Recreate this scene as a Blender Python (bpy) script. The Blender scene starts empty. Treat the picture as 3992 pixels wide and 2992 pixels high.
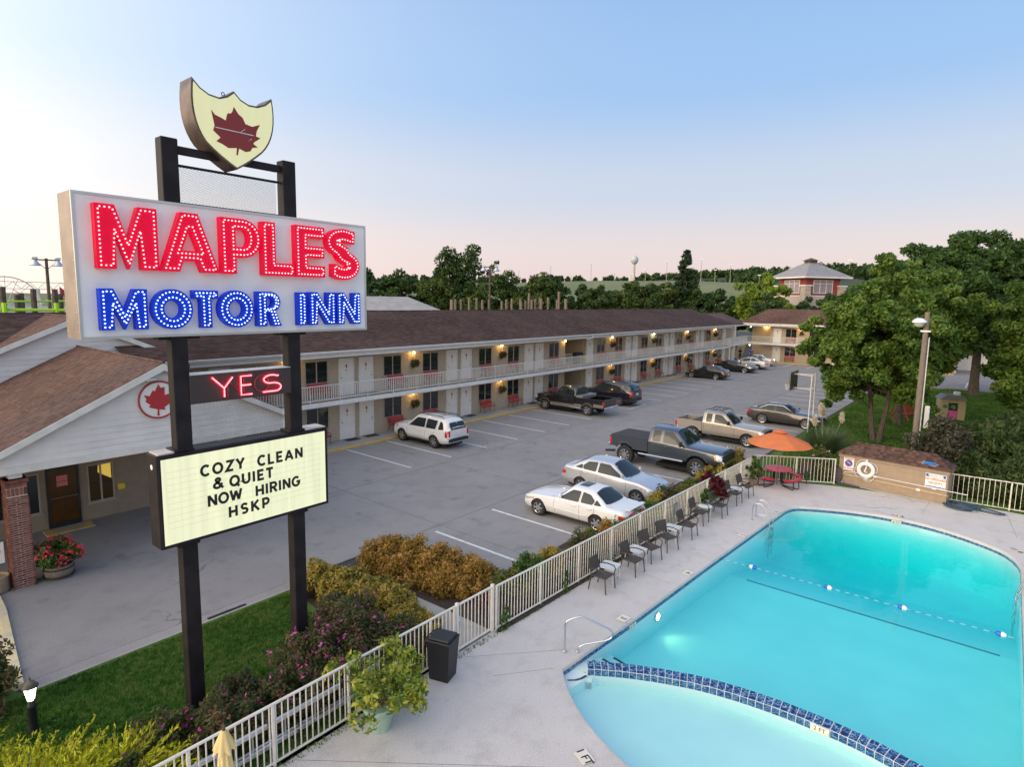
import bpy, bmesh, math, random
import numpy as np
from mathutils import Vector, Matrix
random.seed(7); rng = np.random.default_rng(11)
R = math.radians; PI = math.pi
S = bpy.context.scene; COL = S.collection

# ------------------------------------------------------------------ camera, sky, sun, exposure
cam = bpy.data.cameras.new('camera'); cam_o = bpy.data.objects.new('camera', cam); COL.objects.link(cam_o)
cam.sensor_width = 36; cam.lens = 21.241; cam.shift_x = 0.00294; cam.shift_y = -0.00892
cam.clip_start = 0.1; cam.clip_end = 6000
yaw, pit, rol = R(39.474), R(7.1272), R(0.8797)
fw = Vector((math.cos(yaw)*math.cos(pit), math.sin(yaw)*math.cos(pit), -math.sin(pit)))
rt = fw.cross(Vector((0,0,1))).normalized(); up = rt.cross(fw)
rt, up = math.cos(rol)*rt + math.sin(rol)*up, -math.sin(rol)*rt + math.cos(rol)*up
mw = Matrix((rt, up, -fw)).transposed().to_4x4(); mw.translation = (0, 0, 8.2)
cam_o.matrix_world = mw
S.camera = cam_o

SUN_AZ, SUN_EL = 160.0, 4.0
W = bpy.data.worlds.new('World'); S.world = W; W.use_nodes = True
nt = W.node_tree; nt.nodes.clear(); N = nt.nodes; L = nt.links
def wn(t, **k):
    n = N.new(t)
    for a, b in k.items(): setattr(n, a, b)
    return n
out = wn('ShaderNodeOutputWorld')
sky = wn('ShaderNodeTexSky', sky_type='NISHITA', sun_disc=False)
sky.sun_elevation = R(SUN_EL); sky.sun_rotation = R(90-SUN_AZ); sky.dust_density = 1.5
bg1 = wn('ShaderNodeBackground'); bg1.inputs[1].default_value = 0.05
L.new(sky.outputs[0], bg1.inputs[0])
tc = wn('ShaderNodeTexCoord')
nrm = wn('ShaderNodeVectorMath', operation='NORMALIZE'); L.new(tc.outputs['Generated'], nrm.inputs[0])
sep = wn('ShaderNodeSeparateXYZ'); L.new(nrm.outputs[0], sep.inputs[0])
ramp = wn('ShaderNodeValToRGB'); cr = ramp.color_ramp; cr.interpolation = 'EASE'
L.new(sep.outputs['Z'], ramp.inputs[0])
def setramp(cr, stops):
    while len(cr.elements) > 1: cr.elements.remove(cr.elements[-1])
    cr.elements[0].position = stops[0][0]; cr.elements[0].color = (*stops[0][1], 1)
    for p, c in stops[1:]:
        e = cr.elements.new(p); e.color = (*c, 1)
SKY_STOPS = [(0.0, (.80, .64, .66)), (.07, (.75, .64, .69)), (.17, (.55, .61, .77)), (.32, (.31, .51, .84)), (.6, (.20, .38, .76)), (1.0, (.16, .30, .64))]
setramp(cr, SKY_STOPS)
sd = Vector((math.cos(R(SUN_AZ))*math.cos(R(SUN_EL+5)), math.sin(R(SUN_AZ))*math.cos(R(SUN_EL+5)), math.sin(R(SUN_EL+5))))
dot = wn('ShaderNodeVectorMath', operation='DOT_PRODUCT'); L.new(nrm.outputs[0], dot.inputs[0]); dot.inputs[1].default_value = sd
ma = wn('ShaderNodeMath', operation='MULTIPLY_ADD'); L.new(dot.outputs['Value'], ma.inputs[0]); ma.inputs[1].default_value = .5; ma.inputs[2].default_value = .5
pw = wn('ShaderNodeMath', operation='POWER'); L.new(ma.outputs[0], pw.inputs[0]); pw.inputs[1].default_value = 3.0
pw2 = wn('ShaderNodeMath', operation='POWER'); L.new(ma.outputs[0], pw2.inputs[0]); pw2.inputs[1].default_value = 24
g1 = wn('ShaderNodeVectorMath', operation='SCALE'); g1.inputs[0].default_value = (2.65, 2.20, 1.40); L.new(pw.outputs[0], g1.inputs['Scale'])
g2 = wn('ShaderNodeVectorMath', operation='SCALE'); g2.inputs[0].default_value = (1.6, 1.05, .70); L.new(pw2.outputs[0], g2.inputs['Scale'])
ad = wn('ShaderNodeVectorMath', operation='ADD'); L.new(ramp.outputs[0], ad.inputs[0]); L.new(g1.outputs[0], ad.inputs[1])
ad2 = wn('ShaderNodeVectorMath', operation='ADD'); L.new(ad.outputs[0], ad2.inputs[0]); L.new(g2.outputs[0], ad2.inputs[1])
bg2 = wn('ShaderNodeBackground'); bg2.inputs[1].default_value = 0.95
L.new(ad2.outputs[0], bg2.inputs[0])
asd = wn('ShaderNodeAddShader'); L.new(bg1.outputs[0], asd.inputs[0]); L.new(bg2.outputs[0], asd.inputs[1]); L.new(asd.outputs[0], out.inputs[0])

sun = bpy.data.lights.new('sun', 'SUN'); sun.energy = 0.6; sun.angle = R(30); sun.color = (1, .78, .58)
sun_o = bpy.data.objects.new('sun', sun); COL.objects.link(sun_o)
ld = -Vector((math.cos(R(SUN_AZ))*math.cos(R(14)), math.sin(R(SUN_AZ))*math.cos(R(14)), math.sin(R(14))))
sun_o.rotation_euler = ld.to_track_quat('-Z', 'Y').to_euler()
S.view_settings.view_transform = 'Standard'; S.view_settings.look = 'None'
S.view_settings.exposure = 0.0; S.view_settings.gamma = 1; S.view_settings.use_curve_mapping = False
S.render.engine = 'CYCLES'
try:
    S.cycles.use_denoising = True
    S.cycles.max_bounces = 8; S.cycles.transparent_max_bounces = 12
    S.cycles.sample_clamp_indirect = 4
except Exception: pass

# ------------------------------------------------------------------ helpers
class MB:
    """collects geometry for one mesh"""
    def __init__(s): s.v = []; s.f = []; s.mi = []; s.cur = 0
    def add(s, vs, fs):
        o = len(s.v); s.v += [tuple(p) for p in vs]
        for f in fs: s.f.append(tuple(i+o for i in f)); s.mi.append(s.cur)
        return s
    def box(s, x0, y0, z0, x1, y1, z1):
        x0, x1 = min(x0,x1), max(x0,x1); y0, y1 = min(y0,y1), max(y0,y1); z0, z1 = min(z0,z1), max(z0,z1)
        return s.add([(x0,y0,z0),(x1,y0,z0),(x1,y1,z0),(x0,y1,z0),(x0,y0,z1),(x1,y0,z1),(x1,y1,z1),(x0,y1,z1)],
                     [(0,3,2,1),(4,5,6,7),(0,1,5,4),(1,2,6,5),(2,3,7,6),(3,0,4,7)])
    def bbox(s, x0, y0, z0, x1, y1, z1, b=.01):
        """box with chamfered edges"""
        bm = bmesh.new(); bmesh.ops.create_cube(bm, size=1)
        for v in bm.verts: v.co = ((x0+x1)/2+v.co.x*(x1-x0), (y0+y1)/2+v.co.y*(y1-y0), (z0+z1)/2+v.co.z*(z1-z0))
        bmesh.ops.bevel(bm, geom=bm.edges[:], offset=b, segments=1, affect='EDGES')
        return s.bm(bm)
    def bm(s, bm):
        bm.verts.index_update()
        s.add([v.co[:] for v in bm.verts], [[v.index for v in f.verts] for f in bm.faces]); bm.free(); return s
    def tube(s, pts, r, n=6, caps=True, closed=False):
        P = [Vector(p) for p in pts]; m = len(P); rr = r if isinstance(r, (list, tuple)) else [r]*m
        vs = []; prev = None
        for i in range(m):
            if closed: d = (P[(i+1) % m]-P[i-1])
            else: d = (P[min(i+1, m-1)]-P[max(i-1, 0)])
            d.normalize()
            if prev is None:
                a = Vector((0,0,1)) if abs(d.z) < .9 else Vector((1,0,0))
                u = d.cross(a).normalized()
            else:
                u = prev - d*prev.dot(d)
                u = u.normalized() if u.length > 1e-6 else d.orthogonal().normalized()
            prev = u; w = d.cross(u)
            for k in range(n):
                t = 2*PI*k/n + PI/n; vs.append(P[i] + (u*math.cos(t)+w*math.sin(t))*rr[i])
        fs = []
        for i in range(m if closed else m-1):
            j = (i+1) % m
            for k in range(n): fs.append((i*n+k, i*n+(k+1) % n, j*n+(k+1) % n, j*n+k))
        if caps and not closed: fs.append(tuple(range(n))[::-1]); fs.append(tuple((m-1)*n+k for k in range(n)))
        return s.add(vs, fs)
    def lathe(s, prof, n=16, c=(0,0,0), axis='z', caps=True):
        vs = []; fs = []; m = len(prof)
        for r, z in prof:
            for k in range(n):
                t = 2*PI*k/n; a, b = r*math.cos(t), r*math.sin(t)
                p = (a, b, z) if axis == 'z' else ((z, a, b) if axis == 'x' else (b, z, a))
                vs.append((p[0]+c[0], p[1]+c[1], p[2]+c[2]))
        for i in range(m-1):
            for k in range(n): fs.append((i*n+k, i*n+(k+1) % n, (i+1)*n+(k+1) % n, (i+1)*n+k))
        if caps and prof[0][0] > 1e-5: fs.append(tuple(range(n))[::-1])
        if caps and prof[-1][0] > 1e-5: fs.append(tuple((m-1)*n+k for k in range(n)))
        return s.add(vs, fs)
    def prism(s, poly, fn, a, b):
        """poly: 2d outline; fn(u,v,w)->xyz; extruded from w=a to w=b"""
        n = len(poly)
        return s.add([fn(u,v,a) for u, v in poly]+[fn(u,v,b) for u, v in poly],
                     [tuple(range(n))[::-1], tuple(range(n, 2*n))]+[(i, (i+1) % n, n+(i+1) % n, n+i) for i in range(n)])
    def quad(s, *p): return s.add(p, [tuple(range(len(p)))])
    def mesh(s, name, mats, smooth=False):
        me = bpy.data.meshes.new(name); me.from_pydata(s.v, [], s.f)
        for m in (mats if isinstance(mats, (list, tuple)) else [mats]): me.materials.append(m)
        if any(s.mi): me.polygons.foreach_set('material_index', s.mi)
        if smooth: shade(me, smooth)
        me.update(); return me
    def build(s, name, mats, parent=None, smooth=False):
        return put(name, s.mesh(name, mats, smooth), parent)
def shade(me, ang):
    bm = bmesh.new(); bm.from_mesh(me); bmesh.ops.recalc_face_normals(bm, faces=bm.faces[:])
    a = R(ang) if ang is not True else R(40)
    for f in bm.faces: f.smooth = True
    for e in bm.edges:
        if len(e.link_faces) == 2 and e.calc_face_angle(0) > a: e.smooth = False
    bm.to_mesh(me); bm.free()
def put(name, me, parent=None, loc=None, rz=None):
    o = bpy.data.objects.new(name, me); COL.objects.link(o)
    if parent is not None: o.parent = parent
    if loc is not None: o.location = loc
    if rz is not None: o.rotation_euler = (0, 0, rz)
    return o
def tag(o, label, cat, group=None, kind=None):
    o['label'] = label; o['category'] = cat
    if group: o['group'] = group
    if kind: o['kind'] = kind
    return o
def thing(name, label, cat, loc=(0,0,0), rz=0, group=None):
    o = bpy.data.objects.new(name, None); COL.objects.link(o); o.empty_display_size = .2
    o.location = loc; o.rotation_euler = (0, 0, rz)
    return tag(o, label, cat, group)
KEEP = []          # python handles of copied objects are kept alive
def kids(o): return [c for c in bpy.data.objects if c.parent == o]
def dup(root, loc, rz, label=None, group=None, sc=None, tree=None):
    tree = tree or [(c, kids(c)) for c in kids(root)]
    KEEP.append((root, tree)); r = root.copy(); KEEP.append(r); COL.objects.link(r); r.location = loc; r.rotation_euler = (0, 0, rz)
    if sc: r.scale = sc if isinstance(sc, tuple) else (sc,)*3
    if label: r['label'] = label
    if group: r['group'] = group
    for c, gs in tree:
        d = c.copy(); KEEP.append(d); COL.objects.link(d); d.parent = r
        for g in gs:
            e = g.copy(); KEEP.append(e); COL.objects.link(e); e.parent = d
    return r
def tree_of(root): return [(c, kids(c)) for c in kids(root)]
def struct(o): o['kind'] = 'structure'; return o
def stuff(o): o['kind'] = 'stuff'; return o
def plate(outer, holes, z0, z1):
    """flat slab with holes between z0 and z1"""
    bm = bmesh.new(); loops = []
    for lp in [outer]+list(holes):
        vs = [bm.verts.new((x, y, z1)) for x, y in lp]; loops.append(vs)
        for i in range(len(vs)): bm.edges.new((vs[i], vs[(i+1) % len(vs)]))
    bmesh.ops.triangle_fill(bm, use_beauty=True, edges=bm.edges[:])
    for f in bm.faces:
        if f.normal.z < 0: f.normal_flip()
    mb = MB()
    for vs in loops:
        c = [v.co.copy() for v in vs]; n = len(c)
        for i in range(n):
            a, b = c[i], c[(i+1) % n]
            mb.quad((a.x,a.y,z1),(b.x,b.y,z1),(b.x,b.y,z0),(a.x,a.y,z0))
    mb.bm(bm); return mb
def mesh_np(name, V, F, mat, smooth=False):
    V = np.asarray(V, np.float32).reshape(-1, 3); F = np.asarray(F, np.int32); k = F.shape[1]
    me = bpy.data.meshes.new(name); me.vertices.add(len(V)); me.vertices.foreach_set('co', V.ravel())
    me.loops.add(F.size); me.loops.foreach_set('vertex_index', F.ravel())
    me.polygons.add(len(F)); me.polygons.foreach_set('loop_start', np.arange(0, F.size, k, dtype=np.int32))
    try: me.polygons.foreach_set('loop_total', np.full(len(F), k, np.int32))
    except Exception: pass
    if isinstance(mat, (list, tuple)):
        for m in mat: me.materials.append(m)
    else: me.materials.append(mat)
    me.update(calc_edges=True); return me

# ------------------------------------------------------------------ materials
def mat(name, c, c2=None, scale=6, detail=4, rough=.6, metal=0, bump=0, bscale=60, coat=0, spec=.5, emit=None, es=1, space='Object', stretch=None, lo=.35, hi=.65, trans=0, rnd=0, alpha=1):
    m = bpy.data.materials.new(name); m.use_nodes = True; t = m.node_tree; n = t.nodes; l = t.links
    b = n['Principled BSDF']
    b.inputs['Base Color'].default_value = (*c, 1); b.inputs['Roughness'].default_value = rough; b.inputs['Metallic'].default_value = metal
    b.inputs['Specular IOR Level'].default_value = spec
    if coat: b.inputs['Coat Weight'].default_value = coat; b.inputs['Coat Roughness'].default_value = .03
    if emit: b.inputs['Emission Color'].default_value = (*emit, 1); b.inputs['Emission Strength'].default_value = es
    co = n.new('ShaderNodeTexCoord'); src = co.outputs[space]
    if stretch:
        mp = n.new('ShaderNodeMapping'); mp.inputs['Scale'].default_value = stretch; l.new(src, mp.inputs[0]); src = mp.outputs[0]
    col = None
    if c2 is not None:
        nz = n.new('ShaderNodeTexNoise'); nz.inputs['Scale'].default_value = scale; nz.inputs['Detail'].default_value = detail; l.new(src, nz.inputs[0])
        rp = n.new('ShaderNodeValToRGB'); rp.color_ramp.elements[0].position = lo; rp.color_ramp.elements[1].position = hi
        rp.color_ramp.elements[0].color = (*c, 1); rp.color_ramp.elements[1].color = (*c2, 1)
        l.new(nz.outputs[0], rp.inputs[0]); col = rp.outputs[0]
    if rnd:
        oi = n.new('ShaderNodeObjectInfo'); hs = n.new('ShaderNodeHueSaturation')
        mr = n.new('ShaderNodeMapRange'); mr.inputs['To Min'].default_value = 1-rnd; mr.inputs['To Max'].default_value = 1+rnd
        l.new(oi.outputs['Random'], mr.inputs[0]); l.new(mr.outputs[0], hs.inputs['Value'])
        if col: l.new(col, hs.inputs['Color'])
        else: hs.inputs['Color'].default_value = (*c, 1)
        col = hs.outputs[0]
    if col: l.new(col, b.inputs['Base Color'])
    if bump:
        n2 = n.new('ShaderNodeTexNoise'); n2.inputs['Scale'].default_value = bscale; n2.inputs['Detail'].default_value = 3; l.new(src, n2.inputs[0])
        bp = n.new('ShaderNodeBump'); bp.inputs['Strength'].default_value = bump; bp.inputs['Distance'].default_value = .02
        l.new(n2.outputs[0], bp.inputs['Height']); l.new(bp.outputs[0], b.inputs['Normal'])
    if trans:
        tr = n.new('ShaderNodeBsdfTranslucent'); mx = n.new('ShaderNodeMixShader'); mx.inputs[0].default_value = trans
        if col: l.new(col, tr.inputs[0])
        else: tr.inputs[0].default_value = (*c, 1)
        l.new(b.outputs[0], mx.inputs[1]); l.new(tr.outputs[0], mx.inputs[2]); l.new(mx.outputs[0], n['Material Output'].inputs[0])
    return m
def leafmat(name, a, b, d=None, tr=.25, rough=.5, scale=1.1):
    """leaf colour varies by clump (low frequency) and by leaf (high frequency)"""
    m = bpy.data.materials.new(name); m.use_nodes = True; t = m.node_tree; n = t.nodes; l = t.links; p = n['Principled BSDF']
    co = n.new('ShaderNodeTexCoord')
    z1 = n.new('ShaderNodeTexNoise'); z1.inputs['Scale'].default_value = scale; z1.inputs['Detail'].default_value = 2
    z2 = n.new('ShaderNodeTexWhiteNoise')
    sn = n.new('ShaderNodeVectorMath'); sn.operation = 'SNAP'; sn.inputs[1].default_value = (.11, .11, .11)
    l.new(co.outputs['Object'], z1.inputs[0]); l.new(co.outputs['Object'], sn.inputs[0]); l.new(sn.outputs[0], z2.inputs[0])
    ad = n.new('ShaderNodeMath'); ad.operation = 'MULTIPLY_ADD'; ad.inputs[1].default_value = .45
    l.new(z2.outputs[0], ad.inputs[0]); l.new(z1.outputs[0], ad.inputs[2])
    rp = n.new('ShaderNodeValToRGB'); stops = [(.45, a), (.95, b)] if d is None else [(.40, a), (.72, b), (.98, d)]
    setramp(rp.color_ramp, stops); l.new(ad.outputs[0], rp.inputs[0])
    l.new(rp.outputs[0], p.inputs['Base Color']); p.inputs['Roughness'].default_value = rough; p.inputs['Specular IOR Level'].default_value = .3
    tl = n.new('ShaderNodeBsdfTranslucent'); l.new(rp.outputs[0], tl.inputs[0])
    mx = n.new('ShaderNodeMixShader'); mx.inputs[0].default_value = tr
    l.new(p.outputs[0], mx.inputs[1]); l.new(tl.outputs[0], mx.inputs[2]); l.new(mx.outputs[0], n['Material Output'].inputs[0])
    return m
M = {}
M['white'] = mat('white_paint', (.78,.77,.75), (.68,.67,.65), 3, rough=.5)
M['siding'] = mat('white_siding', (.80,.78,.77), (.72,.70,.70), 2, rough=.55, rnd=.04)
M['fence'] = mat('fence_paint', (.78,.75,.69), (.68,.64,.58), 4, rough=.45)
M['rust'] = mat('rusty_fence_paint', (.72,.68,.6), (.30,.16,.09), 7, rough=.6, lo=.5, hi=.75)
M['wall'] = mat('painted_block', (.47,.385,.285), (.41,.335,.25), 3, rough=.8, bump=.3, bscale=14, stretch=(1,1,4))
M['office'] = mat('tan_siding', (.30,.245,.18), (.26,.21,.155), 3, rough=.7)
M['stucco'] = mat('tan_stucco', (.38,.285,.20), (.33,.25,.175), 5, rough=.85, bump=.5, bscale=40)
M['black'] = mat('black_paint', (.012,.011,.013), (.03,.028,.03), 6, rough=.4)
M['blackpl'] = mat('black_plastic', (.018,.018,.02), rough=.5)
M['rubber'] = mat('tyre_rubber', (.02,.02,.021), rough=.75)
M['glass'] = mat('dark_glass', (.015,.02,.022), rough=.06, spec=.8)
M['chrome'] = mat('chrome', (.72,.72,.74), rough=.15, metal=1)
M['steel'] = mat('stainless_steel', (.68,.67,.66), rough=.22, metal=1)
M['alu'] = mat('aluminium', (.62,.63,.65), rough=.35, metal=.9)
M['red'] = mat('red_paint', (.50,.03,.035), (.42,.02,.03), 5, rough=.4)
M['wrought'] = mat('wrought_iron', (.03,.03,.03), rough=.5)
M['yellowp'] = mat('yellow_kerb_paint', (.66,.42,.08), (.52,.34,.09), 3, rough=.7)
M['line'] = mat('stall_paint', (.74,.75,.76), (.58,.59,.61), 5, rough=.7)
M['wood'] = mat('weathered_wood', (.24,.19,.15), (.16,.13,.105), 5, rough=.85, stretch=(6,6,.6))
M['bark'] = mat('bark', (.13,.10,.075), (.07,.055,.045), 4, rough=.9, bump=.6, bscale=18, stretch=(3,3,.7))
M['soil'] = mat('mulch', (.07,.045,.035), (.035,.025,.02), 12, rough=.95, bump=.8, bscale=30)
M['plastic'] = mat('white_plastic', (.8,.8,.78), rough=.35)
def concrete(name, a, b, stain, grain=90, crack=0, rough=.85, big=.35, oil=0):
    m = bpy.data.materials.new(name); m.use_nodes = True; t = m.node_tree; n = t.nodes; l = t.links; p = n['Principled BSDF']
    p.inputs['Roughness'].default_value = rough; p.inputs['Specular IOR Level'].default_value = .3
    geo = n.new('ShaderNodeNewGeometry'); P = geo.outputs['Position']
    def noise(s, d=4, r=.6):
        z = n.new('ShaderNodeTexNoise'); z.inputs['Scale'].default_value = s; z.inputs['Detail'].default_value = d; z.inputs['Roughness'].default_value = r
        l.new(P, z.inputs[0]); return z.outputs[0]
    def rmp(x, s):
        r = n.new('ShaderNodeValToRGB'); setramp(r.color_ramp, s); l.new(x, r.inputs[0]); return r.outputs[0]
    def mix(f, x, y, bt='MIX'):
        q = n.new('ShaderNodeMix'); q.data_type = 'RGBA'; q.blend_type = bt
        if isinstance(f, float): q.inputs[0].default_value = f
        else: l.new(f, q.inputs[0])
        for i, v in ((6, x), (7, y)):
            if isinstance(v, tuple): q.inputs[i].default_value = (*v, 1)
            else: l.new(v, q.inputs[i])
        return q.outputs[2]
    base = rmp(noise(big, 6, .65), [(.36, a), (.64, b)])
    st = rmp(noise(big*3.1, 7, .7), [(.50, (0,0,0)), (.74, (1,1,1))])
    c = mix(st, base, stain)
    if oil: c = mix(rmp(noise(.9, 5, .6), [(.60, (0,0,0)), (.74, (oil,oil,oil))]), c, tuple(v*.45 for v in stain)); c = mix(rmp(noise(5.5, 4, .7), [(.66, (0,0,0)), (.76, (oil,oil,oil))]), c, tuple(v*.5 for v in stain))
    g = rmp(noise(grain, 2), [(.3, (.80,.80,.80)), (.7, (1.12,1.12,1.12))])
    c = mix(1.0, c, g, 'MULTIPLY')
    if crack:
        v = n.new('ShaderNodeTexVoronoi'); v.feature = 'DISTANCE_TO_EDGE'; v.inputs['Scale'].default_value = crack
        nz = n.new('ShaderNodeTexNoise'); nz.inputs['Scale'].default_value = 1.2; nz.inputs['Detail'].default_value = 5; l.new(P, nz.inputs[0])
        va = n.new('ShaderNodeVectorMath'); va.operation = 'MULTIPLY_ADD'; va.inputs[1].default_value = (1.3,1.3,0); l.new(nz.outputs['Color'], va.inputs[0]); l.new(P, va.inputs[2])
        l.new(va.outputs[0], v.inputs[0])
        k = rmp(v.outputs[0], [(.0, (1,1,1)), (.0022, (0,0,0))])
        gate = rmp(noise(.23, 2), [(.54, (0,0,0)), (.60, (.7,.7,.7))])
        c = mix(mix(1.0, k, gate, 'MULTIPLY'), c, (.10,.095,.09))
    l.new(c, p.inputs['Base Color'])
    bp = n.new('ShaderNodeBump'); bp.inputs['Strength'].default_value = .25; bp.inputs['Distance'].default_value = .01
    l.new(noise(grain*.7, 3), bp.inputs['Height']); l.new(bp.outputs[0], p.inputs['Normal'])
    return m
M['lot'] = concrete('lot_concrete', (.275,.263,.262), (.312,.298,.294), (.228,.219,.219), 34, crack=.13, oil=.55)
M['drive'] = concrete('driveway_concrete', (.30,.283,.287), (.34,.32,.322), (.245,.232,.234), 34, crack=.09, oil=.35)
M['deck'] = concrete('pool_deck_concrete', (.60,.56,.53), (.65,.61,.58), (.50,.465,.44), 40, crack=.16, big=.5)
M['walk'] = concrete('walkway_concrete', (.36,.34,.31), (.42,.40,.36), (.28,.26,.24), 40)
M['yellow_walk'] = concrete('worn_yellow_walk', (.66,.56,.34), (.70,.62,.42), (.42,.40,.36), 40)
M['grass'] = mat('lawn_green', (.05,.125,.015), (.08,.17,.026), 1.3, 6, rough=.9, bump=1, bscale=60)
M['farground'] = mat('meadow', (.10,.13,.05), (.16,.17,.08), .05, 8, rough=1)
M['mow'] = leafmat('grass_blades', (.036,.105,.014), (.085,.20,.026), (.19,.26,.06), .35, .6, .5)

# ground sheet with an opening for the pool basin
GX0, GX1, GY0, GY1 = 6.0, 28.5, -8.0, 8.0
g = MB()
for x0, y0, x1, y1 in ((-4000,-4000,GX0,4000), (GX1,-4000,4000,4000), (GX0,-4000,GX1,GY0), (GX0,GY1,GX1,4000)):
    g.quad((x0,y0,-.12),(x1,y0,-.12),(x1,y1,-.12),(x0,y1,-.12))
o = struct(g.build('ground', M['farground'])); tag(o, 'flat open ground around the motel', 'ground')

# parking lot: separate slabs with dark joints between them
lot = struct(MB().box(-30, 9.3, -.11, 175, 60, -.045).build('parking_lot', mat('joint_filler', (.05,.05,.05), rough=.9)))
tag(lot, 'grey concrete parking lot with joints and white stall lines', 'parking lot')
xs = [-3.4+6.05*k for k in range(-2, 22)]
ys = [10.95, 15.3, 21.2, 27.02]
smesh = {}
for i in range(len(xs)-1):
    for j in range(3):
        x0, x1, y0, y1 = xs[i]+.014, xs[i+1]-.014, ys[j]+.014, ys[j+1]-.014
        if j == 0:
            if x1 < 9.0: continue
            if x0 < 12.1: x0 = 12.1
            if x0 > 26.5: y0 = 9.6
        if j > 0 and x1 < 1.0: continue
        z = random.uniform(-.003, .003)
        m_ = MB().box(x0, y0, -.05, x1, y1, z).mesh('slab', M['lot'])
        put('slab', m_, lot)
        if j == 0 and x0 < 12.2 and False: pass
# driveway under the canopy belongs to the same sheet
dr = struct(MB().box(2.62, 14.93, -.1, 9.9, 25.4, -.004).build('driveway', M['drive'])); tag(dr, 'grey concrete driveway in front of the office door', 'driveway')
def line(x0, y0, x1, y1, m='line', nm='stall_line', z=.008):
    return MB().box(x0, y0, z-.004, x1, y1, z).build(nm, M[m], lot)
for k in range(20):
    x = 19.0+2.735*k
    if 47 < x < 48 or x > 72: continue
    line(x-.05, 21.7, x+.05, 26.86)
line(40.7, 21.66, 43.5, 21.76)
for x in (14.22, 17.25, 20.25, 23.2, 26.0, 30.2, 33.2, 37.6, 41.2, 44.3, 47.1, 49.85, 52.55, 55.3, 58.0, 60.5, 63.3):
    line(x-.055, 10.9 if x < 41 else 9.8, x+.055, 14.95)
for x, y in ((75.6, 23.6), (78.5, 22.9)):
    line(x, y, x+3.6, y+.1)
for k in range(4): line(82.0-.3*k+1.2, 16.5+2.75*k, 86.6-.2*k+1.2, 16.6+2.75*k)
# kerb and ground-floor walkway in front of the rooms
wk = struct(MB().box(11.6, 27.16, -.1, 83.5, 28.72, .1).build('motel_walkway', M['walk'])); tag(wk, 'concrete walkway along the ground floor rooms', 'walkway')
kb = struct(MB().bbox(11.6, 27.02, -.1, 83.5, 27.157, .104, .02).build('kerb', M['yellowp'])); tag(kb, 'yellow painted kerb along the motel walkway', 'kerb')
fp = struct(MB().box(9.9, 24.98, -.1, 12.0, 27.0, .0).box(2.5, 25.4, -.1, 11.57, 29, .004).build('side_paving', M['lot'])); tag(fp, 'concrete paving at the office side', 'paving')
st = struct(MB().bbox(5.2, 24.28, -.02, 6.62, 24.9, .03, .01).build('door_threshold', M['walk'])); tag(st, 'concrete step edged in yellow at the office door', 'step')
MB().box(5.22, 24.30, .03, 6.6, 24.5, .036).box(5.22, 24.5, .03, 5.5, 24.86, .036).box(6.36, 24.5, .03, 6.6, 24.86, .036).build('edge_stripe', M['yellowp'], st)
# worn yellow walk at far left and its kerb
yw = struct(MB().prism([(-3,15.2),(2.5,15.2),(3.0,19.3),(3.1,21.2),(-3,21.2)], lambda u,v,w:(u,v,w), -.1, .06).build('yellow_walk', M['yellow_walk'])); tag(yw, 'worn yellow painted walk at the driveway edge', 'walk')
kc = MB(); kc.prism([(2.5,15.2),(2.66,15.2),(3.16,19.3),(3.26,21.2),(3.1,21.2),(3.0,19.3)], lambda u,v,w:(u,v,w), -.1, .08)
struct(tag(kc.build('walk_kerb', M['yellow_walk']), 'low yellow kerb between walk and driveway', 'kerb'))

# front lawn, planting strip, far lawn
lawn = struct(MB().prism([(-8,9.3),(12.1,9.3),(12.1,11.0),(9.8,11.0),(8.6,14.85),(2.6,14.85),(2.45,15.2),(-8,15.4)], lambda u,v,w:(u,v,w), -.11, .012).build('front_lawn', M['grass'])); tag(lawn, 'green lawn strip around the sign posts', 'lawn')
edge = struct(MB().box(2.66, 14.86, -.1, 9.0, 14.925, .02).build('lawn_edging', M['walk'])); tag(edge, 'thin concrete edging between lawn and driveway', 'edging')
slot = struct(MB().box(6.35, 14.935, -.01, 7.35, 15.08, .004).build('gutter_slot', M['black'])); tag(slot, 'dark gutter slot at the lawn edge', 'gutter')
bed = struct(MB().prism([(8.62,14.9),(11.7,14.9),(12.9,10.95),(26.9,10.75),(28.2,9.9),(28.4,9.3),(8.3,9.3),(8.1,11.0)], lambda u,v,w:(u,v,w), -.1, .016).build('planting_bed', M['soil'])); tag(bed, 'dark mulch bed under the hedges by the fence', 'planting bed')
pth = struct(MB().prism([(10.02,14.95),(10.45,14.95),(10.62,11.0),(10.66,9.25),(9.4,9.25),(9.75,11.0)], lambda u,v,w:(u,v,w), -.05, .024).build('gate_path', M['walk'])); tag(pth, 'narrow concrete path from the gate between hedges', 'path')
fl = struct(MB().prism([(28.6,9.3),(41.3,9.55),(58,9.4),(66,9.3),(73.5,4.0),(73.5,-40),(30.9,-40),(30.9,1.2),(30.0,5.3),(28.6,8.6)], lambda u,v,w:(u,v,w), -.11, .012).build('lawn', M['grass'])); tag(fl, 'wide lawn under the maples behind the pool', 'lawn')
fpk = struct(MB().box(73.8, -70, -.11, 110, 9.4, -.02).build('far_parking', M['lot'])); tag(fpk, 'concrete parking seen under the far trees', 'parking lot')
for k in range(9): MB().box(76, -14+2.8*k, -.02, 81, -13.88+2.8*k, -.012).build('stall_line', M['line'], fpk)

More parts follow.
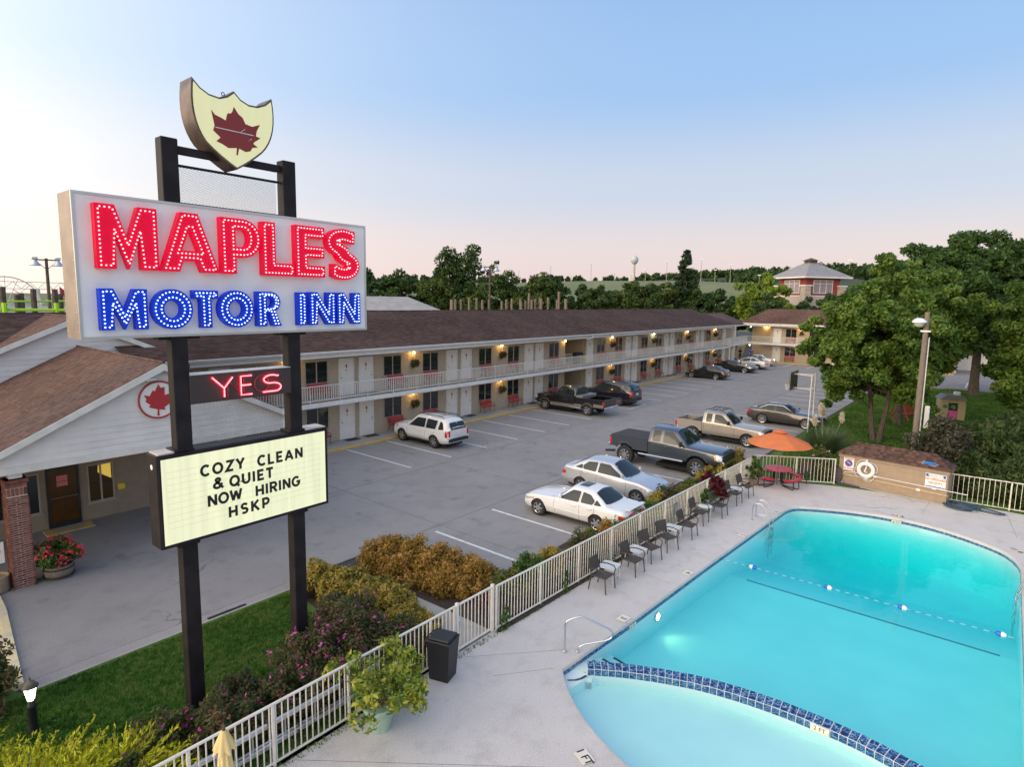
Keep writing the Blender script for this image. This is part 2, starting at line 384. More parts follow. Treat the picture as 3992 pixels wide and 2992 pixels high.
def blades(name, poly, n, h, mt, z=.012, w=.012):
    """short grass as crossing upright blades inside a polygon"""
    xs_, ys_ = np.array(poly).T; out_ = []
    tot = 0
    while tot < n:
        p = np.stack([rng.uniform(xs_.min(), xs_.max(), n), rng.uniform(ys_.min(), ys_.max(), n)], 1)
        ins = np.zeros(n, bool); j = len(xs_)-1
        for i in range(len(xs_)):
            c = ((ys_[i] > p[:,1]) != (ys_[j] > p[:,1])) & (p[:,0] < (xs_[j]-xs_[i])*(p[:,1]-ys_[i])/(ys_[j]-ys_[i]+1e-12)+xs_[i]); ins ^= c; j = i
        out_.append(p[ins]); tot += ins.sum()
    p = np.concatenate(out_)[:n]; a = rng.uniform(0, PI, n); hh = h*rng.uniform(.6, 1.3, n); t = rng.normal(0, h*.45, (n, 2))
    dx, dy = np.cos(a)*w, np.sin(a)*w
    V = np.zeros((n, 3, 3)); V[:,0] = np.stack([p[:,0]-dx, p[:,1]-dy, np.full(n, z)], 1); V[:,1] = np.stack([p[:,0]+dx, p[:,1]+dy, np.full(n, z)], 1)
    V[:,2] = np.stack([p[:,0]+t[:,0], p[:,1]+t[:,1], z+hh], 1)
    return stuff(put(name, mesh_np(name, V, np.arange(n*3).reshape(n, 3), mt)))
tag(blades('front_grass', [(-1,10.2),(1,9.4),(7.9,9.4),(7.9,11),(8.4,14.75),(2.6,14.75),(-1,15.1)], 90000, .07, M['mow']), 'short grass growing around the sign posts', 'grass')
tag(blades('lawn_grass', [(30,8.6),(41.3,9.4),(58,9.3),(66,9.2),(73,4.0),(73,-3),(40,-2),(31.2,1.2)], 110000, .10, M['mow'], w=.035), 'grass blades on the lawn behind the pool', 'grass')
# ------------------------------------------------------------------ swimming pool
def arc3(a, b, c, n):
    """points on the quadratic curve a-b-c"""
    return [((1-t)**2*a[0]+2*t*(1-t)*b[0]+t*t*c[0], (1-t)**2*a[1]+2*t*(1-t)*b[1]+t*t*c[1]) for t in [i/n for i in range(n+1)]]
WZ = -.115
left = [(10.56,7.01),(13.31,6.83),(18.04,6.62),(22.74,6.36),(25.05,6.22)]
far_ = arc3((25.05,6.22),(25.75,6.15),(25.95,5.75),5)[1:] + arc3((25.95,5.75),(28.0,2.5),(26.05,-.15),14)[1:] + arc3((26.05,-.15),(25.6,-.85),(24.4,-.98),5)[1:]
right_ = [(20,-.98),(15,-.98),(10.56,-.98)]
near_ = arc3((10.56,-.98),(9.0,.3),(8.72,2.95),10)[1:] + arc3((8.72,2.95),(8.9,5.6),(10.56,7.01),10)[1:-1]
POOL = left+far_+right_+near_
def off(poly, d):
    """offset a counter/clockwise loop outward by d"""
    n = len(poly); A = sum(poly[i][0]*poly[(i+1)%n][1]-poly[(i+1)%n][0]*poly[i][1] for i in range(n))
    s = 1 if A > 0 else -1; q = []
    for i in range(n):
        a, b, c = poly[i-1], poly[i], poly[(i+1)%n]
        n1 = (b[1]-a[1], a[0]-b[0]); n2 = (c[1]-b[1], b[0]-c[0])
        l1 = math.hypot(*n1) or 1; l2 = math.hypot(*n2) or 1
        m = (n1[0]/l1+n2[0]/l2, n1[1]/l1+n2[1]/l2); k = (m[0]**2+m[1]**2)/2 or 1
        k = max(k, .35)
        q.append((b[0]+s*d*m[0]/k, b[1]+s*d*m[1]/k))
    return q
# deck with rounded coping
deck_out = [(-6,-9),(34,-9),(31.4,-4.5),(30.95,1.42),(30.4,5.3),(28.62,8.62),(10.7,9.2),(5.0,9.16),(-6,9.35)]
deck = struct(plate(deck_out, [off(POOL, .30)], -.3, 0).build('pool_deck', M['deck'])); tag(deck, 'pale concrete deck around the swimming pool', 'pool deck')
cp = MB(); A0 = off(POOL, .302); n = len(POOL)
prof = [(.300,.0),(.27,.0012),(.06,.0012),(.015,-.006),(0,-.03),(.0,-.075),(.02,-.085)]
loops = [[(x, y, z) for x, y in off(POOL, d)] for d, z in prof]
for i in range(len(loops)-1):
    for k in range(n): cp.quad(loops[i][k], loops[i][(k+1) % n], loops[i+1][(k+1) % n], loops[i+1][k])
cop = cp.build('coping', M['deck'], deck, smooth=50)
jn = MB()
for a, b in (((9.45,8.95),(11.2,7.38)),((9.35,8.0),(10.45,7.15)),((30.5,-.6),(27.6,-.9)),((16.2,8.85),(16.0,6.98)),((21.9,8.6),(21.7,6.7)),((28.3,2.0),(30.3,1.9)),((5.2,9.1),(8.45,5.0)),((3.2,4.2),(8.5,3.4))):
    d = Vector((b[0]-a[0], b[1]-a[1])).normalized()*.004; jn.quad((a[0]-d.y,a[1]+d.x,.0015),(a[0]+d.y,a[1]-d.x,.0015),(b[0]+d.y,b[1]-d.x,.0015),(b[0]-d.y,b[1]+d.x,.0015))
jn.build('deck_joints', M['soil'], deck)
M['tile'] = None
def tilemat():
    m = bpy.data.materials.new('blue_wave_tile'); m.use_nodes = True; t = m.node_tree; n = t.nodes; l = t.links; p = n['Principled BSDF']
    g = n.new('ShaderNodeNewGeometry'); mp = n.new('ShaderNodeMapping'); mp.inputs['Scale'].default_value = (3.2,3.2,15)
    l.new(g.outputs['Position'], mp.inputs[0])
    w = n.new('ShaderNodeTexNoise'); w.inputs['Scale'].default_value = 2.6; w.inputs['Detail'].default_value = 2; l.new(mp.outputs[0], w.inputs[0])
    r = n.new('ShaderNodeValToRGB'); r.color_ramp.interpolation = 'CONSTANT'
    setramp(r.color_ramp, [(0,(.004,.018,.08)),(.40,(.012,.07,.24)),(.50,(.22,.42,.58)),(.55,(.006,.03,.14)),(.66,(.05,.20,.38))]); l.new(w.outputs[0], r.inputs[0])
    l.new(r.outputs[0], p.inputs['Base Color']); p.inputs['Roughness'].default_value = .15
    return m
M['tile'] = tilemat()
M['grout'] = mat('white_grout', (.72,.74,.75), rough=.7)
M['plaster'] = mat('pool_plaster', (.80,.84,.83), (.74,.80,.80), .9, 5, rough=.8)
# basin: walls, floors
pool = thing('swimming_pool', 'turquoise swimming pool with curved wading section', 'pool', (0,0,0))
wl = MB()
for k in range(n):
    a, b = POOL[k], POOL[(k+1) % n]
    wl.quad((a[0],a[1],-.192),(b[0],b[1],-.192),(b[0],b[1],-2.7),(a[0],a[1],-2.7))
wl.build('basin_wall', M['plaster'], pool)
# tile band round the waterline: one tile per 15 cm on the walls that face the camera, the rest joined
bandq = MB(); bm_tile = MB().box(-.072, -.006, -.05, .072, .006, .05).mesh('waterline_tile', M['tile'])
grb = MB(); cnt = 0
for k in range(n):
    a, b = POOL[k], POOL[(k+1) % n]; d = (b[0]-a[0], b[1]-a[1]); ln = math.hypot(*d); q = max(1, round(ln/.15))
    grb.quad((a[0],a[1],-.075),(b[0],b[1],-.075),(b[0],b[1],-.192),(a[0],a[1],-.192))
    ang = math.atan2(d[1], d[0]); s = ln/q/.15
    for i in range(q):
        f = (i+.5)/q; x, y = a[0]+d[0]*f, a[1]+d[1]*f
        nx, ny = d[1]/ln, -d[0]/ln
        if (k < 19) and x > 12.4 and cnt < 190:
            t = put('waterline_tile', bm_tile, pool, (x+nx*.006, y+ny*.006, -.138), ang); t.scale = (s, 1, 1); cnt += 1
        else:
            c, sn = math.cos(ang)*.07*s, math.sin(ang)*.07*s
            bandq.quad((x-c+nx*.008,y-sn+ny*.008,-.186),(x+c+nx*.008,y+sn+ny*.008,-.186),(x+c+nx*.008,y+sn+ny*.008,-.09),(x-c+nx*.008,y-sn+ny*.008,-.09))
grb.build('tile_grout', M['grout'], pool)
stuff(bandq.build('tile_band', M['tile'], pool))
# floors
fz = [(8.0,-.42),(12.45,-.42)]
m_ = MB().quad((8.2,-1.3,-.43),(12.9,-1.3,-.43),(12.9,7.3,-.43),(8.2,7.3,-.43)); m_.build('wading_floor', M['plaster'], pool)
mf = MB(); prof = [(10.2,-.88),(12.0,-.88),(19.9,-1.0),(23.6,-1.8),(28.5,-1.95)]
for (x0,z0),(x1,z1) in zip(prof, prof[1:]): mf.quad((x0,-1.4,z0),(x1,-1.4,z1),(x1,7.4,z1),(x0,7.4,z0))
# curved divider between the two basins (tiles on top and on the wading side)
DV = arc3((10.95,6.60),(11.6,5.75),(12.05,4.55),8)+arc3((12.05,4.55),(12.5,3.1),(12.35,1.5),10)[1:]+arc3((12.35,1.5),(12.2,.3),(11.55,-.98),9)[1:]
def resample(p, step):
    d = [0]
    for a, b in zip(p, p[1:]): d.append(d[-1]+math.hypot(b[0]-a[0], b[1]-a[1]))
    m = max(2, round(d[-1]/step)); o = []
    for i in range(m+1):
        t = d[-1]*i/m; j = max(0, min(len(p)-2, next((k for k in range(len(d)-1) if d[k+1] >= t), len(p)-2)))
        f = (t-d[j])/(d[j+1]-d[j] or 1); o.append((p[j][0]+(p[j+1][0]-p[j][0])*f, p[j][1]+(p[j+1][1]-p[j][1])*f))
    return o
dv = resample(DV, .155); nn = len(dv)
def nrm2(p, i):
    a, b = p[max(i-1,0)], p[min(i+1,len(p)-1)]; d = (b[0]-a[0], b[1]-a[1]); l_ = math.hypot(*d); return (d[1]/l_, -d[0]/l_)
core = MB(); TOPZ = -.03; WD = .30
for i in range(nn-1):
    a, b = dv[i], dv[i+1]; na, nb = nrm2(dv, i), nrm2(dv, i+1)
    A = lambda p, q, w, z: (p[0]-q[0]*w, p[1]-q[1]*w, z)
    core.quad(A(a,na,0,TOPZ),A(b,nb,0,TOPZ),A(b,nb,WD,TOPZ),A(a,na,WD,TOPZ))
    core.quad(A(a,na,0,TOPZ),A(a,na,0,-1.1),A(b,nb,0,-1.1),A(b,nb,0,TOPZ))
    core.quad(A(a,na,WD,TOPZ),A(b,nb,WD,TOPZ),A(b,nb,WD,-1.6),A(a,na,WD,-1.6))
a, na = dv[0], nrm2(dv, 0); core.quad(A(a,na,0,TOPZ),A(a,na,WD,TOPZ),A(a,na,WD,-1.6),A(a,na,0,-1.6))
core.build('divider_wall', M['grout'], pool)
tt = MB().bbox(-.07,-.07,0,.07,.07,.008,.003).mesh('divider_tile', M['tile'])
tf = MB().bbox(-.07,-.004,-.07,.07,.004,.07,.002).mesh('divider_face_tile', M['tile'])
for i in range(nn-1):
    x, y = (dv[i][0]+dv[i+1][0])/2, (dv[i][1]+dv[i+1][1])/2; na = nrm2(dv, i)
    ang = math.atan2(dv[i+1][1]-dv[i][1], dv[i+1][0]-dv[i][0])
    for w in (.075, .225): put('divider_tile', tt, pool, (x-na[0]*w, y-na[1]*w, TOPZ), ang)
    put('divider_face_tile', tf, pool, (x+na[0]*.005, y+na[1]*.005, TOPZ-.078), ang)
# main floor is cut away on the wading side of the divider
mf.build('basin_floor', M['plaster'], pool)
# wading floor must end at the divider: rebuilt as a fan west of it
for ob in [o for o in bpy.data.objects if o.name.startswith('wading_floor')]: bpy.data.objects.remove(ob)
wf = plate([(8.3,-1.3)]+[(p[0]+.05, p[1]) for p in dv[::-1]]+[(10.75,7.25),(8.3,7.25)], [], -.5, -.43); wf.build('wading_floor', M['plaster'], pool)
# steps in the corner and their dark tile edges
sp = MB(); dk = MB()
for k, (r0, z) in enumerate(((.78,-.20),(1.10,-.27),(1.50,-.40),(1.95,-.56))):
    pts = [(10.56+r0*math.cos(t), 7.0-r0*math.sin(t)) for t in [R(2+36*i/8) for i in range(9)]]
    sp.prism([(10.5,7.02)]+pts+[(10.9,6.45)], lambda u,v,w:(u,v,w), -1.7, z)
    if k == 0: continue
    for a, b in zip(pts[1:7], pts[2:8]):
        f = (r0-.07)/r0; q = lambda p: (10.56+(p[0]-10.56)*f, 7.0+(p[1]-7.0)*f, z+.006)
        dk.quad((*a,z+.006),(*b,z+.006),q(b),q(a))
def strip(p, z, w):
    for a, b in zip(p, p[1:]): dk.quad((a[0],a[1]-w,z),(b[0],b[1]-w,z),(b[0],b[1]+w,z),(a[0],a[1]+w,z))
strip([(10.50,6.83),(10.62,6.70),(10.76,6.63),(10.92,6.60)], -.17, .028); strip([(10.80,6.93),(10.90,6.82),(11.02,6.70)], -.19, .03)
sp.prism([(10.1,6.75),(10.5,7.0),(11.0,6.95),(11.0,6.58),(10.75,6.56),(10.4,6.62)], lambda u,v,w:(u,v,w), -1.0, -.185)
sp.build('corner_steps', M['plaster'], pool); dk.build('step_edge_tiles', M['black'], pool)
# break line across the floor
MB().box(19.87,-.6,-.998,19.93,5.98,-.985).build('floor_tile_line', mat('dark_blue_tile', (.06,.22,.27), rough=.3), pool)
# water body: clear absorbing volume under a rippled fresnel surface
def water_mat():
    m = bpy.data.materials.new('pool_water'); m.use_nodes = True; t = m.node_tree; n = t.nodes; l = t.links; n.remove(n['Principled BSDF'])
    tr = n.new('ShaderNodeBsdfTransparent'); gl = n.new('ShaderNodeBsdfGlossy'); gl.inputs['Roughness'].default_value = .02
    fr = n.new('ShaderNodeFresnel'); fr.inputs['IOR'].default_value = 1.33
    mx = n.new('ShaderNodeMixShader'); bf = n.new('ShaderNodeMath'); bf.operation = 'SUBTRACT'; bf.inputs[0].default_value = 1; bf.use_clamp = True
    g0 = n.new('ShaderNodeNewGeometry'); l.new(g0.outputs['Backfacing'], bf.inputs[1]); fm = n.new('ShaderNodeMath'); fm.operation = 'MULTIPLY'; l.new(fr.outputs[0], fm.inputs[0]); l.new(bf.outputs[0], fm.inputs[1]); l.new(fm.outputs[0], mx.inputs[0]); l.new(tr.outputs[0], mx.inputs[1]); l.new(gl.outputs[0], mx.inputs[2])
    g = n.new('ShaderNodeNewGeometry'); z = n.new('ShaderNodeTexNoise'); z.inputs['Scale'].default_value = 2.2; z.inputs['Detail'].default_value = 3; l.new(g.outputs['Position'], z.inputs[0])
    b = n.new('ShaderNodeBump'); b.inputs['Strength'].default_value = .12; b.inputs['Distance'].default_value = .05; l.new(z.outputs[0], b.inputs['Height'])
    l.new(b.outputs[0], gl.inputs['Normal']); l.new(b.outputs[0], fr.inputs['Normal'])
    l.new(mx.outputs[0], n['Material Output'].inputs['Surface'])
    va = n.new('ShaderNodeVolumeAbsorption'); va.inputs['Color'].default_value = (.05,.93,.948,1); va.inputs['Density'].default_value = .62
    l.new(va.outputs[0], n['Material Output'].inputs['Volume'])
    return m
wm = MB(); big = off(POOL, .012); nb_ = len(big)
wm.add([(x,y,WZ) for x,y in big]+[(x,y,-3.0) for x,y in big], [(i, (i+1) % nb_, nb_+(i+1) % nb_, nb_+i) for i in range(nb_)])
bm = bmesh.new()
vs = [bm.verts.new((x,y,WZ)) for x,y in big]; [bm.edges.new((vs[i], vs[(i+1) % nb_])) for i in range(nb_)]
bmesh.ops.triangle_fill(bm, edges=bm.edges[:]); wm.bm(bm)
bm = bmesh.new()
vs = [bm.verts.new((x,y,-3.0)) for x,y in big]; [bm.edges.new((vs[i], vs[(i+1) % nb_])) for i in range(nb_)]
bmesh.ops.triangle_fill(bm, edges=bm.edges[:]); wm.bm(bm)
wme = wm.mesh('pool_water', water_mat())
bm = bmesh.new(); bm.from_mesh(wme); bmesh.ops.remove_doubles(bm, verts=bm.verts[:], dist=1e-4); bmesh.ops.recalc_face_normals(bm, faces=bm.faces[:]); bm.to_mesh(wme); bm.free()
wo = struct(put('pool_water', wme)); tag(wo, 'clear turquoise water in the swimming pool', 'water')
# underwater lamp on the left wall
lm = MB().lathe([(.0,.0),(.09,.0),(.10,.02),(.0,.05)], 14, axis='y').build('pool_light', mat('pool_lamp_glow', (1,.9,.7), emit=(1,.82,.5), es=16), None)
lm.location = (14.75, 6.70, -.42); tag(lm, 'lit underwater lamp in the near pool wall', 'pool lamp')
MB().lathe([(.10,.03),(.13,.0),(.13,.06)], 14, axis='y').build('lamp_rim', M['chrome'], lm)
pl = bpy.data.lights.new('pool_lamp_light', 'SPOT'); pl.energy = 15; pl.color = (1,.74,.30); pl.spot_size = R(100); pl.spot_blend = .8; pl.shadow_soft_size = .06
po = bpy.data.objects.new('pool_lamp_light', pl); COL.objects.link(po); po.parent = lm; po.location = (0,-.08,0); po.rotation_euler = (R(60), 0, R(180))

def textobj(name, s, size, m, parent=None, loc=(0,0,0), rot=(0,0,0), ext=.0, bold=0.0, align='CENTER', sx=1):
    cu = bpy.data.curves.new(name, 'FONT'); cu.body = s; cu.size = size; cu.extrude = ext; cu.offset = bold; cu.align_x = align; cu.align_y = 'CENTER'; cu.resolution_u = 4
    o = bpy.data.objects.new(name, cu); COL.objects.link(o)
    me = bpy.data.meshes.new_from_object(o.evaluated_get(bpy.context.evaluated_depsgraph_get())); bpy.data.objects.remove(o)
    me.materials.clear(); me.materials.append(m)
    o = put(name, me, parent, loc); o.rotation_euler = rot; o.scale = (sx, 1, 1); return o
# depth markers set in the deck
M['marker'] = mat('marker_tile', (.78,.72,.60), rough=.3)
def marker(x, y, rz, txt):
    t = MB().bbox(-.16,-.13,0,.16,.13,.006,.002).build('depth_marker', M['marker'], deck); t.location = (x,y,.013); t.rotation_euler = (0,0,rz)
    textobj('marker_figure', txt, .22, M['black'], t, (0,0,.0075), (0,0,0), bold=.004)
for x, y, rz, txt in ((8.62,5.2,R(-115),'1 FT'),(13.35,7.02,R(178),'3'),(17.0,6.84,R(178),'4'),(21.2,6.62,R(178),'5'),(24.5,6.42,R(178),'8'),(27.3,2.7,R(90),'8 FT'),(26.1,-.9,R(35),'8 FT')): marker(x, y, rz, txt)
w8 = MB().box(-.16,-.004,-.07,.16,.004,.07).build('wall_marker', M['marker'], pool); w8.location = (26.96,2.68,-.165); w8.rotation_euler = (0,0,R(-90)); textobj('marker_figure','8 FT',.12,M['black'],w8,(0,-.006,0),(R(90),0,0))
w3 = MB().box(-.16,-.004,-.07,.16,.004,.07).build('wall_marker', M['marker'], pool); w3.location = (13.45,6.80,-.165); w3.rotation_euler = (0,0,R(-2.5)); textobj('marker_figure','3 FT',.12,M['black'],w3,(0,-.006,0),(R(90),0,0))
w2 = MB().box(-.17,-.004,-.075,.17,.004,.075).build('divider_marker', M['marker'], pool); w2.location = (12.36,2.15,-.105); w2.rotation_euler = (0,0,R(-92)); textobj('marker_figure','2 FT',.12,M['black'],w2,(0,-.006,0),(R(90),0,0))
# ------------------------------------------------------------------ roofs
def shinglemat(name, a, b, c):
    m = bpy.data.materials.new(name); m.use_nodes = True; t = m.node_tree; n = t.nodes; l = t.links; p = n['Principled BSDF']
    co = n.new('ShaderNodeNewGeometry'); sn = n.new('ShaderNodeVectorMath'); sn.operation = 'SNAP'; sn.inputs[1].default_value = (.31,.13,.09); l.new(co.outputs['Position'], sn.inputs[0])
    w = n.new('ShaderNodeTexWhiteNoise'); l.new(sn.outputs[0], w.inputs[0])
    z = n.new('ShaderNodeTexNoise'); z.inputs['Scale'].default_value = .35; z.inputs['Detail'].default_value = 5; l.new(co.outputs['Position'], z.inputs[0])
    ad = n.new('ShaderNodeMath'); ad.operation = 'MULTIPLY_ADD'; ad.inputs[1].default_value = .5; l.new(w.outputs[0], ad.inputs[0]); l.new(z.outputs[0], ad.inputs[2])
    r = n.new('ShaderNodeValToRGB'); setramp(r.color_ramp, [(.4,a),(.72,b),(1.0,c)]); l.new(ad.outputs[0], r.inputs[0]); l.new(r.outputs[0], p.inputs['Base Color'])
    p.inputs['Roughness'].default_value = .9; p.inputs['Specular IOR Level'].default_value = .25
    nz = n.new('ShaderNodeTexNoise'); nz.inputs['Scale'].default_value = 45; l.new(co.outputs['Position'], nz.inputs[0])
    bp = n.new('ShaderNodeBump'); bp.inputs['Strength'].default_value = .5; bp.inputs['Distance'].default_value = .01; l.new(nz.outputs[0], bp.inputs['Height']); l.new(bp.outputs[0], p.inputs['Normal'])
    return m
M['shingle'] = shinglemat('brown_shingle', (.062,.037,.031), (.098,.058,.049), (.138,.085,.072))
M['shingle2'] = shinglemat('shed_shingle', (.06,.035,.029), (.11,.062,.05), (.16,.098,.078))
def shingles(A, B, C, D, keep=0, name='shingle', parent=None, m='shingle', sw=.32, sh=.145, th=.008, key=None):
    """shingles on the quad A-B (eave) to D-C (top edge), courses parallel to the eave; `keep` of them become separate parts"""
    A, B, C, D = map(Vector, (A, B, C, D)); nv = (B-A).cross(D-A).normalized()
    if nv.z < 0: nv = -nv
    ln = max((D-A).length, (C-B).length); rows = max(1, round(ln/sh)); quads = []
    for i in range(rows):
        f0, f1 = i/rows, min(1, (i+1.15)/rows)
        l0, r0 = A.lerp(D, f0), B.lerp(C, f0); l1, r1 = A.lerp(D, f1), B.lerp(C, f1)
        w = (r0-l0).length; cols = max(1, int(w/sw)); offs = (i % 2)*.5+random.uniform(-.1,.1)
        for k in range(-1, cols+1):
            a, b = (k+offs)/cols, (k+1+offs)/cols-.02/cols/sw*.3
            a, b = max(0, a), min(1, b)
            if b-a < .02/cols: continue
            t = th*random.uniform(.7, 1.5)
            quads.append((l0.lerp(r0,a)+nv*t, l0.lerp(r0,b)+nv*t, l1.lerp(r1,b)+nv*.002, l1.lerp(r1,a)+nv*.002, l0.lerp(r0,a), l0.lerp(r0,b)))
    if key: quads.sort(key=key)
    V = []; F = []
    for q in quads[keep:]:
        o = len(V); V += [p[:] for p in q]; F += [(o,o+1,o+2,o+3),(o+4,o+5,o+1,o)]
    if F: stuff(put('shingle_courses', mesh_np('shingle_courses', V, F, M[m]), parent))
    for q in quads[:keep]:
        put(name, MB().add([p[:] for p in q], [(0,1,2,3),(4,5,1,0)]).mesh(name, M[m]), parent)
camkey = lambda q: (q[0]-Vector((0,0,8.2))).length

# ------------------------------------------------------------------ facade pieces shared by both wings
M['door'] = mat('white_door', (.80,.77,.72), (.74,.71,.66), 3, rough=.45)
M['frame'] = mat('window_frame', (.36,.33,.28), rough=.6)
M['curtain'] = mat('window_curtain', (.05,.045,.05), (.085,.08,.08), 3, rough=.9, stretch=(14,1,.3))
M['lampglow'] = mat('bulb_glow', (1,.8,.4), emit=(1,.62,.18), es=22)
M['lampglow2'] = mat('cool_bulb_glow', (1,1,.85), emit=(1,.98,.72), es=16)
M['redleaf'] = mat('red_leaf_emblem', (.45,.03,.04), rough=.5)
LEAF = [(.02,.99),(.09,.75),(.20,.79),(.19,.28),(.42,.38),(.34,.13),(.40,-.18),(.17,-.25),(.19,-.43),(-.01,-.38),(.01,-.78),(-.05,-.77),(-.03,-.36),(-.28,-.18),(-.23,-.05),(-.38,.19),(-.33,.28),(-.40,.58),(-.25,.48),(-.15,.79),(-.08,.72)]
def leafmesh(name, s, m, t=.012):
    return MB().prism([(x*s, z*s) for x, z in LEAF], lambda u,v,w:(u,w,v), 0, -t).mesh(name, m)
door_me = MB().bbox(0,-.05,0,.90,-.005,2.03,.006).mesh('door', M['door'])
dframe_me = MB().box(-.06,-.075,0,0,0,2.09).box(.90,-.075,0,.97,0,2.09).box(-.06,-.075,2.03,.97,0,2.09+.001).mesh('door_frame', M['white'])
mb = MB(); mb.lathe([(0,-.085),(.035,-.085),(.035,-.05)], 8, (.07,0,1.0), 'y').tube([(.07,-.08,1.0),(.17,-.085,1.0)], .012).lathe([(0,-.07),(.022,-.07),(.022,-.05)], 8, (.07,0,1.16), 'y')
handle_me = mb.mesh('door_handle', M['steel'])
emb_me = leafmesh('leaf_emblem', .16, M['redleaf']); nbr_me = MB().bbox(-.05,-.008,-.04,.05,0,.04,.003).mesh('number_plate', mat('brass_plate', (.45,.36,.22), rough=.4))
win_me = {}
def window_parts(w, h):
    k = (round(w,2), round(h,2))
    if k in win_me: return win_me[k]
    f = MB(); t = .05
    f.box(0,-.03,0,w,.05,t).box(0,-.03,h-t,w,.05,h).box(0,-.03,t,t,.05,h-t).box(w-t,-.03,t,w,.05,h-t).box(w/2-.03,-.032,t,w/2+.03,.05,h-t)
    f.box(-.04,-.06,-.05,w+.04,.0,0)
    rail = MB().box(t,-.012,h*.48,w/2-.03,.03,h*.48+.03).box(w/2+.03,-.012,h*.48,w-t,.03,h*.48+.03)
    p1 = MB().box(t,.005,t,w/2-.03,.012,h-t); p2 = MB().box(w/2+.03,.005,t,w-t,.012,h-t)
    win_me[k] = (f.mesh('window', M['frame']), rail.mesh('meeting_rail', M['black']), p1.mesh('pane', M['glass']), p2.mesh('pane', M['glass']), MB().box(t,.06,t,w-t,.07,h-t).mesh('curtain', M['curtain']))
    return win_me[k]
def add_window(par, x, z, w, h):
    fr, rail, p1, p2, cu = window_parts(w, h)
    o = put('window', fr, par, (x, 0, z)); put('meeting_rail', rail, o); put('pane', p1, o); put('pane', p2, o)
    return o
def add_door(par, x, z, flip=False):
    o = put('door', door_me, par, (x, 0, z)); put('door_frame', dframe_me, o)
    h = put('door_handle', handle_me, o)
    if flip: h.location = (.90,0,0); h.scale = (-1,1,1)
    e = put('leaf_emblem', emb_me, o, (.45,-.052,1.60)); put('number_plate', nbr_me, o, (.45,-.052,1.40))
    return o
def facade_wall(par, x0, x1, z0, z1, wins, doors, m, th=.25, name='wall'):
    """wall from x0..x1 with openings cut for windows (x,z,w,h); doors (x) sit in openings too"""
    ops = sorted([(x, z, w, h) for x, z, w, h in wins]+[(d-.06, z0, 1.03, 2.09) for d in doors]); b = MB(); c = x0
    for x, z, w, h in ops:
        if x > c: b.box(c,0,z0,x,th,z1)
        if z > z0: b.box(x,0,z0,x+w,th,z)
        b.box(x,0,z+h,x+w,th,z1); c = x+w
    if c < x1: b.box(c,0,z0,x1,th,z1)
    b.box(x0,th+.003,z0,x1,th+.06,z1)
    return b.build(name, m, par)
ORD = ['first','second','third','fourth','fifth','sixth','seventh','eighth','ninth','tenth','eleventh','twelfth','thirteenth','fourteenth','fifteenth','sixteenth','seventeenth','eighteenth','nineteenth','twentieth','twenty-first','twenty-second','twenty-third','twenty-fourth','twenty-fifth','twenty-sixth']

# ------------------------------------------------------------------ long two-storey motel wing
WY = 28.7; F1, F2 = .1, 2.66
motel = thing('motel_building', 'long two-storey tan motel wing with white doors and brown shingle roof', 'building', (0, WY, 0))
WX = [14.35, 17.72, 22.97, 26.10, 31.42, 34.62, 39.90, 47.30, 50.60, 55.90, 59.18, 64.45, 67.65, 72.95, 76.6]
DX = [11.35, 12.75, 19.87, 21.22, 28.28, 29.68, 36.75, 38.12, 45.62, 52.72, 54.12, 61.28, 62.68, 69.80, 71.20, 78.6]
WH = 1.24
for fz, nm in ((F1, 'lower_wall'), (F2, 'upper_wall')):
    z1 = 2.42 if fz == F1 else 5.02
    wins = [(x, fz+.80, 1.42, WH) for x in WX]
    lo = lambda a, b: ([q for q in wins if a <= q[0] < b], [d for d in DX if a <= d < b])
    for a, b in ((11.6, 42.25), (45.5, 83.0)):
        ws, ds = lo(a, b); facade_wall(motel, a, b, fz, z1, ws, ds, M['wall'], name=nm)
    for x in WX:
        if x > 11.6: add_window(motel, x, fz+.80, 1.42, WH)
    for i, x in enumerate(DX):
        if x > 11.6: add_door(motel, x, fz, i % 2 == 1)
    # curtain line behind the panes, one long strip per storey
    cb = MB()
    for x in WX: cb.box(x+.05, .10, fz+.85, x+1.37, .11, fz+.80+WH-.05)
    cb.build('curtains', M['curtain'], motel)
    # stair recess between the rooms
    rb = MB().box(42.25,.31,fz,42.4,3.3,z1).box(45.35,.31,fz,45.5,3.3,z1).box(42.4,3.2,fz,45.35,3.3,z1)
    rb.build('recess_wall', M['wall'], motel)
# end wall facing the office side and back wall
MB().box(11.3,.0,0,11.6,9.0,5.02).box(11.6,8.7,0,83.0,9.0,5.02).box(83.0,.0,0,83.25,9.0,5.02).build('end_wall', M['wall'], motel)
# floor slab / balcony
MB().box(11.6,.32,2.43,78.2,3.2,2.62).build('floor_slab', M['walk'], motel)
sl = MB().bbox(11.6,-1.42,2.42,77.9,-.003,2.655,.012); sl.build('balcony_slab', M['white'], motel)
MB().box(11.65,-1.38,2.656,77.85,-.004,2.662).build('balcony_floor', M['walk'], motel)
MB().box(77.9,-.55,2.42,87.6,.9,2.65).build('bridge_slab', M['white'], motel)
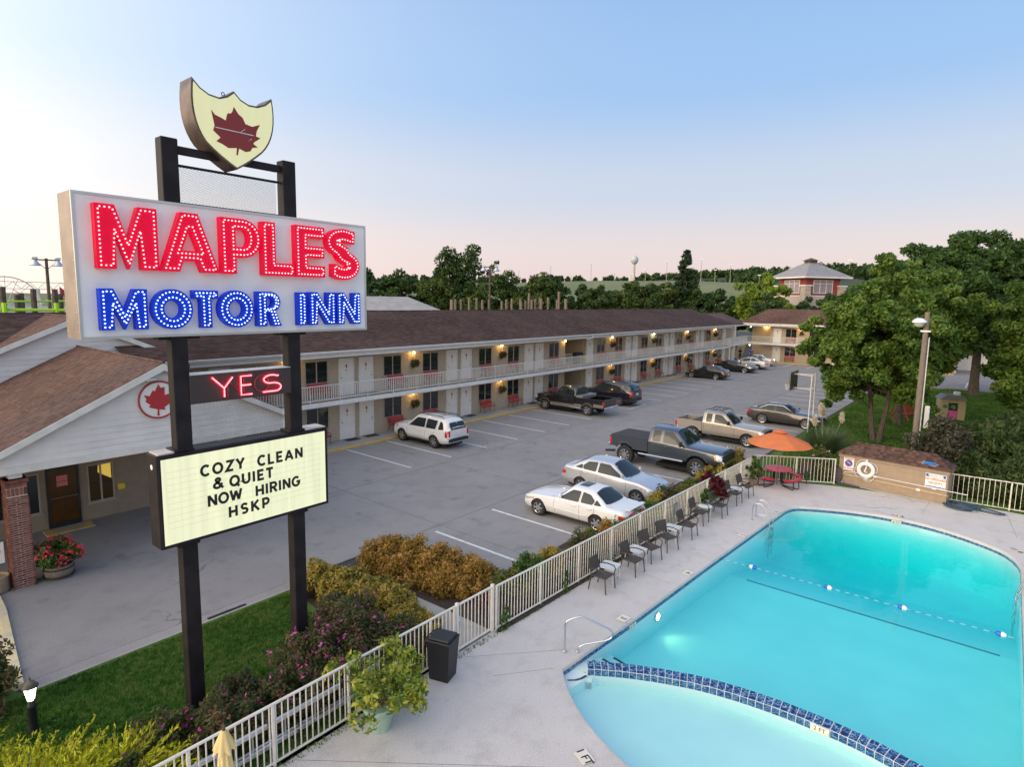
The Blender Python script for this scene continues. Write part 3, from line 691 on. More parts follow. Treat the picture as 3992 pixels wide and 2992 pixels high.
# roof: eave at y=-1.55 (world 27.15), ridge at y=4.3 (world 33.0)
EY, EZ, RY, RZ, XA, XH, XE = -1.55, 5.36, 4.3, 7.24, 5.0, 77.6, 82.8
rf = MB().quad((9.0,EY,EZ),(78.3,EY,EZ),(XH+.4,RY,RZ),(9.0,RY,RZ)).quad((XA,RY,RZ),(XH+.4,RY,RZ),(84,10.2,EZ),(XA,10.2,EZ)).quad((78.3,EY,EZ),(84,.4,EZ-.1),(84,10.2,EZ),(XH+.4,RY,RZ)).quad((XA,EY+1.9,EZ+.61),(9.0,EY+1.9,EZ+.61),(9.0,RY,RZ),(XA,RY,RZ))
rf.quad((9.0,EY,EZ-.06),(78.3,EY,EZ-.06),(84,.4,EZ-.16),(84,10.2,EZ-.06),(9.0,10.2,EZ-.06))
roof = rf.build('roof', M['shingle'], motel)
shingles((9.0,EY,EZ),(78.3,EY,EZ),(XH+.4,RY,RZ),(9.0,RY,RZ), 0, parent=motel)
shingles((78.3,EY,EZ),(84,.4,EZ-.1),(XH+.5,RY,RZ),(XH+.4,RY,RZ), 0, parent=motel)
shingles((XA,EY+1.9,EZ+.61),(9.0,EY+1.9,EZ+.61),(9.0,RY,RZ),(XA,RY,RZ), 0, parent=motel)
MB().tube([(XA,RY,RZ+.01),(XH+.4,RY,RZ+.01)], .06, 4).build('ridge_cap', M['shingle'], motel)
# lower roof bridging to the far wing
br = MB().quad((78.4,-.9,EZ-.12),(88.4,.2,EZ-.12),(89.6,4.3,6.66),(80.5,4.3,6.66)).quad((78.4,-.9,EZ-.18),(80.5,4.3,EZ-.18),(89.6,4.3,EZ-.18),(88.4,.2,EZ-.18)); br.build('bridge_roof', M['shingle'], motel)
shingles((78.4,-.9,EZ-.12),(88.4,.2,EZ-.12),(89.6,4.3,6.66),(80.5,4.3,6.66), 0, parent=motel)
MB().bbox(78.5,-.93,EZ-.28,84.0,-.88,EZ-.12,.01).box(82.2,-.3,F1,82.5,0,5.0).box(83.2,.0,F1,83.5,.3,5.0).build('corner_column', M['white'], motel)
# fascia, gutter and soffit beam
MB().box(9.0,EY-.02,EZ-.17,78.3,EY+.04,EZ-.015).build('fascia', M['white'], motel)
gt = MB(); gt.prism([(0,0),(-.10,.02),(-.12,.10),(-.105,.10),(-.09,.03),(0,.015)], lambda u,v,w:(w,EY-.022+u,EZ-.12+v), 9.0, 78.4); gt.build('gutter', M['white'], motel)
MB().bbox(11.3,EY+.12,EZ-.37,78.0,EY+.24,EZ-.172,.01).build('eave_beam', M['white'], motel)
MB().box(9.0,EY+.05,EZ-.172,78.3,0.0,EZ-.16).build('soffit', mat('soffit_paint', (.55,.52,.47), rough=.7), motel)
for x in (44.0, 47.2, 78.0):
    MB().tube([(x,EY-.08,EZ-.12),(x,EY-.06,EZ-.3),(x-.25,EY+.1,EZ-.42),(x-.5,EY+.25,EZ-.42)], .045, 6).build('downspout', M['white'], motel)
MB().tube([(77.6,-1.35,.1),(77.6,-1.35,2.42)], .06, 8).build('balcony_post', M['white'], motel)

# balcony railing: posts, rails, pickets
def railing(name, label, cat, loc, rz, length, post_dx, h=.90, gap=.105, keep=300, posts=None, m='white', pw=.016, group=None, low=.10, postw=.04, key0=True, rev=False):
    t = thing(name, label, cat, loc, rz, group)
    MB().bbox(0,-.025,h-.04,length,.025,h,.008).build('top_rail', M[m], t)
    MB().bbox(0,-.02,low,length,.02,low+.035,.006).build('bottom_rail', M[m], t)
    pm = MB().bbox(-postw/2,-postw/2,0,postw/2,postw/2,h-.041,.005).mesh('post', M[m])
    px = posts if posts is not None else [i*post_dx for i in range(int(length/post_dx)+1)]+[length]
    for x in px: put('post', pm, t, (min(max(x,postw/2),length-postw/2),0,0))
    km = MB().box(-pw/2,-pw/2,low+.036,pw/2,pw/2,h-.041).mesh('picket', M[m])
    xs_ = [x for x in np.arange(gap, length, gap) if min(abs(x-p) for p in px) > postw*.6+pw]
    if rev: xs_ = xs_[::-1]
    for x in xs_[:keep]: put('picket', km, t, (x,0,0))
    if xs_[keep:]:
        b = MB()
        for x in xs_[keep:]: b.box(x-pw/2,-pw/2,low+.036,x+pw/2,pw/2,h-.041)
        stuff(b.build('picket_run', M[m], t))
    return t
railing('balcony_railing', 'long white picket railing along the motel upper walkway', 'railing', (11.7, WY-1.36, 2.665), 0, 66.1, 1.82, gap=.14, pw=.026, keep=300)
railing('bridge_railing', 'short white railing on the bridge to the far wing', 'railing', (78.2, WY-.5, 2.655), R(1), 9.0, 1.5, gap=.15, pw=.026)
railing('stair_railing', 'white railing by dark grill in the upper stair recess', 'railing', (43.0, WY+.5, 2.66), 0, 2.2, 1.1, gap=.15)
gr = thing('cooking_grill', 'black covered grill in the upper stair recess', 'grill', (44.6, WY+.25, 2.665))
MB().bbox(-.55,-.25,.62,.55,.25,.95,.06).build('hood', M['blackpl'], gr); MB().box(-.5,-.2,.0,-.44,.2,.6).box(.44,-.2,0,.5,.2,.6).box(-.44,-.2,.1,.44,.2,.14).build('cart', M['blackpl'], gr)
# wall lamps
LX = [16.77, 25.27, 33.79, 42.05, 49.85, 58.45, 67.0, 75.5]
lamp_mb = MB().lathe([(0,.06),(.05,.05),(.075,0),(.06,-.06),(0,-.08)], 10).mesh('globe', M['lampglow'], 30)
lamp_mb2 = MB().lathe([(0,.06),(.05,.05),(.075,0),(.06,-.06),(0,-.08)], 10).mesh('globe', M['lampglow2'], 30)
base_me = MB().lathe([(.05,0),(.05,.03),(.02,.09)], 8, (0,-.09,0), 'y').tube([(0,0,.02),(0,-.08,.09),(0,-.12,.08)], .012).mesh('bracket', M['chrome'])
def wall_lamp(x, y, z, label, cool=False, rz=0, e=17):
    t = thing('wall_lamp', label, 'lamp', (x, y, z), rz, 'lit lamps on the motel walls')
    put('bracket', base_me, t); put('globe', lamp_mb2 if cool else lamp_mb, t, (0,-.14,0))
    l_ = bpy.data.lights.new('lamp_light', 'POINT'); l_.energy = e; l_.color = (1,.60,.16) if not cool else (1,.93,.6); l_.shadow_soft_size = .08
    lo_ = bpy.data.objects.new('lamp_light', l_); COL.objects.link(lo_); lo_.parent = t; lo_.location = (0,-.24,0)
for i, x in enumerate(LX):
    wall_lamp(x, WY, F2+2.12, 'lit wall lamp under the motel eave, %s from the office end' % ORD[i], cool=(i == 5))
    if i not in (0, 3): wall_lamp(x-.05, WY, F1+2.12, 'lit wall lamp under the balcony, %s from the office end' % ORD[i], e=12)
# red benches
def make_bench(name, label, loc, rz, w=1.25):
    t = thing(name, label, 'bench', loc, rz, 'red slatted benches along the motel rooms')
    sm = MB().bbox(-w/2,-.035,-.014,w/2,.035,.014,.005).mesh('seat_slat', M['red'])
    for k in range(4): put('seat_slat', sm, t, (0,-.13-.095*k,.43))
    bm_ = MB().bbox(-w/2,-.012,-.045,w/2,.012,.045,.005).mesh('back_slat', M['red'])
    for k in range(3):
        o = put('back_slat', bm_, t, (0,-.055+.028*k,.55+.115*k)); o.rotation_euler = (R(-14),0,0)
    for s in (-1, 1):
        x = s*(w/2-.10)
        b = MB().tube([(x,-.45,0),(x,-.40,.20),(x,-.43,.40),(x,-.10,.41),(x,-.06,.52),(x,.02,.84)], .018, 6).tube([(x,-.10,.40),(x,-.03,.2),(x,.02,0)], .018, 6).tube([(x,-.43,.40),(x,-.47,.58),(x,-.40,.63),(x,-.05,.60)], .014, 6)
        b.build('side_frame', M['wrought'], t)
    return t
bench0 = make_bench('garden_bench', 'b', (24.2, WY-.08, F1), 0); bt = tree_of(bench0); first = True
BX = [14.9, 18.4, 23.75, 26.75, 32.2, 35.3, 40.6, 48.1, 51.3, 56.6, 59.9, 65.2, 68.4, 73.7, 77.2]
for fz, fl_ in ((F1, 'ground walkway'), (F2, 'upper balcony')):
    for i, x in enumerate(BX):
        lab = 'red slatted bench on the %s, %s from the office end' % (fl_, ORD[i])
        xx = x+random.uniform(-.1,.1)
        if first: bench0['label'] = lab; bench0.location = (xx, WY-.08, fz); first = False
        else: dup(bench0, (xx, WY-.08, fz+.002), 0, lab, tree=bt)
# door mats
mat_me = MB().bbox(-.42,-.28,0,.42,.28,.014,.005).mesh('door_mat', mat('brown_mat', (.05,.03,.028), (.08,.05,.045), 30, rough=1))
for fz, fl_ in ((F1, 'ground floor'), (F2, 'upper floor')):
    k = 0
    for x in DX:
        if x < 11.6: continue
        k += 1
        if fz == F2 and k in (2,): continue
        m_ = put('door_mat', mat_me, None, (x+.5, WY-.42, fz+.006), random.uniform(-.08,.08))
        tag(m_, 'brown mat before %s door from the office end, %s' % (ORD[k-1], fl_), 'door mat', 'mats in front of the room doors')
# ------------------------------------------------------------------ far wing, turned a little
wing = thing('far_wing_building', 'two-storey tan wing facing the lot end with brown roof', 'building', (88.35, 28.6, 0), R(-84.5))
wW = [4.9, 7.85, 12.7, 15.7, 20.6]; wD = [3.4, 10.9, 18.8]
for fz, nm in ((F1, 'lower_wall'), (F2, 'upper_wall')):
    z1 = 2.42 if fz == F1 else 5.05
    facade_wall(wing, 2.95 if fz == F2 else 1.7, 24, fz, z1, [(x, fz+.8, 1.42, WH) for x in wW], wD, M['wall'], name=nm)
    for x in wW: add_window(wing, x, fz+.8, 1.42, WH)
    for i, x in enumerate(wD): add_door(wing, x, fz, i % 2 == 1)
    cb = MB()
    for x in wW: cb.box(x+.05, .10, fz+.85, x+1.37, .11, fz+.80+WH-.05)
    cb.build('curtains', M['curtain'], wing)
MB().box(.1,2.0,F1,2.95,2.15,5.05).box(2.95,.32,F1,3.1,2.0,2.4).box(2.95,.32,2.66,3.1,2.15,5.05).box(24,0,0,24.25,8.6,5.05).box(.1,2.16,0,.35,8.6,5.05).box(.35,8.35,0,24,8.6,5.05).build('recess_wall', M['wall'], wing)
MB().bbox(-1.0,-1.45,2.42,24,-.003,2.655,.012).build('balcony_slab', M['white'], wing)
MB().box(.0,-1.5,-.1,24,.0,.1).build('walkway', M['walk'], wing); MB().bbox(0,-1.64,-.1,24,-1.502,.104,.02).build('kerb', M['yellowp'], wing)
rw = MB().quad((-1.0,-1.6,EZ),(24.6,-1.6,EZ),(24.6,4.3,7.34),(1.8,4.3,7.34)).quad((1.8,4.3,7.34),(24.6,4.3,7.34),(24.6,10.2,EZ),(-1.0,10.2,EZ)).quad((-1.0,-1.6,EZ),(1.8,4.3,7.34),(-1.0,10.2,EZ)).quad((-1.0,-1.6,EZ-.06),(-1,10.2,EZ-.06),(24.6,10.2,EZ-.06),(24.6,-1.6,EZ-.06))
rw.build('roof', M['shingle'], wing)
shingles((-1.0,-1.6,EZ),(24.6,-1.6,EZ),(24.6,4.3,7.34),(1.8,4.3,7.34), parent=wing)
MB().box(-1,-1.62,EZ-.17,24.6,-1.56,EZ-.015).bbox(-.6,-1.48,EZ-.37,24,-1.36,EZ-.172,.01).build('fascia', M['white'], wing)
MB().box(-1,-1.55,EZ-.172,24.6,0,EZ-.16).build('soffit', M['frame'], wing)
# far-wing stair
sb = MB()
for k in range(13): sb.box(-1.9,.5+.26*k,.1+.19*k,-.9,.76+.26*k,.29+.19*k)
sb.build('stair', M['walk'], wing)
def wpt(u, v, z): 
    a = R(-84.5); return (88.35+u*math.cos(a)-v*math.sin(a), 28.6+u*math.sin(a)+v*math.cos(a), z)
railing('wing_railing', 'white picket railing along the far wing balcony', 'railing', wpt(-.9,-1.4,2.657), R(-84.5), 24.0, 2.5, gap=.14, pw=.028)
for u, z, nm, cool in ((.3,F2+2.15,'cool lit lamp at the upper corner of the far wing',True),(.3,F1+2.1,'lit lamp at the lower corner of the far wing',False),(6.95,F2+2.15,'lit lamp above hanging basket on the far wing, upper floor',False),(6.95,F1+2.15,'lit lamp above hanging basket on the far wing, ground floor',False)):
    wall_lamp(*wpt(u,0,z), nm, cool, R(-84.5), e=45)
lf = bpy.data.lights.new('stair_lamp', 'POINT'); lf.energy = 40; lf.color = (1,.6,.1); lf.shadow_soft_size = .1
wall_lamp(*wpt(2.0,2.0,F2+2.1), 'lit lamp in the upper stair recess of the far wing', False, R(-84.5), e=40)
for j, (fz, fl_) in enumerate(((F1,'ground floor'),(F2,'upper floor'))):
    for i, u in enumerate((5.6, 8.5, 13.4, 16.4)):
        dup(bench0, wpt(u,-.08,fz+.003), R(-84.5), 'red bench on the far wing %s, %s from the corner' % (fl_, ORD[i]), 'red benches on the far wing', tree=bt)
# ------------------------------------------------------------------ foliage tools
def leaf_cloud(cent, rad, n, size, up=.5, out=.6, flat=.0, shape=1.6):
    """n leaf faces spread in clumps: cent (k,3), rad (k,) or (k,3)"""
    cent = np.asarray(cent, float); k = len(cent); rad = np.asarray(rad, float)
    if rad.ndim == 1: rad = np.repeat(rad[:,None], 3, 1)
    w = (rad.prod(1))**.6; idx = rng.choice(k, n, p=w/w.sum())
    d = rng.normal(size=(n,3)); d /= np.linalg.norm(d, axis=1, keepdims=True)
    r = rng.uniform(.25, 1, (n,1))**.6
    pos = cent[idx]+d*r*rad[idx]
    nr = rng.normal(size=(n,3))*.75+d*out+np.array([0,0,up]); nr /= np.linalg.norm(nr, axis=1, keepdims=True)
    a = np.cross(nr, rng.normal(size=(n,3))); a /= np.linalg.norm(a, axis=1, keepdims=True)+1e-9; b = np.cross(nr, a)
    s = (size*rng.uniform(.6,1.35,n))[:,None]
    V = np.empty((n,4,3)); V[:,0] = pos-a*s*.5*shape; V[:,1] = pos+b*s*.42-nr*s*.08; V[:,2] = pos+a*s*.5*shape; V[:,3] = pos-b*s*.42-nr*s*.08
    return V.reshape(-1,3), np.arange(n*4).reshape(n,4)
def crown_clumps(k, R3, lo=-1.0, shell=.55, cr=(.16,.3), bump=.16):
    """clump centres through a rounded crown of semi-axes R3"""
    d = rng.normal(size=(k*3,3)); d /= np.linalg.norm(d, axis=1, keepdims=True); d = d[d[:,2] > lo][:k]
    ph = rng.uniform(0, 6.28, 6); az = np.arctan2(d[:,1], d[:,0]); lump = 1+bump*(np.sin(3*az+ph[0]+2*d[:,2])*.5+np.sin(5*az+ph[1]-4*d[:,2])*.4+np.sin(7*d[:,2]+ph[2]+2*az)*.5)
    r = rng.uniform(shell, 1, (len(d),1))**.7*lump[:,None]; c = d*r*np.array(R3)
    return c, rng.uniform(*cr, len(d))*np.mean(R3)
def limbs(mb, base, top, n, spread, r0, forks=2):
    base, top = Vector(base), Vector(top)
    pts = [base.lerp(top, t)+Vector((random.uniform(-.08,.08), random.uniform(-.08,.08), 0))*(t*(top-base).length*.4) for t in (0,.12,.35,.6,.85,1)]
    mb.tube(pts, [r0*1.35, r0, r0*.85, r0*.65, r0*.4, r0*.15], 7)
    for k in range(n):
        t = random.uniform(.28,.85); a = 2*PI*k/n+random.uniform(-.4,.4); p = base.lerp(top, t); l_ = spread*random.uniform(.6,1.05)*(1.15-t)
        q = p+Vector((math.cos(a)*l_, math.sin(a)*l_, l_*random.uniform(.45,.9))); mid = p.lerp(q,.5)+Vector((0,0,-.06*l_))
        mb.tube([p, mid, q], [r0*.42, r0*.28, r0*.08], 5, caps=False)
        for f in range(forks):
            b2 = a+random.uniform(-1,1); q2 = mid+Vector((math.cos(b2),math.sin(b2),.7))*l_*.45
            mb.tube([mid, q2], [r0*.2, r0*.05], 4, caps=False)
M['lf_maple'] = leafmat('maple_leaves', (.034,.074,.014), (.105,.20,.032), (.27,.37,.08), .45, scale=.8)
M['lf_dark'] = leafmat('dark_leaves', (.022,.055,.015), (.060,.125,.028), (.13,.22,.055), .42)
M['lf_far'] = leafmat('far_leaves', (.026,.055,.017), (.058,.11,.03), (.10,.165,.05), .35, scale=.35)
M['lf_far2'] = leafmat('far_pale_leaves', (.042,.075,.018), (.09,.135,.03), (.15,.20,.05), .35, scale=.35)
M['lf_lime'] = leafmat('lime_leaves', (.09,.16,.018), (.19,.28,.03), (.29,.38,.06), .4, scale=.5)
M['lf_conif'] = leafmat('conifer_sprays', (.014,.03,.014), (.028,.055,.022), (.05,.085,.03), .15)
M['lf_nandina'] = leafmat('nandina_leaves', (.13,.12,.02), (.36,.29,.045), (.56,.40,.11), .35, scale=3)
M['lf_nandina2'] = leafmat('russet_nandina_leaves', (.15,.095,.018), (.35,.22,.035), (.50,.28,.09), .35, scale=3)
M['lf_crape'] = leafmat('crape_myrtle_leaves', (.034,.064,.020), (.085,.105,.036), (.20,.12,.065), .36, scale=2.2)
M['lf_junip'] = leafmat('golden_juniper_sprays', (.26,.28,.015), (.52,.54,.025), (.74,.68,.06), .4, scale=2.2)
M['lf_croton'] = leafmat('variegated_leaves', (.06,.12,.02), (.20,.28,.035), (.50,.48,.07), .3, scale=5)
M['lf_green'] = leafmat('green_leaves', (.03,.07,.016), (.075,.155,.03), (.14,.24,.05), .35, scale=3)
M['lf_yelgreen'] = leafmat('yellow_green_leaves', (.05,.07,.014), (.12,.14,.025), (.20,.20,.04), .3, scale=3)
M['lf_red'] = leafmat('dark_red_leaves', (.05,.012,.016), (.11,.02,.026), (.18,.035,.04), .25, scale=4)
M['lf_pampas'] = leafmat('pampas_blades', (.07,.12,.045), (.13,.20,.08), (.24,.30,.15), .35, scale=2)
M['pink'] = mat('magenta_blossom', (.62,.05,.36), (.80,.14,.50), 9, rough=.6, trans=.3)
M['redfl'] = mat('red_blossom', (.75,.03,.06), (.85,.10,.16), 9, rough=.6, trans=.3)
M['plume'] = mat('cream_plume', (.62,.55,.42), (.7,.64,.52), 12, rough=1, trans=.3)

# ------------------------------------------------------------------ office with the gabled drive-through canopy
office = thing('office_building', 'tan motel office with white sided gables and drive-through canopy', 'building', (0,0,0))
OY, GY, PX = 25.1, 20.5, 7.62
# front wall with the door and two windows
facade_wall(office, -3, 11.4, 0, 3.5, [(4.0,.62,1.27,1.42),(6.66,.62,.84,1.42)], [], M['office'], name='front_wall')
for o_ in [c for c in bpy.data.objects if c.name.startswith('front_wall')]: o_.location = (0, OY, 0)
ow = [put('window', window_parts(.84,1.42)[0], office, (6.66,OY,.62)), put('window', window_parts(1.27,1.42)[0], office, (4.0,OY,.62))]
M['warmglass'] = mat('glass_with_warm_room', (.016,.011,.008), rough=.08, spec=.4, emit=(1,.50,.06), es=.012)  # glow of the room behind is put into this pane as emission
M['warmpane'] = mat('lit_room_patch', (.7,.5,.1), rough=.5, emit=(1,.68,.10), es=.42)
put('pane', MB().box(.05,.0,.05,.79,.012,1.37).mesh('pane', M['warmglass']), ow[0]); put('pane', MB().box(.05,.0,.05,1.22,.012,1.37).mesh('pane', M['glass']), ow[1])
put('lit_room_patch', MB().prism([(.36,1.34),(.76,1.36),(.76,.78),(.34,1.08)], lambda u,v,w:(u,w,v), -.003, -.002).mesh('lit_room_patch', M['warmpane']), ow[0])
put('meeting_rail', MB().box(.05,-.015,.68,.79,.02,.72).mesh('meeting_rail', M['black']), ow[0])
sd_ = MB()
for k in range(22):
    z = .02+.155*k
    for a, b in ((-3,11.4),):
        sd_.add([(a,OY-.004,z),(b,OY-.004,z),(b,OY-.016,z),(a,OY-.016,z)], [(0,1,2,3)])
dr_ = thing_door = put('office_door', MB().box(0,-.05,0,.07,0,2.14).box(.89,-.05,0,.96,0,2.14).box(.07,-.05,2.05,.89,0,2.14).box(.07,-.05,0,.89,0,.18).mesh('office_door', M['black']), office, (5.45,OY-.004,.01))
M['doorglass'] = mat('door_glass_warm', (.014,.010,.008), (.05,.024,.006), 1.6, 3, rough=.1, spec=.4, emit=(1,.42,.03), es=.010)  # indoor glow is put into the door glass as orange colour and emission
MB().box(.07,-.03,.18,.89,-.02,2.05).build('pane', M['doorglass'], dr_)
MB().tube([(.08,-.07,1.05),(.88,-.07,1.05)], .012).build('push_bar', M['steel'], dr_)
MB().box(.30,-.034,1.62,.62,-.031,1.82).box(.30,-.034,1.44,.62,-.031,1.60).build('notice_sheets', mat('red_notice', (.62,.12,.13), (.70,.25,.25), 30, rough=.6), dr_)
MB().bbox(7.6,OY-.1,.92,7.83,OY,1.14,.01).build('mail_box', mat('yellow_box', (.75,.58,.04), rough=.5), office)
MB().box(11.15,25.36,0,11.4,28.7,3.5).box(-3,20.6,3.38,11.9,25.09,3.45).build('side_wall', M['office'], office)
# canopy gable: individual siding boards under a 6/12 roof
def gable_boards(par, y, px, pz, slope, z0, half, bh=.19, hole=None, name='siding_board'):
    z = z0; k = 0
    while z < pz-.05:
        z1 = min(z+bh, pz); w0 = min(half, (pz-z)/slope); w1 = max(0.0, min(half, (pz-z1)/slope))
        b = MB(); t0, t1 = .022, .004
        vs = [(px-w0,y-t0,z),(px+w0,y-t0,z),(px+w1,y-t1,z1+.004),(px-w1,y-t1,z1+.004),(px-w0,y+.05,z),(px+w0,y+.05,z),(px+w1,y+.05,z1+.004),(px-w1,y+.05,z1+.004)]
        b.add(vs, [(0,1,2,3),(5,4,7,6),(4,5,1,0),(1,5,6,2),(4,0,3,7)]); b.build(name, M['siding'], par)
        z = z1; k += 1
SL = .50; PZ = 5.98
gable_boards(office, GY, PX, PZ-.12, SL, 3.46, 4.28)
def gable_roof(par, px, pz, slope, half, y0, y1, m='shingle', keep=0, trim=.2, th=.14, nm='roof'):
    e = pz-slope*half; b = MB()
    for s in (-1, 1):
        b.quad((px,y0,pz),(px+s*half,y0,e),(px+s*half,y1,e),(px,y1,pz))
        b.quad((px,y0,pz-th),(px+s*half,y0,e-th),(px+s*half,y1,e-th),(px,y1,pz-th))
        b.quad((px+s*half,y0,e),(px+s*half,y1,e),(px+s*half,y1,e-th),(px+s*half,y0,e-th))
    b.build(nm, M[m], par)
    shingles((px-half,y1,e),(px-half,y0,e),(px,y0,pz),(px,y1,pz), keep, parent=par, m=m, key=camkey if keep else None)
    shingles((px+half,y0,e),(px+half,y1,e),(px,y1,pz),(px,y0,pz), 0, parent=par, m=m)
    t = MB()
    for s in (-1, 1):
        f = lambda u,v,w: (px+s*u, w, v)
        t.prism([(0,pz-.01),(half,e-.01),(half,e-trim),(0,pz-trim-.03)], f, y0-.035, y0-.004)
    t.build('rake_board', M['white'], par)
    MB().tube([(px,y0-.02,pz+.015),(px,y1,pz+.015)], .05, 5).build('ridge_cap', M[m], par)
gable_roof(office, PX, PZ+.06, SL, 4.45, GY-.22, 28.75, keep=280)
MB().bbox(3.2,GY-.03,3.25,12.0,GY+.16,3.455,.01).build('canopy_beam', M['white'], office)
MB().bbox(3.62,GY+.02,3.24,4.0,GY+.4,3.25,.002).bbox(3.66,GY+.04,3.12,3.96,GY+.34,3.25,.005).build('post_cap', M['white'], office)
MB().tube([(7.25,GY-.06,5.62),(7.25,GY-.18,5.58)], .02).bbox(7.1,GY-.26,5.5,7.4,GY-.12,5.6,.02).build('gable_lamp', M['alu'], office)
# brick pillar, one brick at a time
M['brick'] = mat('brick_red', (.15,.050,.038), (.22,.085,.062), 9, rough=.85, rnd=.45, bump=.4, bscale=60)
pil = put('brick_pillar', MB().box(-.225,-.225,0,.225,.225,3.10).mesh('brick_pillar', mat('mortar', (.60,.54,.50), rough=.95)), office, (3.80,GY+.20,0))
bl = MB().bbox(-.094,-.012,-.0245,.094,.012,.0245,.003).mesh('brick', M['brick']); bs = MB().bbox(-.044,-.012,-.0245,.044,.012,.0245,.003).mesh('brick', M['brick'])
restb = MB(); NC = 40
for c in range(NC):
    z = .04+c*.0655
    for fi, (ax, ay, rz) in enumerate(((0,-1,0),(-1,0,R(-90)),(1,0,R(90)),(0,1,R(180)))):
        sp_ = [(-.13,bl),(.075,bl),(.21,bs)][:3] if c % 2 == 0 else [(-.19,bs),(-.045,bl),(.155,bl)]
        if c % 2 == 0: sp_ = [(-.135,bl),(.07,bl),(.212,bs)]
        for u, me_ in sp_:
            x, y = (u*math.cos(rz)+ax*.228, u*math.sin(rz)+ay*.228) if True else 0
            if fi < 2: put('brick', me_, pil, (x, y, z), rz)
            else:
                hw = .095 if me_ is bl else .045; cx_, sn_ = abs(math.cos(rz)), abs(math.sin(rz))
                restb.box(x-hw*cx_-.012*sn_, y-hw*sn_-.012*cx_, z-.027, x+hw*cx_+.012*sn_, y+hw*sn_+.012*cx_, z+.027)
for fi, (ax, ay, rz) in enumerate(((0,-1,0),(-1,0,R(-90)))):     # soldier course on top
    so = MB().bbox(-.036,-.016,-.10,.036,.016,.10,.003).mesh('brick', M['brick'])
    for u in (-.185,-.092,0,.092,.185):
        put('brick', so, pil, (u*math.cos(rz)+ax*.23, u*math.sin(rz)+ay*.23, 2.76), rz)
    tp = MB().bbox(-.04,-.018,-.055,.04,.018,.055,.003).mesh('brick', M['brick'])
    for u in (-.185,-.092,0,.092,.185): put('brick', tp, pil, (u*math.cos(rz)+ax*.235, u*math.sin(rz)+ay*.235, 2.94), rz)
stuff(restb.build('brick_backs', M['brick'], pil))
MB().bbox(-.27,-.27,3.0,.27,.27,3.10,.01).build('pillar_cap', M['brick'], pil)
# tall rear gable of the office block
gable_boards(office, 29.0, PX, 7.06, .455, 3.4, 4.3, bh=.2)
MB().box(PX-4.25,29.06,0,PX+4.25,29.3,5.0).build('rear_block_wall', M['siding'], office)
gable_roof(office, PX, 7.2, .455, 4.55, 28.75, 33.2)
# second canopy-side low gable wall seen through the sign mesh is the same gable; side downspout
MB().tube([(11.8,GY+.1,3.5),(11.55,GY+.4,3.2),(11.5,GY+.6,.1)], .04, 6).build('downspout', M['white'], office)
# round maple leaf plaque on the canopy gable
pq = thing('maple_leaf_plaque', 'round white plaque with red maple leaf on the canopy gable', 'plaque', (7.48,GY-.045,4.88))
MB().lathe([(.60,0),(.60,-.03),(.0,-.03)], 40, axis='y').build('disc', M['plastic'], pq, 30)
rg = MB(); ring = [(math.cos(2*PI*k/40)*.575, -.032, math.sin(2*PI*k/40)*.575) for k in range(40)]; rg.tube(ring, .03, 6, closed=True); rg.build('ring', M['redleaf'], pq, True)
LEAF2 = [(.0,.49),(.07,.37),(.18,.39),(.17,.13),(.40,.18),(.32,.05),(.38,-.11),(.15,-.25),(.17,-.34),(-.01,-.31),(-.01,-.51),(-.07,-.50),(-.05,-.30),(-.30,-.21),(-.25,-.14),(-.40,-.01),(-.35,.03),(-.42,.19),(-.26,.14),(-.17,.31),(-.10,.28)]
MB().prism(LEAF2, lambda u,v,w:(u,w,v), -.03, -.045).build('maple_leaf', M['redleaf'], pq)
# flower barrel and ash urn by the pillar
br_ = thing('flower_barrel', 'wooden half barrel of red flowers beside the brick pillar', 'planter', (4.62,20.62,0))
bb = MB().lathe([(.30,0),(.36,.12),(.38,.25),(.36,.38),(.32,.38),(.30,.33),(0,.33)], 18); bb.build('barrel', M['wood'], br_, 40)
for z in (.08,.30): MB().lathe([(.352,z-.02),(.385,z-.02),(.385,z+.02),(.352,z+.02)], 18, caps=False).build('hoop', M['wrought'], br_)
c_ = [(random.uniform(-.38,.38), random.uniform(-.38,.38), random.uniform(.45,.95)) for _ in range(26)]
V, F = leaf_cloud(c_, np.full(26,.2), 2600, .075); put('foliage', mesh_np('foliage', V, F, M['lf_green']), br_)
V, F = leaf_cloud([(x*1.2,y*1.2,z+.03) for x, y, z in c_ if x > -.25 or z > .7], np.full(len([1 for x,y,z in c_ if x > -.25 or z > .7]),.22), 800, .065, up=.8); put('blossoms', mesh_np('blossoms', V, F, M['redfl']), br_)
ur = thing('ash_urn', 'tan round sand urn at the foot of brick pillar', 'urn', (3.22,20.72,0))
MB().lathe([(.26,0),(.30,.05),(.29,.42),(.31,.46),(.27,.46),(.26,.40),(0,.40)], 18).build('bowl', M['stucco'], ur, 40)
sg = thing('small_stand_sign', 'small white notice board on a stake beside the pillar', 'sign', (3.22,20.72,.40))
MB().box(-.02,-.01,0,.02,.01,.5).build('stake', M['white'], sg); MB().bbox(-.24,-.012,.38,.24,.012,.98,.004).build('board', M['plastic'], sg)
textobj('notice_text', 'OFFICE', .11, mat('orange_print', (.8,.25,.05)), sg, (0,-.0135,.72), (R(90),0,0), bold=.003)
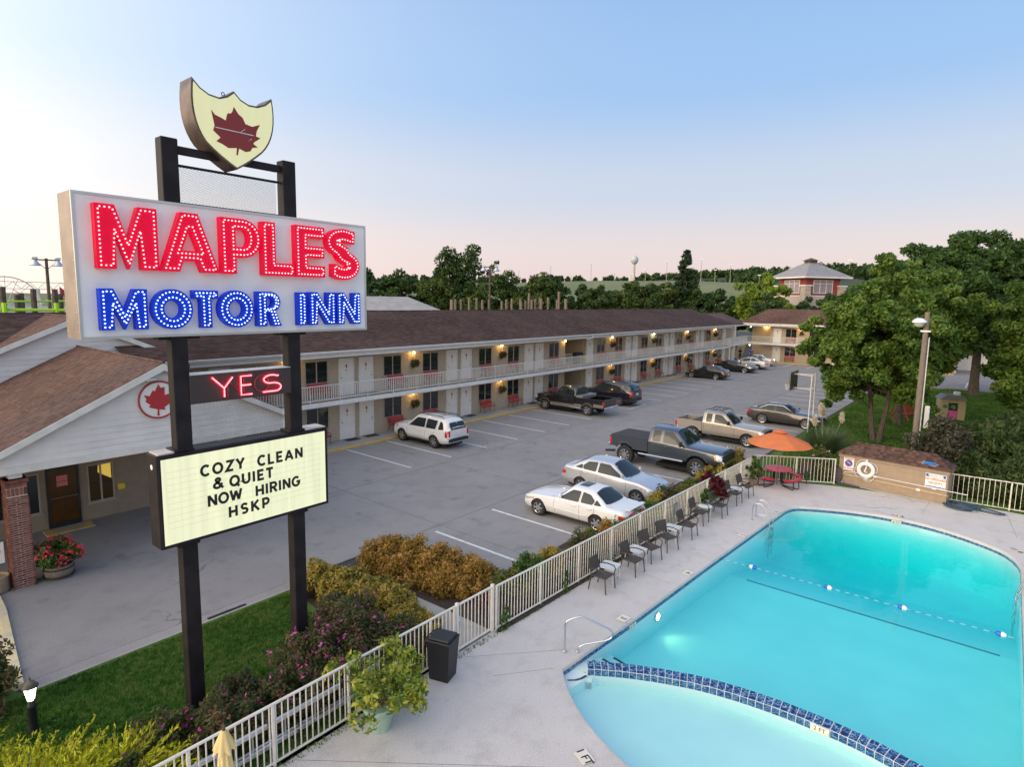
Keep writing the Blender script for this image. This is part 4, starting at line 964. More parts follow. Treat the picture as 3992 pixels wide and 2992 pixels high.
# ------------------------------------------------------------------ big roadside sign
SY = 11.45
sign = thing('roadside_sign', 'tall roadside motel sign on two black posts with lit letters', 'sign', (0, SY, 0))
M['post'] = mat('black_post', (.010,.008,.010), (.022,.017,.02), 2.5, rough=.55, spec=.25, bump=.2, bscale=8)
M['panel'] = mat('white_sign_panel', (.86,.86,.86), (.82,.82,.83), 1.5, rough=.5, bump=.12, bscale=40)
M['cab'] = mat('cabinet_metal', (.36,.29,.25), (.27,.21,.18), 2, rough=.45, metal=.35)
for x in (4.625, 6.90): MB().bbox(x-.14,.08,-.1,x+.14,.33,10.9,.012).build('post', M['post'], sign)
# main cabinet
cab = MB().box(3.10,.06,7.44,8.72,.70,9.79).build('main_cabinet', M['cab'], sign)
MB().box(3.13,.035,7.47,8.69,.059,9.76).build('face_panel', M['panel'], cab)
fr = MB()
for a in ((3.10,.02,9.75,8.72,.06,9.79),(3.10,.02,7.44,8.72,.06,7.48),(3.10,.02,7.48,3.14,.06,9.75),(8.68,.02,7.48,8.72,.06,9.75)): fr.box(*a)
fr.build('cabinet_trim', M['alu'], cab)
rv = MB()
for k in range(14):
    for y in (.12,.64): rv.lathe([(.012,0),(.006,-.008),(0,-.009)], 6, (3.10,y,7.55+.165*k), 'x')
rv.build('rivets', M['alu'], cab)
def ring_pts(cx, cz, rx, rz, a0, a1, n): return [(cx+rx*math.cos(R(a0+(a1-a0)*i/n)), cz+rz*math.sin(R(a0+(a1-a0)*i/n))) for i in range(n+1)]
def glyph(ch, x0, x1, z0, z1, s):
    """closed outlines (outer first) of a block letter in the box, stroke s"""
    w, h = x1-x0, z1-z0; X = lambda f: x0+w*f; cx, cz = (x0+x1)/2, (z0+z1)/2
    if ch == 'M':
        return [[(x0,z0),(x0+s,z0),(x0+s,z0+h*.58),(cx,z0),(x1-s,z0+h*.58),(x1-s,z0),(x1,z0),(x1,z1),(x1-s*1.05,z1),(cx,z0+h*.46),(x0+s*1.05,z1),(x0,z1)]]
    if ch == 'A':
        a = s*1.12; t = w*.30
        return [[(x0,z0),(x0+a,z0),(x0+a+w*.07,z0+h*.19),(x1-a-w*.07,z0+h*.19),(x1-a,z0),(x1,z0),(cx+t/2,z1),(cx-t/2,z1)], [(cx-w*.145,z0+h*.36),(cx+w*.145,z0+h*.36),(cx+.01,z0+h*.72),(cx-.01,z0+h*.72)]]
    if ch == 'P':
        zb = z0+h*.30; r = (z1-zb)/2; return [[(x0,z0),(x0+s,z0),(x0+s,zb)]+[(x1-w*.45,zb)]+ring_pts(x1-w*.45,zb+r,w*.45,r,-80,80,9)+[(x1-w*.45,z1),(x0,z1)], [(x0+s,zb+s*.72)]+[(x1-w*.45,zb+s*.72)]+ring_pts(x1-w*.45,zb+r,w*.45-s*.9,r-s*.72,-80,80,7)+[(x1-w*.45,z1-s*.72),(x0+s,z1-s*.72)]]
    if ch == 'R':
        zb = z0+h*.40; r = (z1-zb)/2; return [[(x0,z0),(x0+s,z0),(x0+s,zb-.01),(x0+s*1.25,zb-.01),(x1-s*.95,z0),(x1,z0),(x1-s*.75,zb+.04)]+ring_pts(x1-w*.42-.02,zb+r,w*.42,r,-60,80,8)+[(x1-w*.45,z1),(x0,z1)], [(x0+s,zb+s*.6)]+[(x1-w*.45,zb+s*.6)]+ring_pts(x1-w*.45,zb+r,w*.42-s*.8,r-s*.6,-70,70,6)+[(x1-w*.45,z1-s*.6),(x0+s,z1-s*.6)]]
    if ch == 'L': return [[(x0,z0),(x1,z0),(x1,z0+s*.9),(x0+s,z0+s*.9),(x0+s,z1),(x0,z1)]]
    if ch == 'E': m = s*.86; return [[(x0,z0),(x1,z0),(x1,z0+m),(x0+s,z0+m),(x0+s,cz-m/2),(x1-.01,cz-m/2),(x1-.01,cz+m/2),(x0+s,cz+m/2),(x0+s,z1-m),(x1,z1-m),(x1,z1),(x0,z1)]]
    if ch == 'T': return [[(cx-s/2,z0),(cx+s/2,z0),(cx+s/2,z1-s*.8),(x1,z1-s*.8),(x1,z1),(x0,z1),(x0,z1-s*.8),(cx-s/2,z1-s*.8)]]
    if ch == 'I': return [[(x0,z0),(x1,z0),(x1,z1),(x0,z1)]]
    if ch == 'N': a = s*.95; return [[(x0,z0),(x0+a,z0),(x0+a,z0+h*.60),(x1-a*1.02,z0),(x1,z0),(x1,z1),(x1-a,z1),(x1-a,z0+h*.42),(x0+a*1.02,z1),(x0,z1)]]
    if ch == 'O': return [ring_pts(cx,cz,w/2,h/2,0,352,44), ring_pts(cx,cz,w/2-s,h/2-s,0,350,35)]
    if ch == 'S':
        o = []; i_ = []; q = h*.265; cz1, cz2 = z1-q, z0+q*1.04; rx = w/2
        path = [(x1-s*.45,z1-s*.62)]+ring_pts(cx,cz1-s*.02,rx-s*.5,q-s*.47,55,270,14)[0:]+ring_pts(cx,cz2+s*.02,rx-s*.5,q*1.04-s*.47,90,-140,15)+[(x0+s*.5,z0+s*.72)]
        for k, p in enumerate(path):
            a, b = path[max(k-1,0)], path[min(k+1,len(path)-1)]; dx, dz = b[0]-a[0], b[1]-a[1]; l_ = math.hypot(dx,dz) or 1
            o.append((p[0]-dz/l_*s*.5, p[1]+dx/l_*s*.5)); i_.append((p[0]+dz/l_*s*.5, p[1]-dx/l_*s*.5))
        return [o+i_[::-1]]
def poly3d(name, loops, y0, y1, mats, parent):
    """solid letter from outlines: face towards -y at y0, back at y1"""
    cu = bpy.data.curves.new(name, 'CURVE'); cu.dimensions = '2D'; cu.fill_mode = 'BOTH'; cu.extrude = (y1-y0)/2
    for lp in loops:
        sp = cu.splines.new('POLY'); sp.points.add(len(lp)-1); sp.use_cyclic_u = True
        for p, (x, z) in zip(sp.points, lp): p.co = (x, z, 0, 1)
    o = bpy.data.objects.new(name, cu); COL.objects.link(o)
    me = bpy.data.meshes.new_from_object(o.evaluated_get(bpy.context.evaluated_depsgraph_get())); bpy.data.objects.remove(o)
    for v in me.vertices: v.co = (v.co.x, (y0+y1)/2-v.co.z, v.co.y)
    me.materials.clear(); me.materials.append(mats); return put(name, me, parent)
def inset(lp, d):
    A = sum(lp[i][0]*lp[(i+1)%len(lp)][1]-lp[(i+1)%len(lp)][0]*lp[i][1] for i in range(len(lp)))
    return off(lp, -d) if d else lp
def along(lp, step):
    q = lp+[lp[0]]; r_ = resample(q, step); return r_[:-1]
M['letred'] = mat('red_letter', (.70,.004,.03), (.62,.004,.028), 4, rough=.45, spec=.2, emit=(1,.0,.06), es=.34)
M['letblue'] = mat('blue_letter', (.004,.03,.42), (.006,.05,.52), 5, rough=.45, spec=.2, emit=(.0,.05,1), es=.16)
M['bulbred'] = mat('pink_bulb', (1,.8,.8), emit=(1,.50,.52), es=1.9)
M['bulbblue'] = mat('white_blue_bulb', (.9,.95,1), emit=(.62,.82,1), es=2.0)
bulb = MB().lathe([(.019,0),(.021,-.018),(.012,-.034),(0,-.038)], 6)
def letter(ch, box, s, m, mb_, step, ins, nm='letter', holes_bulbs=True):
    loops = glyph(ch, *box, s); lt = poly3d(nm, loops, -.12, .034, m, sign)
    b = MB()
    for li, lp in enumerate(loops):
        d = ins if li == 0 else -ins
        for x, z in along(off(lp, -d) if li == 0 else off(lp, ins), step):
            b.add([(v[0]+x, v[1]-.121, v[2]+z) for v in BV], BF)
    stuff(b.build('bulbs', mb_, lt)); return lt
bz = MB().lathe([(.0125,0),(.0135,-.014),(.008,-.026),(0,-.03)], 6, axis='y'); BV, BF = bz.v, bz.f
for ch, box in (('M',(3.36,4.28,8.59,9.62)),('A',(4.31,5.31,8.59,9.62)),('P',(5.36,6.13,8.59,9.62)),('L',(6.16,6.83,8.59,9.62)),('E',(6.87,7.55,8.59,9.63)),('S',(7.60,8.44,8.56,9.65))):
    letter(ch, box, .275, M['letred'], M['bulbred'], .068, .052)
for ch, box in (('M',(3.36,4.06,7.59,8.27)),('O',(4.13,4.80,7.58,8.28)),('T',(4.82,5.26,7.59,8.27)),('O',(5.27,5.94,7.58,8.28)),('R',(6.02,6.52,7.59,8.27)),('I',(6.90,7.08,7.59,8.27)),('N',(7.17,7.78,7.59,8.28)),('N',(7.84,8.44,7.59,8.28))):
    letter(ch, box, .19, M['letblue'], M['bulbblue'], .064, .048)
# shield on top with its lit face
SH = [(5.03,12.0),(5.17,11.86),(5.32,11.785),(5.50,11.77),(5.64,11.83),(5.78,11.95),(5.91,11.83),(6.06,11.775),(6.22,11.785),(6.38,11.86),(6.53,12.0)]
SH += arc3((6.53,12.0),(6.66,11.3),(6.30,10.93),8)[1:]+arc3((6.30,10.93),(6.05,10.70),(5.79,10.54),4)[1:]+arc3((5.79,10.54),(5.45,10.72),(5.22,10.93),4)[1:]+arc3((5.22,10.93),(4.93,11.3),(5.03,12.0),8)[1:-1]
M['dkmetal'] = mat('brown_metal', (.11,.08,.075), (.20,.14,.12), 3, rough=.42, metal=.6)
def cream(name, c, s, k=.84):
    m = bpy.data.materials.new(name); m.use_nodes = True; t = m.node_tree; n = t.nodes; l = t.links; p = n['Principled BSDF']
    g = n.new('ShaderNodeNewGeometry'); mp = n.new('ShaderNodeMapping'); mp.inputs['Scale'].default_value = (7,1,.25); l.new(g.outputs['Position'], mp.inputs[0])
    z = n.new('ShaderNodeTexNoise'); z.inputs['Scale'].default_value = 1.6; z.inputs['Detail'].default_value = 4; l.new(mp.outputs[0], z.inputs[0])
    r = n.new('ShaderNodeValToRGB'); setramp(r.color_ramp, [(.35, tuple(v*k for v in c)), (.62, c)]); l.new(z.outputs[0], r.inputs[0])
    p.inputs['Base Color'].default_value = (.22,.22,.17,1); p.inputs['Roughness'].default_value = .35; l.new(r.outputs[0], p.inputs['Emission Color']); p.inputs['Emission Strength'].default_value = s
    return m
shd = poly3d('shield', [SH], .03, .50, M['dkmetal'], sign)
poly3d('lit_face', [off(SH, -.035)], .012, .03, cream('lit_cream_face', (.93,.92,.50), .66, .96), shd)
LFS = [(5.34,11.51),(5.40,11.44),(5.52,11.41),(5.60,11.38),(5.62,11.47),(5.64,11.52),(5.70,11.53),(5.73,11.57),(5.76,11.66),(5.84,11.55),(5.92,11.50),(5.97,11.40),(6.10,11.38),(6.26,11.45),(6.19,11.32),(6.17,11.22),(6.26,11.20),(6.13,11.10),(6.11,11.07),(6.20,11.02),(6.09,10.99),(6.05,10.92),(5.96,10.89),(5.83,10.93),(5.80,10.80),(5.775,10.80),(5.79,10.93),(5.63,10.90),(5.52,10.95),(5.41,10.98),(5.49,11.06),(5.36,11.16),(5.39,11.25)]
poly3d('shield_leaf', [LFS], .0, .012, mat('maroon_leaf', (.26,.03,.03), rough=.5), shd)
MB().box(5.40,-.003,11.215,6.12,-.0005,11.228).prism([(5.83,11.20),(5.96,11.30),(5.95,11.305)], lambda u,v,w:(u,w,v), -.003, -.0005).prism([(6.0,11.09),(6.09,11.15),(6.08,11.155)], lambda u,v,w:(u,w,v), -.003, -.0005).build('leaf_seam', M['plaster'], shd)
MB().tube([(5.66+.03*math.cos(t), .2, 11.90+.03*math.sin(t)) for t in [k*PI/5 for k in range(10)]], .008, 5, closed=True).build('lifting_eye', M['black'], shd)
# crossbars, expanded metal screens
MB().box(4.76,.17,10.68,6.74,.33,10.80).box(4.76,.20,10.46,6.74,.30,10.49).box(4.76,.20,9.80,6.74,.30,9.83).build('crossbar', M['post'], sign)
def screen(x0, x1, z0, z1, y, dx=.062, dz=.030, r=.0021, name='mesh_screen'):
    b = MB(); nx = int((x1-x0)/dx); nz = int((z1-z0)/dz)
    V = []; F = []
    def strip(p, q):
        o = len(V); V.extend([(p[0],y,p[1]-r),(q[0],y,q[1]-r),(q[0],y,q[1]+r),(p[0],y,p[1]+r)]); F.append((o,o+1,o+2,o+3))
    for j in range(nz+1):
        z = z0+j*dz; pr = None
        for i in range(nx*2+1):
            p = (x0+i*dx/2, z+(dz/2 if i % 2 else 0)); 
            if pr: strip(pr, p)
            pr = p
        pr = None
        for i in range(nx*2+1):
            p = (x0+i*dx/2, z+(dz/2 if i % 2 == 0 else 0)-dz/2+dz*.5)
            q = (x0+i*dx/2, z+(-dz/2 if i % 2 else 0))
            if pr and j: strip(pr, q)
            pr = q
    return put(name, mesh_np(name, V, F, M['post']), sign)
screen(4.76, 6.74, 9.83, 10.46, .25); screen(4.76, 6.74, 6.74, 7.44, .25); screen(4.76, 6.74, 5.32, 6.14, .25)
MB().box(4.3,.12,7.38,5.0,.40,7.44).box(6.6,.12,7.38,7.2,.40,7.44).build('cabinet_brackets', M['post'], sign)
# vacancy box with neon
vb = MB().bbox(4.752,.06,6.17,6.79,.40,6.71,.008).build('neon_box', mat('neon_back', (.045,.03,.032), rough=.5), sign)
MB().box(4.76,.055,6.712,6.78,.41,6.72).build('box_lid', M['plaster'], vb)
M['neon'] = mat('red_neon', (1,.1,.1), emit=(1,.015,.04), es=7); M['neoncore'] = mat('hot_neon', (1,.6,.6), emit=(1,.22,.24), es=2.4)
def neon(nm, strokes, y, r, m, par):
    b = MB()
    for s_ in strokes: b.tube([(x, y, z) for x, z in s_], r, 6)
    return b.build(nm, m, par, True)
YES = [[(5.14,6.64),(5.36,6.42),(5.36,6.25)],[(5.53,6.62),(5.36,6.42)],[(5.91,6.62),(5.69,6.62),(5.69,6.25),(5.91,6.25)],[(5.69,6.44),(5.89,6.44)],
       [(6.48,6.58)]+ring_pts(6.33,6.51,.17,.085,40,250,9)+ring_pts(6.36,6.34,.17,.092,100,-60,8)+[(6.14,6.26)]]
neon('neon_tube', YES, .025, .017, M['neon'], vb); neon('neon_tube', YES, .006, .010, M['neoncore'], vb)
M['deadneon'] = mat('unlit_neon', (.30,.06,.06), rough=.2)
neon('unlit_tube', [[(5.44,6.23),(5.44,6.56),(5.76,6.22),(5.76,6.56)], ring_pts(6.13,6.44,.15,.17,0,345,20)], .04, .011, M['deadneon'], vb)
# reader board
rbx = MB().bbox(4.10,.03,3.56,7.60,.46,5.31,.012).build('reader_board', M['post'], sign)
fc = MB(); fc.box(4.16,.012,3.63,7.53,.029,5.24); fc.build('lit_face', cream('lit_reader_face', (.95,.97,.63), .86), rbx)
MB().box(4.12,.0,5.24,7.58,.03,5.295).box(4.12,.0,3.575,7.58,.03,3.63).box(4.12,.0,3.63,4.16,.03,5.24).box(7.53,.0,3.63,7.58,.03,5.24).build('board_trim', M['post'], rbx)
MB().box(4.14,.06,5.311,4.44,.45,5.335).box(7.07,.06,5.311,7.58,.45,5.335).build('top_plate', mat('pale_plate', (.66,.58,.55), (.5,.43,.4), 5, rough=.6), rbx)
MB().bbox(4.42,.05,5.311,4.78,.45,5.36,.01).bbox(6.72,.05,5.311,7.08,.45,5.36,.01).bbox(4.40,.05,3.50,4.80,.45,3.56,.01).bbox(6.70,.05,3.50,7.10,.45,3.56,.01).build('post_collar', M['post'], rbx)
rl = MB()
for k in range(10): rl.box(4.24,.007,4.985-.1175*k-.003,7.44,.011,4.985-.1175*k+.003)
rl.build('letter_rail', mat('letter_rail', (.42,.43,.30), rough=.5, emit=(.8,.82,.50), es=.42), rbx)
M['ink'] = mat('black_letter', (.008,.008,.008), rough=.5)
# block capitals as thick strokes on a 1x1 cell: (width, strokes)
def ar(cx, cz, rx, rz, a0, a1, n=10): return ring_pts(cx, cz, rx, rz, a0, a1, n)
CAPS = {'C':(.80,[ar(.45,.5,.37,.43,45,315,14)]),'O':(.92,[ar(.46,.5,.38,.43,0,342,18)+[(.84,.5),(.83,.58)]]),'Z':(.72,[[(.06,.93),(.66,.93),(.06,.07),(.68,.07)]]),'Y':(.78,[[(.05,1),(.39,.45)],[(.73,1),(.39,.45)],[(.39,.5),(.39,0)]]),'L':(.62,[[(.10,1),(.10,.07),(.60,.07)]]),
 'E':(.66,[[(.62,.93),(.10,.93),(.10,.07),(.64,.07)],[(.1,.5),(.56,.5)]]),'A':(.86,[[(.06,0),(.43,.96)],[(.80,0),(.43,.96)],[(.2,.30),(.66,.30)]]),'N':(.80,[[(.10,0),(.10,1)],[(.12,.95),(.68,.05)],[(.70,0),(.70,1)]]),'&':(.80,[[(.76,.0),(.30,.66)]+ar(.38,.80,.15,.13,200,-20,7)+[(.44,.62)]+ar(.32,.29,.24,.22,110,330,10)+[(.70,.46)]]),
 'Q':(.94,[ar(.46,.5,.38,.43,0,342,18)+[(.84,.5),(.83,.58)],[(.56,.28),(.88,-.06)]]),'U':(.80,[[(.10,1),(.10,.36)]+ar(.40,.36,.30,.29,180,360,9)+[(.70,1)]]),'I':(.28,[[(.14,0),(.14,1)]]),'T':(.74,[[(.02,.93),(.72,.93)],[(.37,.93),(.37,0)]]),'W':(1.08,[[(.05,1),(.29,.04)],[(.29,.04),(.54,.88)],[(.54,.88),(.79,.04)],[(.79,.04),(1.03,1)]]),
 'H':(.80,[[(.10,0),(.10,1)],[(.70,0),(.70,1)],[(.10,.5),(.70,.5)]]),'R':(.74,[[(.10,0),(.10,.93),(.38,.93)]+ar(.40,.70,.24,.23,85,-85,8)+[(.10,.47)],[(.36,.47),(.68,0)]]),'G':(.88,[ar(.46,.5,.38,.43,48,325,14)+[(.80,.46),(.50,.46)]]),'S':(.68,[[(.60,.82)]+ar(.34,.72,.24,.215,45,265,9)+ar(.34,.29,.26,.22,85,-140,10)]),'K':(.78,[[(.10,0),(.10,1)],[(.70,1),(.14,.42)],[(.30,.55),(.74,0)]]),'P':(.70,[[(.10,0),(.10,.93),(.36,.93)]+ar(.38,.67,.25,.26,85,-85,8)+[(.10,.41)]])}
def block_letter(ch, x, z, w, h, sw, par, y0=.0045):
    b = MB()
    for k, st in enumerate(CAPS[ch][1]):
        p = [(x+u*w, z+v*h) for u, v in st]; L_, R_ = [], []
        for i, q in enumerate(p):
            a, c = p[max(i-1,0)], p[min(i+1,len(p)-1)]
            d1 = Vector((q[0]-a[0], q[1]-a[1])) if i else Vector((c[0]-q[0], c[1]-q[1])); d2 = Vector((c[0]-q[0], c[1]-q[1])) if i < len(p)-1 else d1
            d1.normalize(); d2.normalize(); n1, n2 = Vector((-d1.y, d1.x)), Vector((-d2.y, d2.x)); m = n1+n2; m = m/max(.35, m.dot(n1)) if m.length > .2 else n1
            L_.append((q[0]+m.x*sw/2, q[1]+m.y*sw/2)); R_.append((q[0]-m.x*sw/2, q[1]-m.y*sw/2))
        ya, yb = y0-.004-.0006*k, y0
        for i in range(len(p)-1):
            b.prism([L_[i], R_[i], R_[i+1], L_[i+1]], lambda u,v,w_: (u, w_, v), ya-.0002*(i % 2), yb)
    return b.build('board_letter', M['ink'], par)
for s_, xa, xb, zc in (('COZY',4.84,5.69,4.89),('CLEAN',5.96,6.97,4.865),('&',5.06,5.26,4.595),('QUIET',5.38,6.29,4.57),('NOW',4.95,5.61,4.28),('HIRING',5.90,6.89,4.255),('HSKP',5.34,6.18,3.96)):
    H_ = .215; ws = [CAPS[c][0] for c in s_]; gap = ((xb-xa)-sum(ws)*.215)/(max(1, len(s_)-1)); sc_ = .215 if len(s_) > 1 else .25; x = xa
    for c, w in zip(s_, ws):
        block_letter(c, x, zc-H_/2, sc_, H_, .051, rbx); x += w*sc_+gap
MB().lathe([(.05,0),(.05,-.006),(0,-.006)], 16, (4.10,.25,5.08), 'x').build('side_disc', M['plaster'], rbx)
# ------------------------------------------------------------------ pool fence, gate
FY = lambda x: 9.17-.035*(x-9)*.62
def pfence(name, label, x0, x1, y0, y1, posts, keep=300, gap=.118, cat='fence', group=None, m='fence', rev=False):
    ln = math.hypot(x1-x0, y1-y0)
    return railing(name, label, cat, (x0, y0, .0), math.atan2(y1-y0, x1-x0), ln, 1.85, h=1.2, gap=gap, keep=keep, posts=posts, m=m, pw=.018, low=.06, postw=.05, rev=rev)
pfence('pool_fence', 'white picket fence between the lawn and pool, nearest section', 2.0, 9.36, 9.22, 9.20, [.0,1.5,2.9,4.45,5.6,6.6,7.36])
pfence('pool_fence', 'long white picket fence behind the row of dark chairs', 10.72, 28.42, 9.14, 8.50, [i*1.77 for i in range(11)])
pfence('pool_fence', 'white picket fence section between picnic table and pump shed', 28.46, 30.22, 8.48, 5.50, [0,1.75,3.42], gap=.15)
pfence('pool_fence', 'rusty white picket fence section past the pump shed', 30.95, 31.35, 1.38, -4.5, [0,2.05,3.9,5.8], gap=.17, m='rust')
gate = thing('pool_gate', 'white picket gate at the bin, opening to the hedge path', 'gate', (9.42, 9.20, 0))
MB().bbox(0,-.025,1.16,1.24,.025,1.2,.008).bbox(0,-.02,.06,1.24,.02,.10,.006).build('rails', M['fence'], gate)
pk = MB().box(-.009,-.009,.10,.009,.009,1.16).mesh('picket', M['fence'])
for k in range(1, 10): put('picket', pk, gate, (.124*k,0,0))
gp = MB().bbox(-.04,-.04,0,.04,.04,1.24,.01).mesh('gate_post', M['fence']); put('gate_post', gp, gate, (0,0,0)); put('gate_post', gp, gate, (1.24,0,0))
MB().bbox(.04,-.05,.62,.10,.05,.80,.01).build('latch', M['alu'], gate)
# aluminium extension ladder lying along the lawn side of the near fence
ld_ = thing('extension_ladder', 'aluminium extension ladder lying on edge behind the near fence', 'ladder', (2.6, 9.42, 0))
MB().bbox(0,-.02,.62,4.75,.03,.70,.006).bbox(.0,-.02,.22,4.75,.03,.30,.006).bbox(.3,.04,.60,4.5,.08,.67,.006).bbox(.3,.04,.25,4.5,.08,.32,.006).build('rail', M['alu'], ld_)
rg_ = MB().tube([(0,.01,.26),(0,.01,.66)], .018, 8).mesh('rung', M['alu'])
for k in range(15): put('rung', rg_, ld_, (.2+.305*k,0,0))
bt_ = MB()
for k in range(3): bt_.box(.8+1.5*k,-.03,.60,.9+1.5*k,.10,.72)
bt_.build('bracket', M['blackpl'], ld_)

# ------------------------------------------------------------------ chairs and side tables
M['wicker'] = mat('dark_wicker', (.055,.042,.038), (.09,.07,.06), 60, rough=.6, bump=.5, bscale=120)
def make_chair():
    t = thing('patio_chair', 'c', 'chair')
    s = MB().bbox(-.24,-.24,.41,.24,.22,.445,.012); s.build('seat', M['wicker'], t)
    b = MB()
    for i in range(6):
        a0, a1 = -.24+.08*i, -.16+.08*i; f = lambda x: .235+.03*math.cos(x*5)
        b.add([(a0,f(a0),.50),(a1,f(a1),.50),(a1,f(a1)+.10,.86),(a0,f(a0)+.10,.86),(a0,f(a0)+.02,.50),(a1,f(a1)+.02,.50),(a1,f(a1)+.12,.86),(a0,f(a0)+.12,.86)], [(0,1,2,3),(5,4,7,6),(3,2,6,7),(1,0,4,5)])
    b.build('backrest', M['wicker'], t)
    for s_ in (-1, 1):
        MB().tube([(s_*.25,-.22,.43),(s_*.27,-.27,0)], .017, 6).build('leg', M['wicker'], t)
        MB().tube([(s_*.24,.22,.43),(s_*.26,.30,0)], .017, 6).build('leg', M['wicker'], t)
        MB().tube([(s_*.25,-.22,.42),(s_*.27,-.26,.58),(s_*.28,-.20,.655),(s_*.275,.0,.67),(s_*.26,.18,.65),(s_*.25,.27,.62)], .018, 6).build('armrest', M['wicker'], t)
        MB().tube([(s_*.24,.22,.42),(s_*.245,.27,.6),(s_*.24,.34,.87)], .016, 6).build('back_post', M['wicker'], t)
    return t
ch0 = make_chair(); ct = tree_of(ch0)
CH = [(14.42,8.30,200,'dark wicker armchair nearest the camera by the long fence'),(15.95,8.16,200,'second dark wicker armchair along the fence, beyond first white table'),(17.15,8.18,196,'third dark armchair along the fence, turned toward the pool'),
      (18.30,8.14,200,'fourth dark armchair along the fence, with square table behind'),(19.80,8.06,205,'fifth dark armchair along the fence, under the small grey sign'),(21.35,8.28,195,'sixth dark armchair along the fence, beside the round white table'),
      (22.60,8.02,190,'seventh dark armchair along the fence, in front of the red-leaved plant'),(24.45,8.10,200,'eighth dark armchair along the fence, past the red-leaved plant'),(25.75,8.05,190,'ninth dark armchair along the fence, nearest the red picnic table'),(29.60,6.72,262,'lone dark armchair right of the red picnic table')]
for i, (x, y, a, lab) in enumerate(CH):
    rz = R(a-20) if i < 9 else R(-110)
    rz = R(-8+random.uniform(-12,12)) if i < 9 else R(-95)
    if i == 0: ch0.location = (x,y,.0); ch0.rotation_euler = (0,0,rz); ch0['label'] = lab; ch0['group'] = 'dark armchairs on the pool deck'
    else: dup(ch0, (x,y,.0), rz, lab, tree=ct)
def make_table(label, loc, rz, rnd=False):
    t = thing('side_table', label, 'table', loc, rz, 'small white tables between the chairs')
    if rnd: MB().lathe([(.25,.43),(.26,.44),(.26,.455),(.245,.46),(0,.456)], 24).build('tabletop', M['plastic'], t, 40)
    else: MB().bbox(-.25,-.25,.43,.25,.25,.445,.006).build('tabletop', mat('frosted_glass_top', (.62,.68,.68), rough=.15), t); MB().bbox(-.26,-.26,.42,.26,-.235,.455,.005).bbox(-.26,.235,.42,.26,.26,.455,.005).bbox(-.26,-.235,.42,-.235,.235,.455,.005).bbox(.235,-.235,.42,.26,.235,.455,.005).build('rim', M['white'], t)
    for sx in (-1,1):
        for sy in (-1,1):
            k = .7 if rnd else 1
            MB().tube([(sx*.23*k,sy*.23*k,.42),(sx*.24*k,sy*.24*k,0)], .014, 6).build('leg', M['white'], t)
    if not rnd: MB().tube([(-.23,-.23,.16),(.23,-.23,.16),(.23,.23,.16),(-.23,.23,.16)], .009, 5, closed=True).build('stretcher', M['white'], t)
    return t
make_table('white square side table beside the nearest dark armchair', (15.05,8.45,0), .1)
make_table('white square side table between second and third armchairs', (16.65,8.42,0), -.1)
make_table('white square side table beyond the fourth armchair', (19.15,8.36,0), .05)
make_table('round white side table by the red-leaved plant', (22.05,8.34,0), 0, True)
make_table('white square side table between last two armchairs in the row', (25.20,8.22,0), .1)
sm_ = thing('fence_notice', 'small grey notice panel wired to the long fence', 'sign', (20.35,8.765,.72)); MB().bbox(-.19,-.008,-.20,.19,.008,.20,.004).build('panel', mat('grey_panel', (.17,.19,.21), (.25,.27,.29), 5, rough=.5), sm_); MB().bbox(-.12,-.012,-.1,.12,-.008,.1,.002).build('plate', M['frame'], sm_)
sm_.rotation_euler = (0,0,R(-2))

# red picnic table and orange umbrella
pt = thing('picnic_table', 'round red perforated picnic table with curved seats on black frame', 'picnic table', (28.45,7.50,0), R(15))
def perf(name):
    m = mat(name, (.56,.02,.05), rough=.35); return m
M['pred'] = mat('red_coated_mesh', (.60,.02,.06), (.46,.015,.045), 55, rough=.3, lo=.4, hi=.5)
MB().lathe([(.03,.735),(.55,.735),(.58,.72),(.585,.735),(.575,.752),(.03,.755)], 36).build('tabletop', M['pred'], pt, 40)
for k in range(4):
    a0 = PI/2*k+.28; sb = MB(); n_ = 8; vs = []
    for i in range(n_+1):
        a = a0+(PI/2-.42)*i/n_; vs += [(.78*math.cos(a),.78*math.sin(a),.45),(1.06*math.cos(a),1.06*math.sin(a),.45),(1.06*math.cos(a),1.06*math.sin(a),.41),(.78*math.cos(a),.78*math.sin(a),.41)]
    fs = []
    for i in range(n_):
        for j in range(4): fs.append((4*i+j,4*i+(j+1)%4,4*i+4+(j+1)%4,4*i+4+j))
    fs += [(0,1,2,3),(4*n_+3,4*n_+2,4*n_+1,4*n_)]
    sb.add(vs, fs); sb.build('seat', M['pred'], pt)
    am = a0+(PI/2-.42)/2; fb = MB()
    for da in (-.16,.16):
        c, s = math.cos(am+da), math.sin(am+da)
        fb.tube([(.22*c,.22*s,.72),(.24*c,.24*s,.10),(.34*c,.34*s,.03),(.98*c,.98*s,.03),(1.04*c,1.04*s,.08),(1.0*c,1.0*s,.40)], .024, 6)
    fb.build('leg_frame', M['black'], pt)
ub = thing('patio_umbrella', 'open orange umbrella over the red picnic table', 'umbrella', (28.45,7.52,0))
M['orange'] = mat('orange_canvas', (.86,.27,.10), (.80,.24,.085), 3, rough=.8, trans=.35)
cn = MB(); NR = 8; RI = 8; grid = []
for i in range(RI+1):
    r_ = 1.38*i/RI
    for k in range(NR*6):
        a = 2*PI*k/(NR*6); u = (k % 6)/6; rr = r_*(1-.045*4*u*(1-u)*i/RI); sag = -.035*4*u*(1-u)*i/RI
        grid.append((rr*math.cos(a), rr*math.sin(a), 2.46-.56*(i/RI)**1.12+sag))
for i in range(RI):
    for k in range(NR*6): cn.add([], []); cn.f.append((i*48+k, i*48+(k+1)%48, (i+1)*48+(k+1)%48, (i+1)*48+k)); cn.mi.append(0)
cn.v = grid; cn.build('canopy', M['orange'], ub, 60)
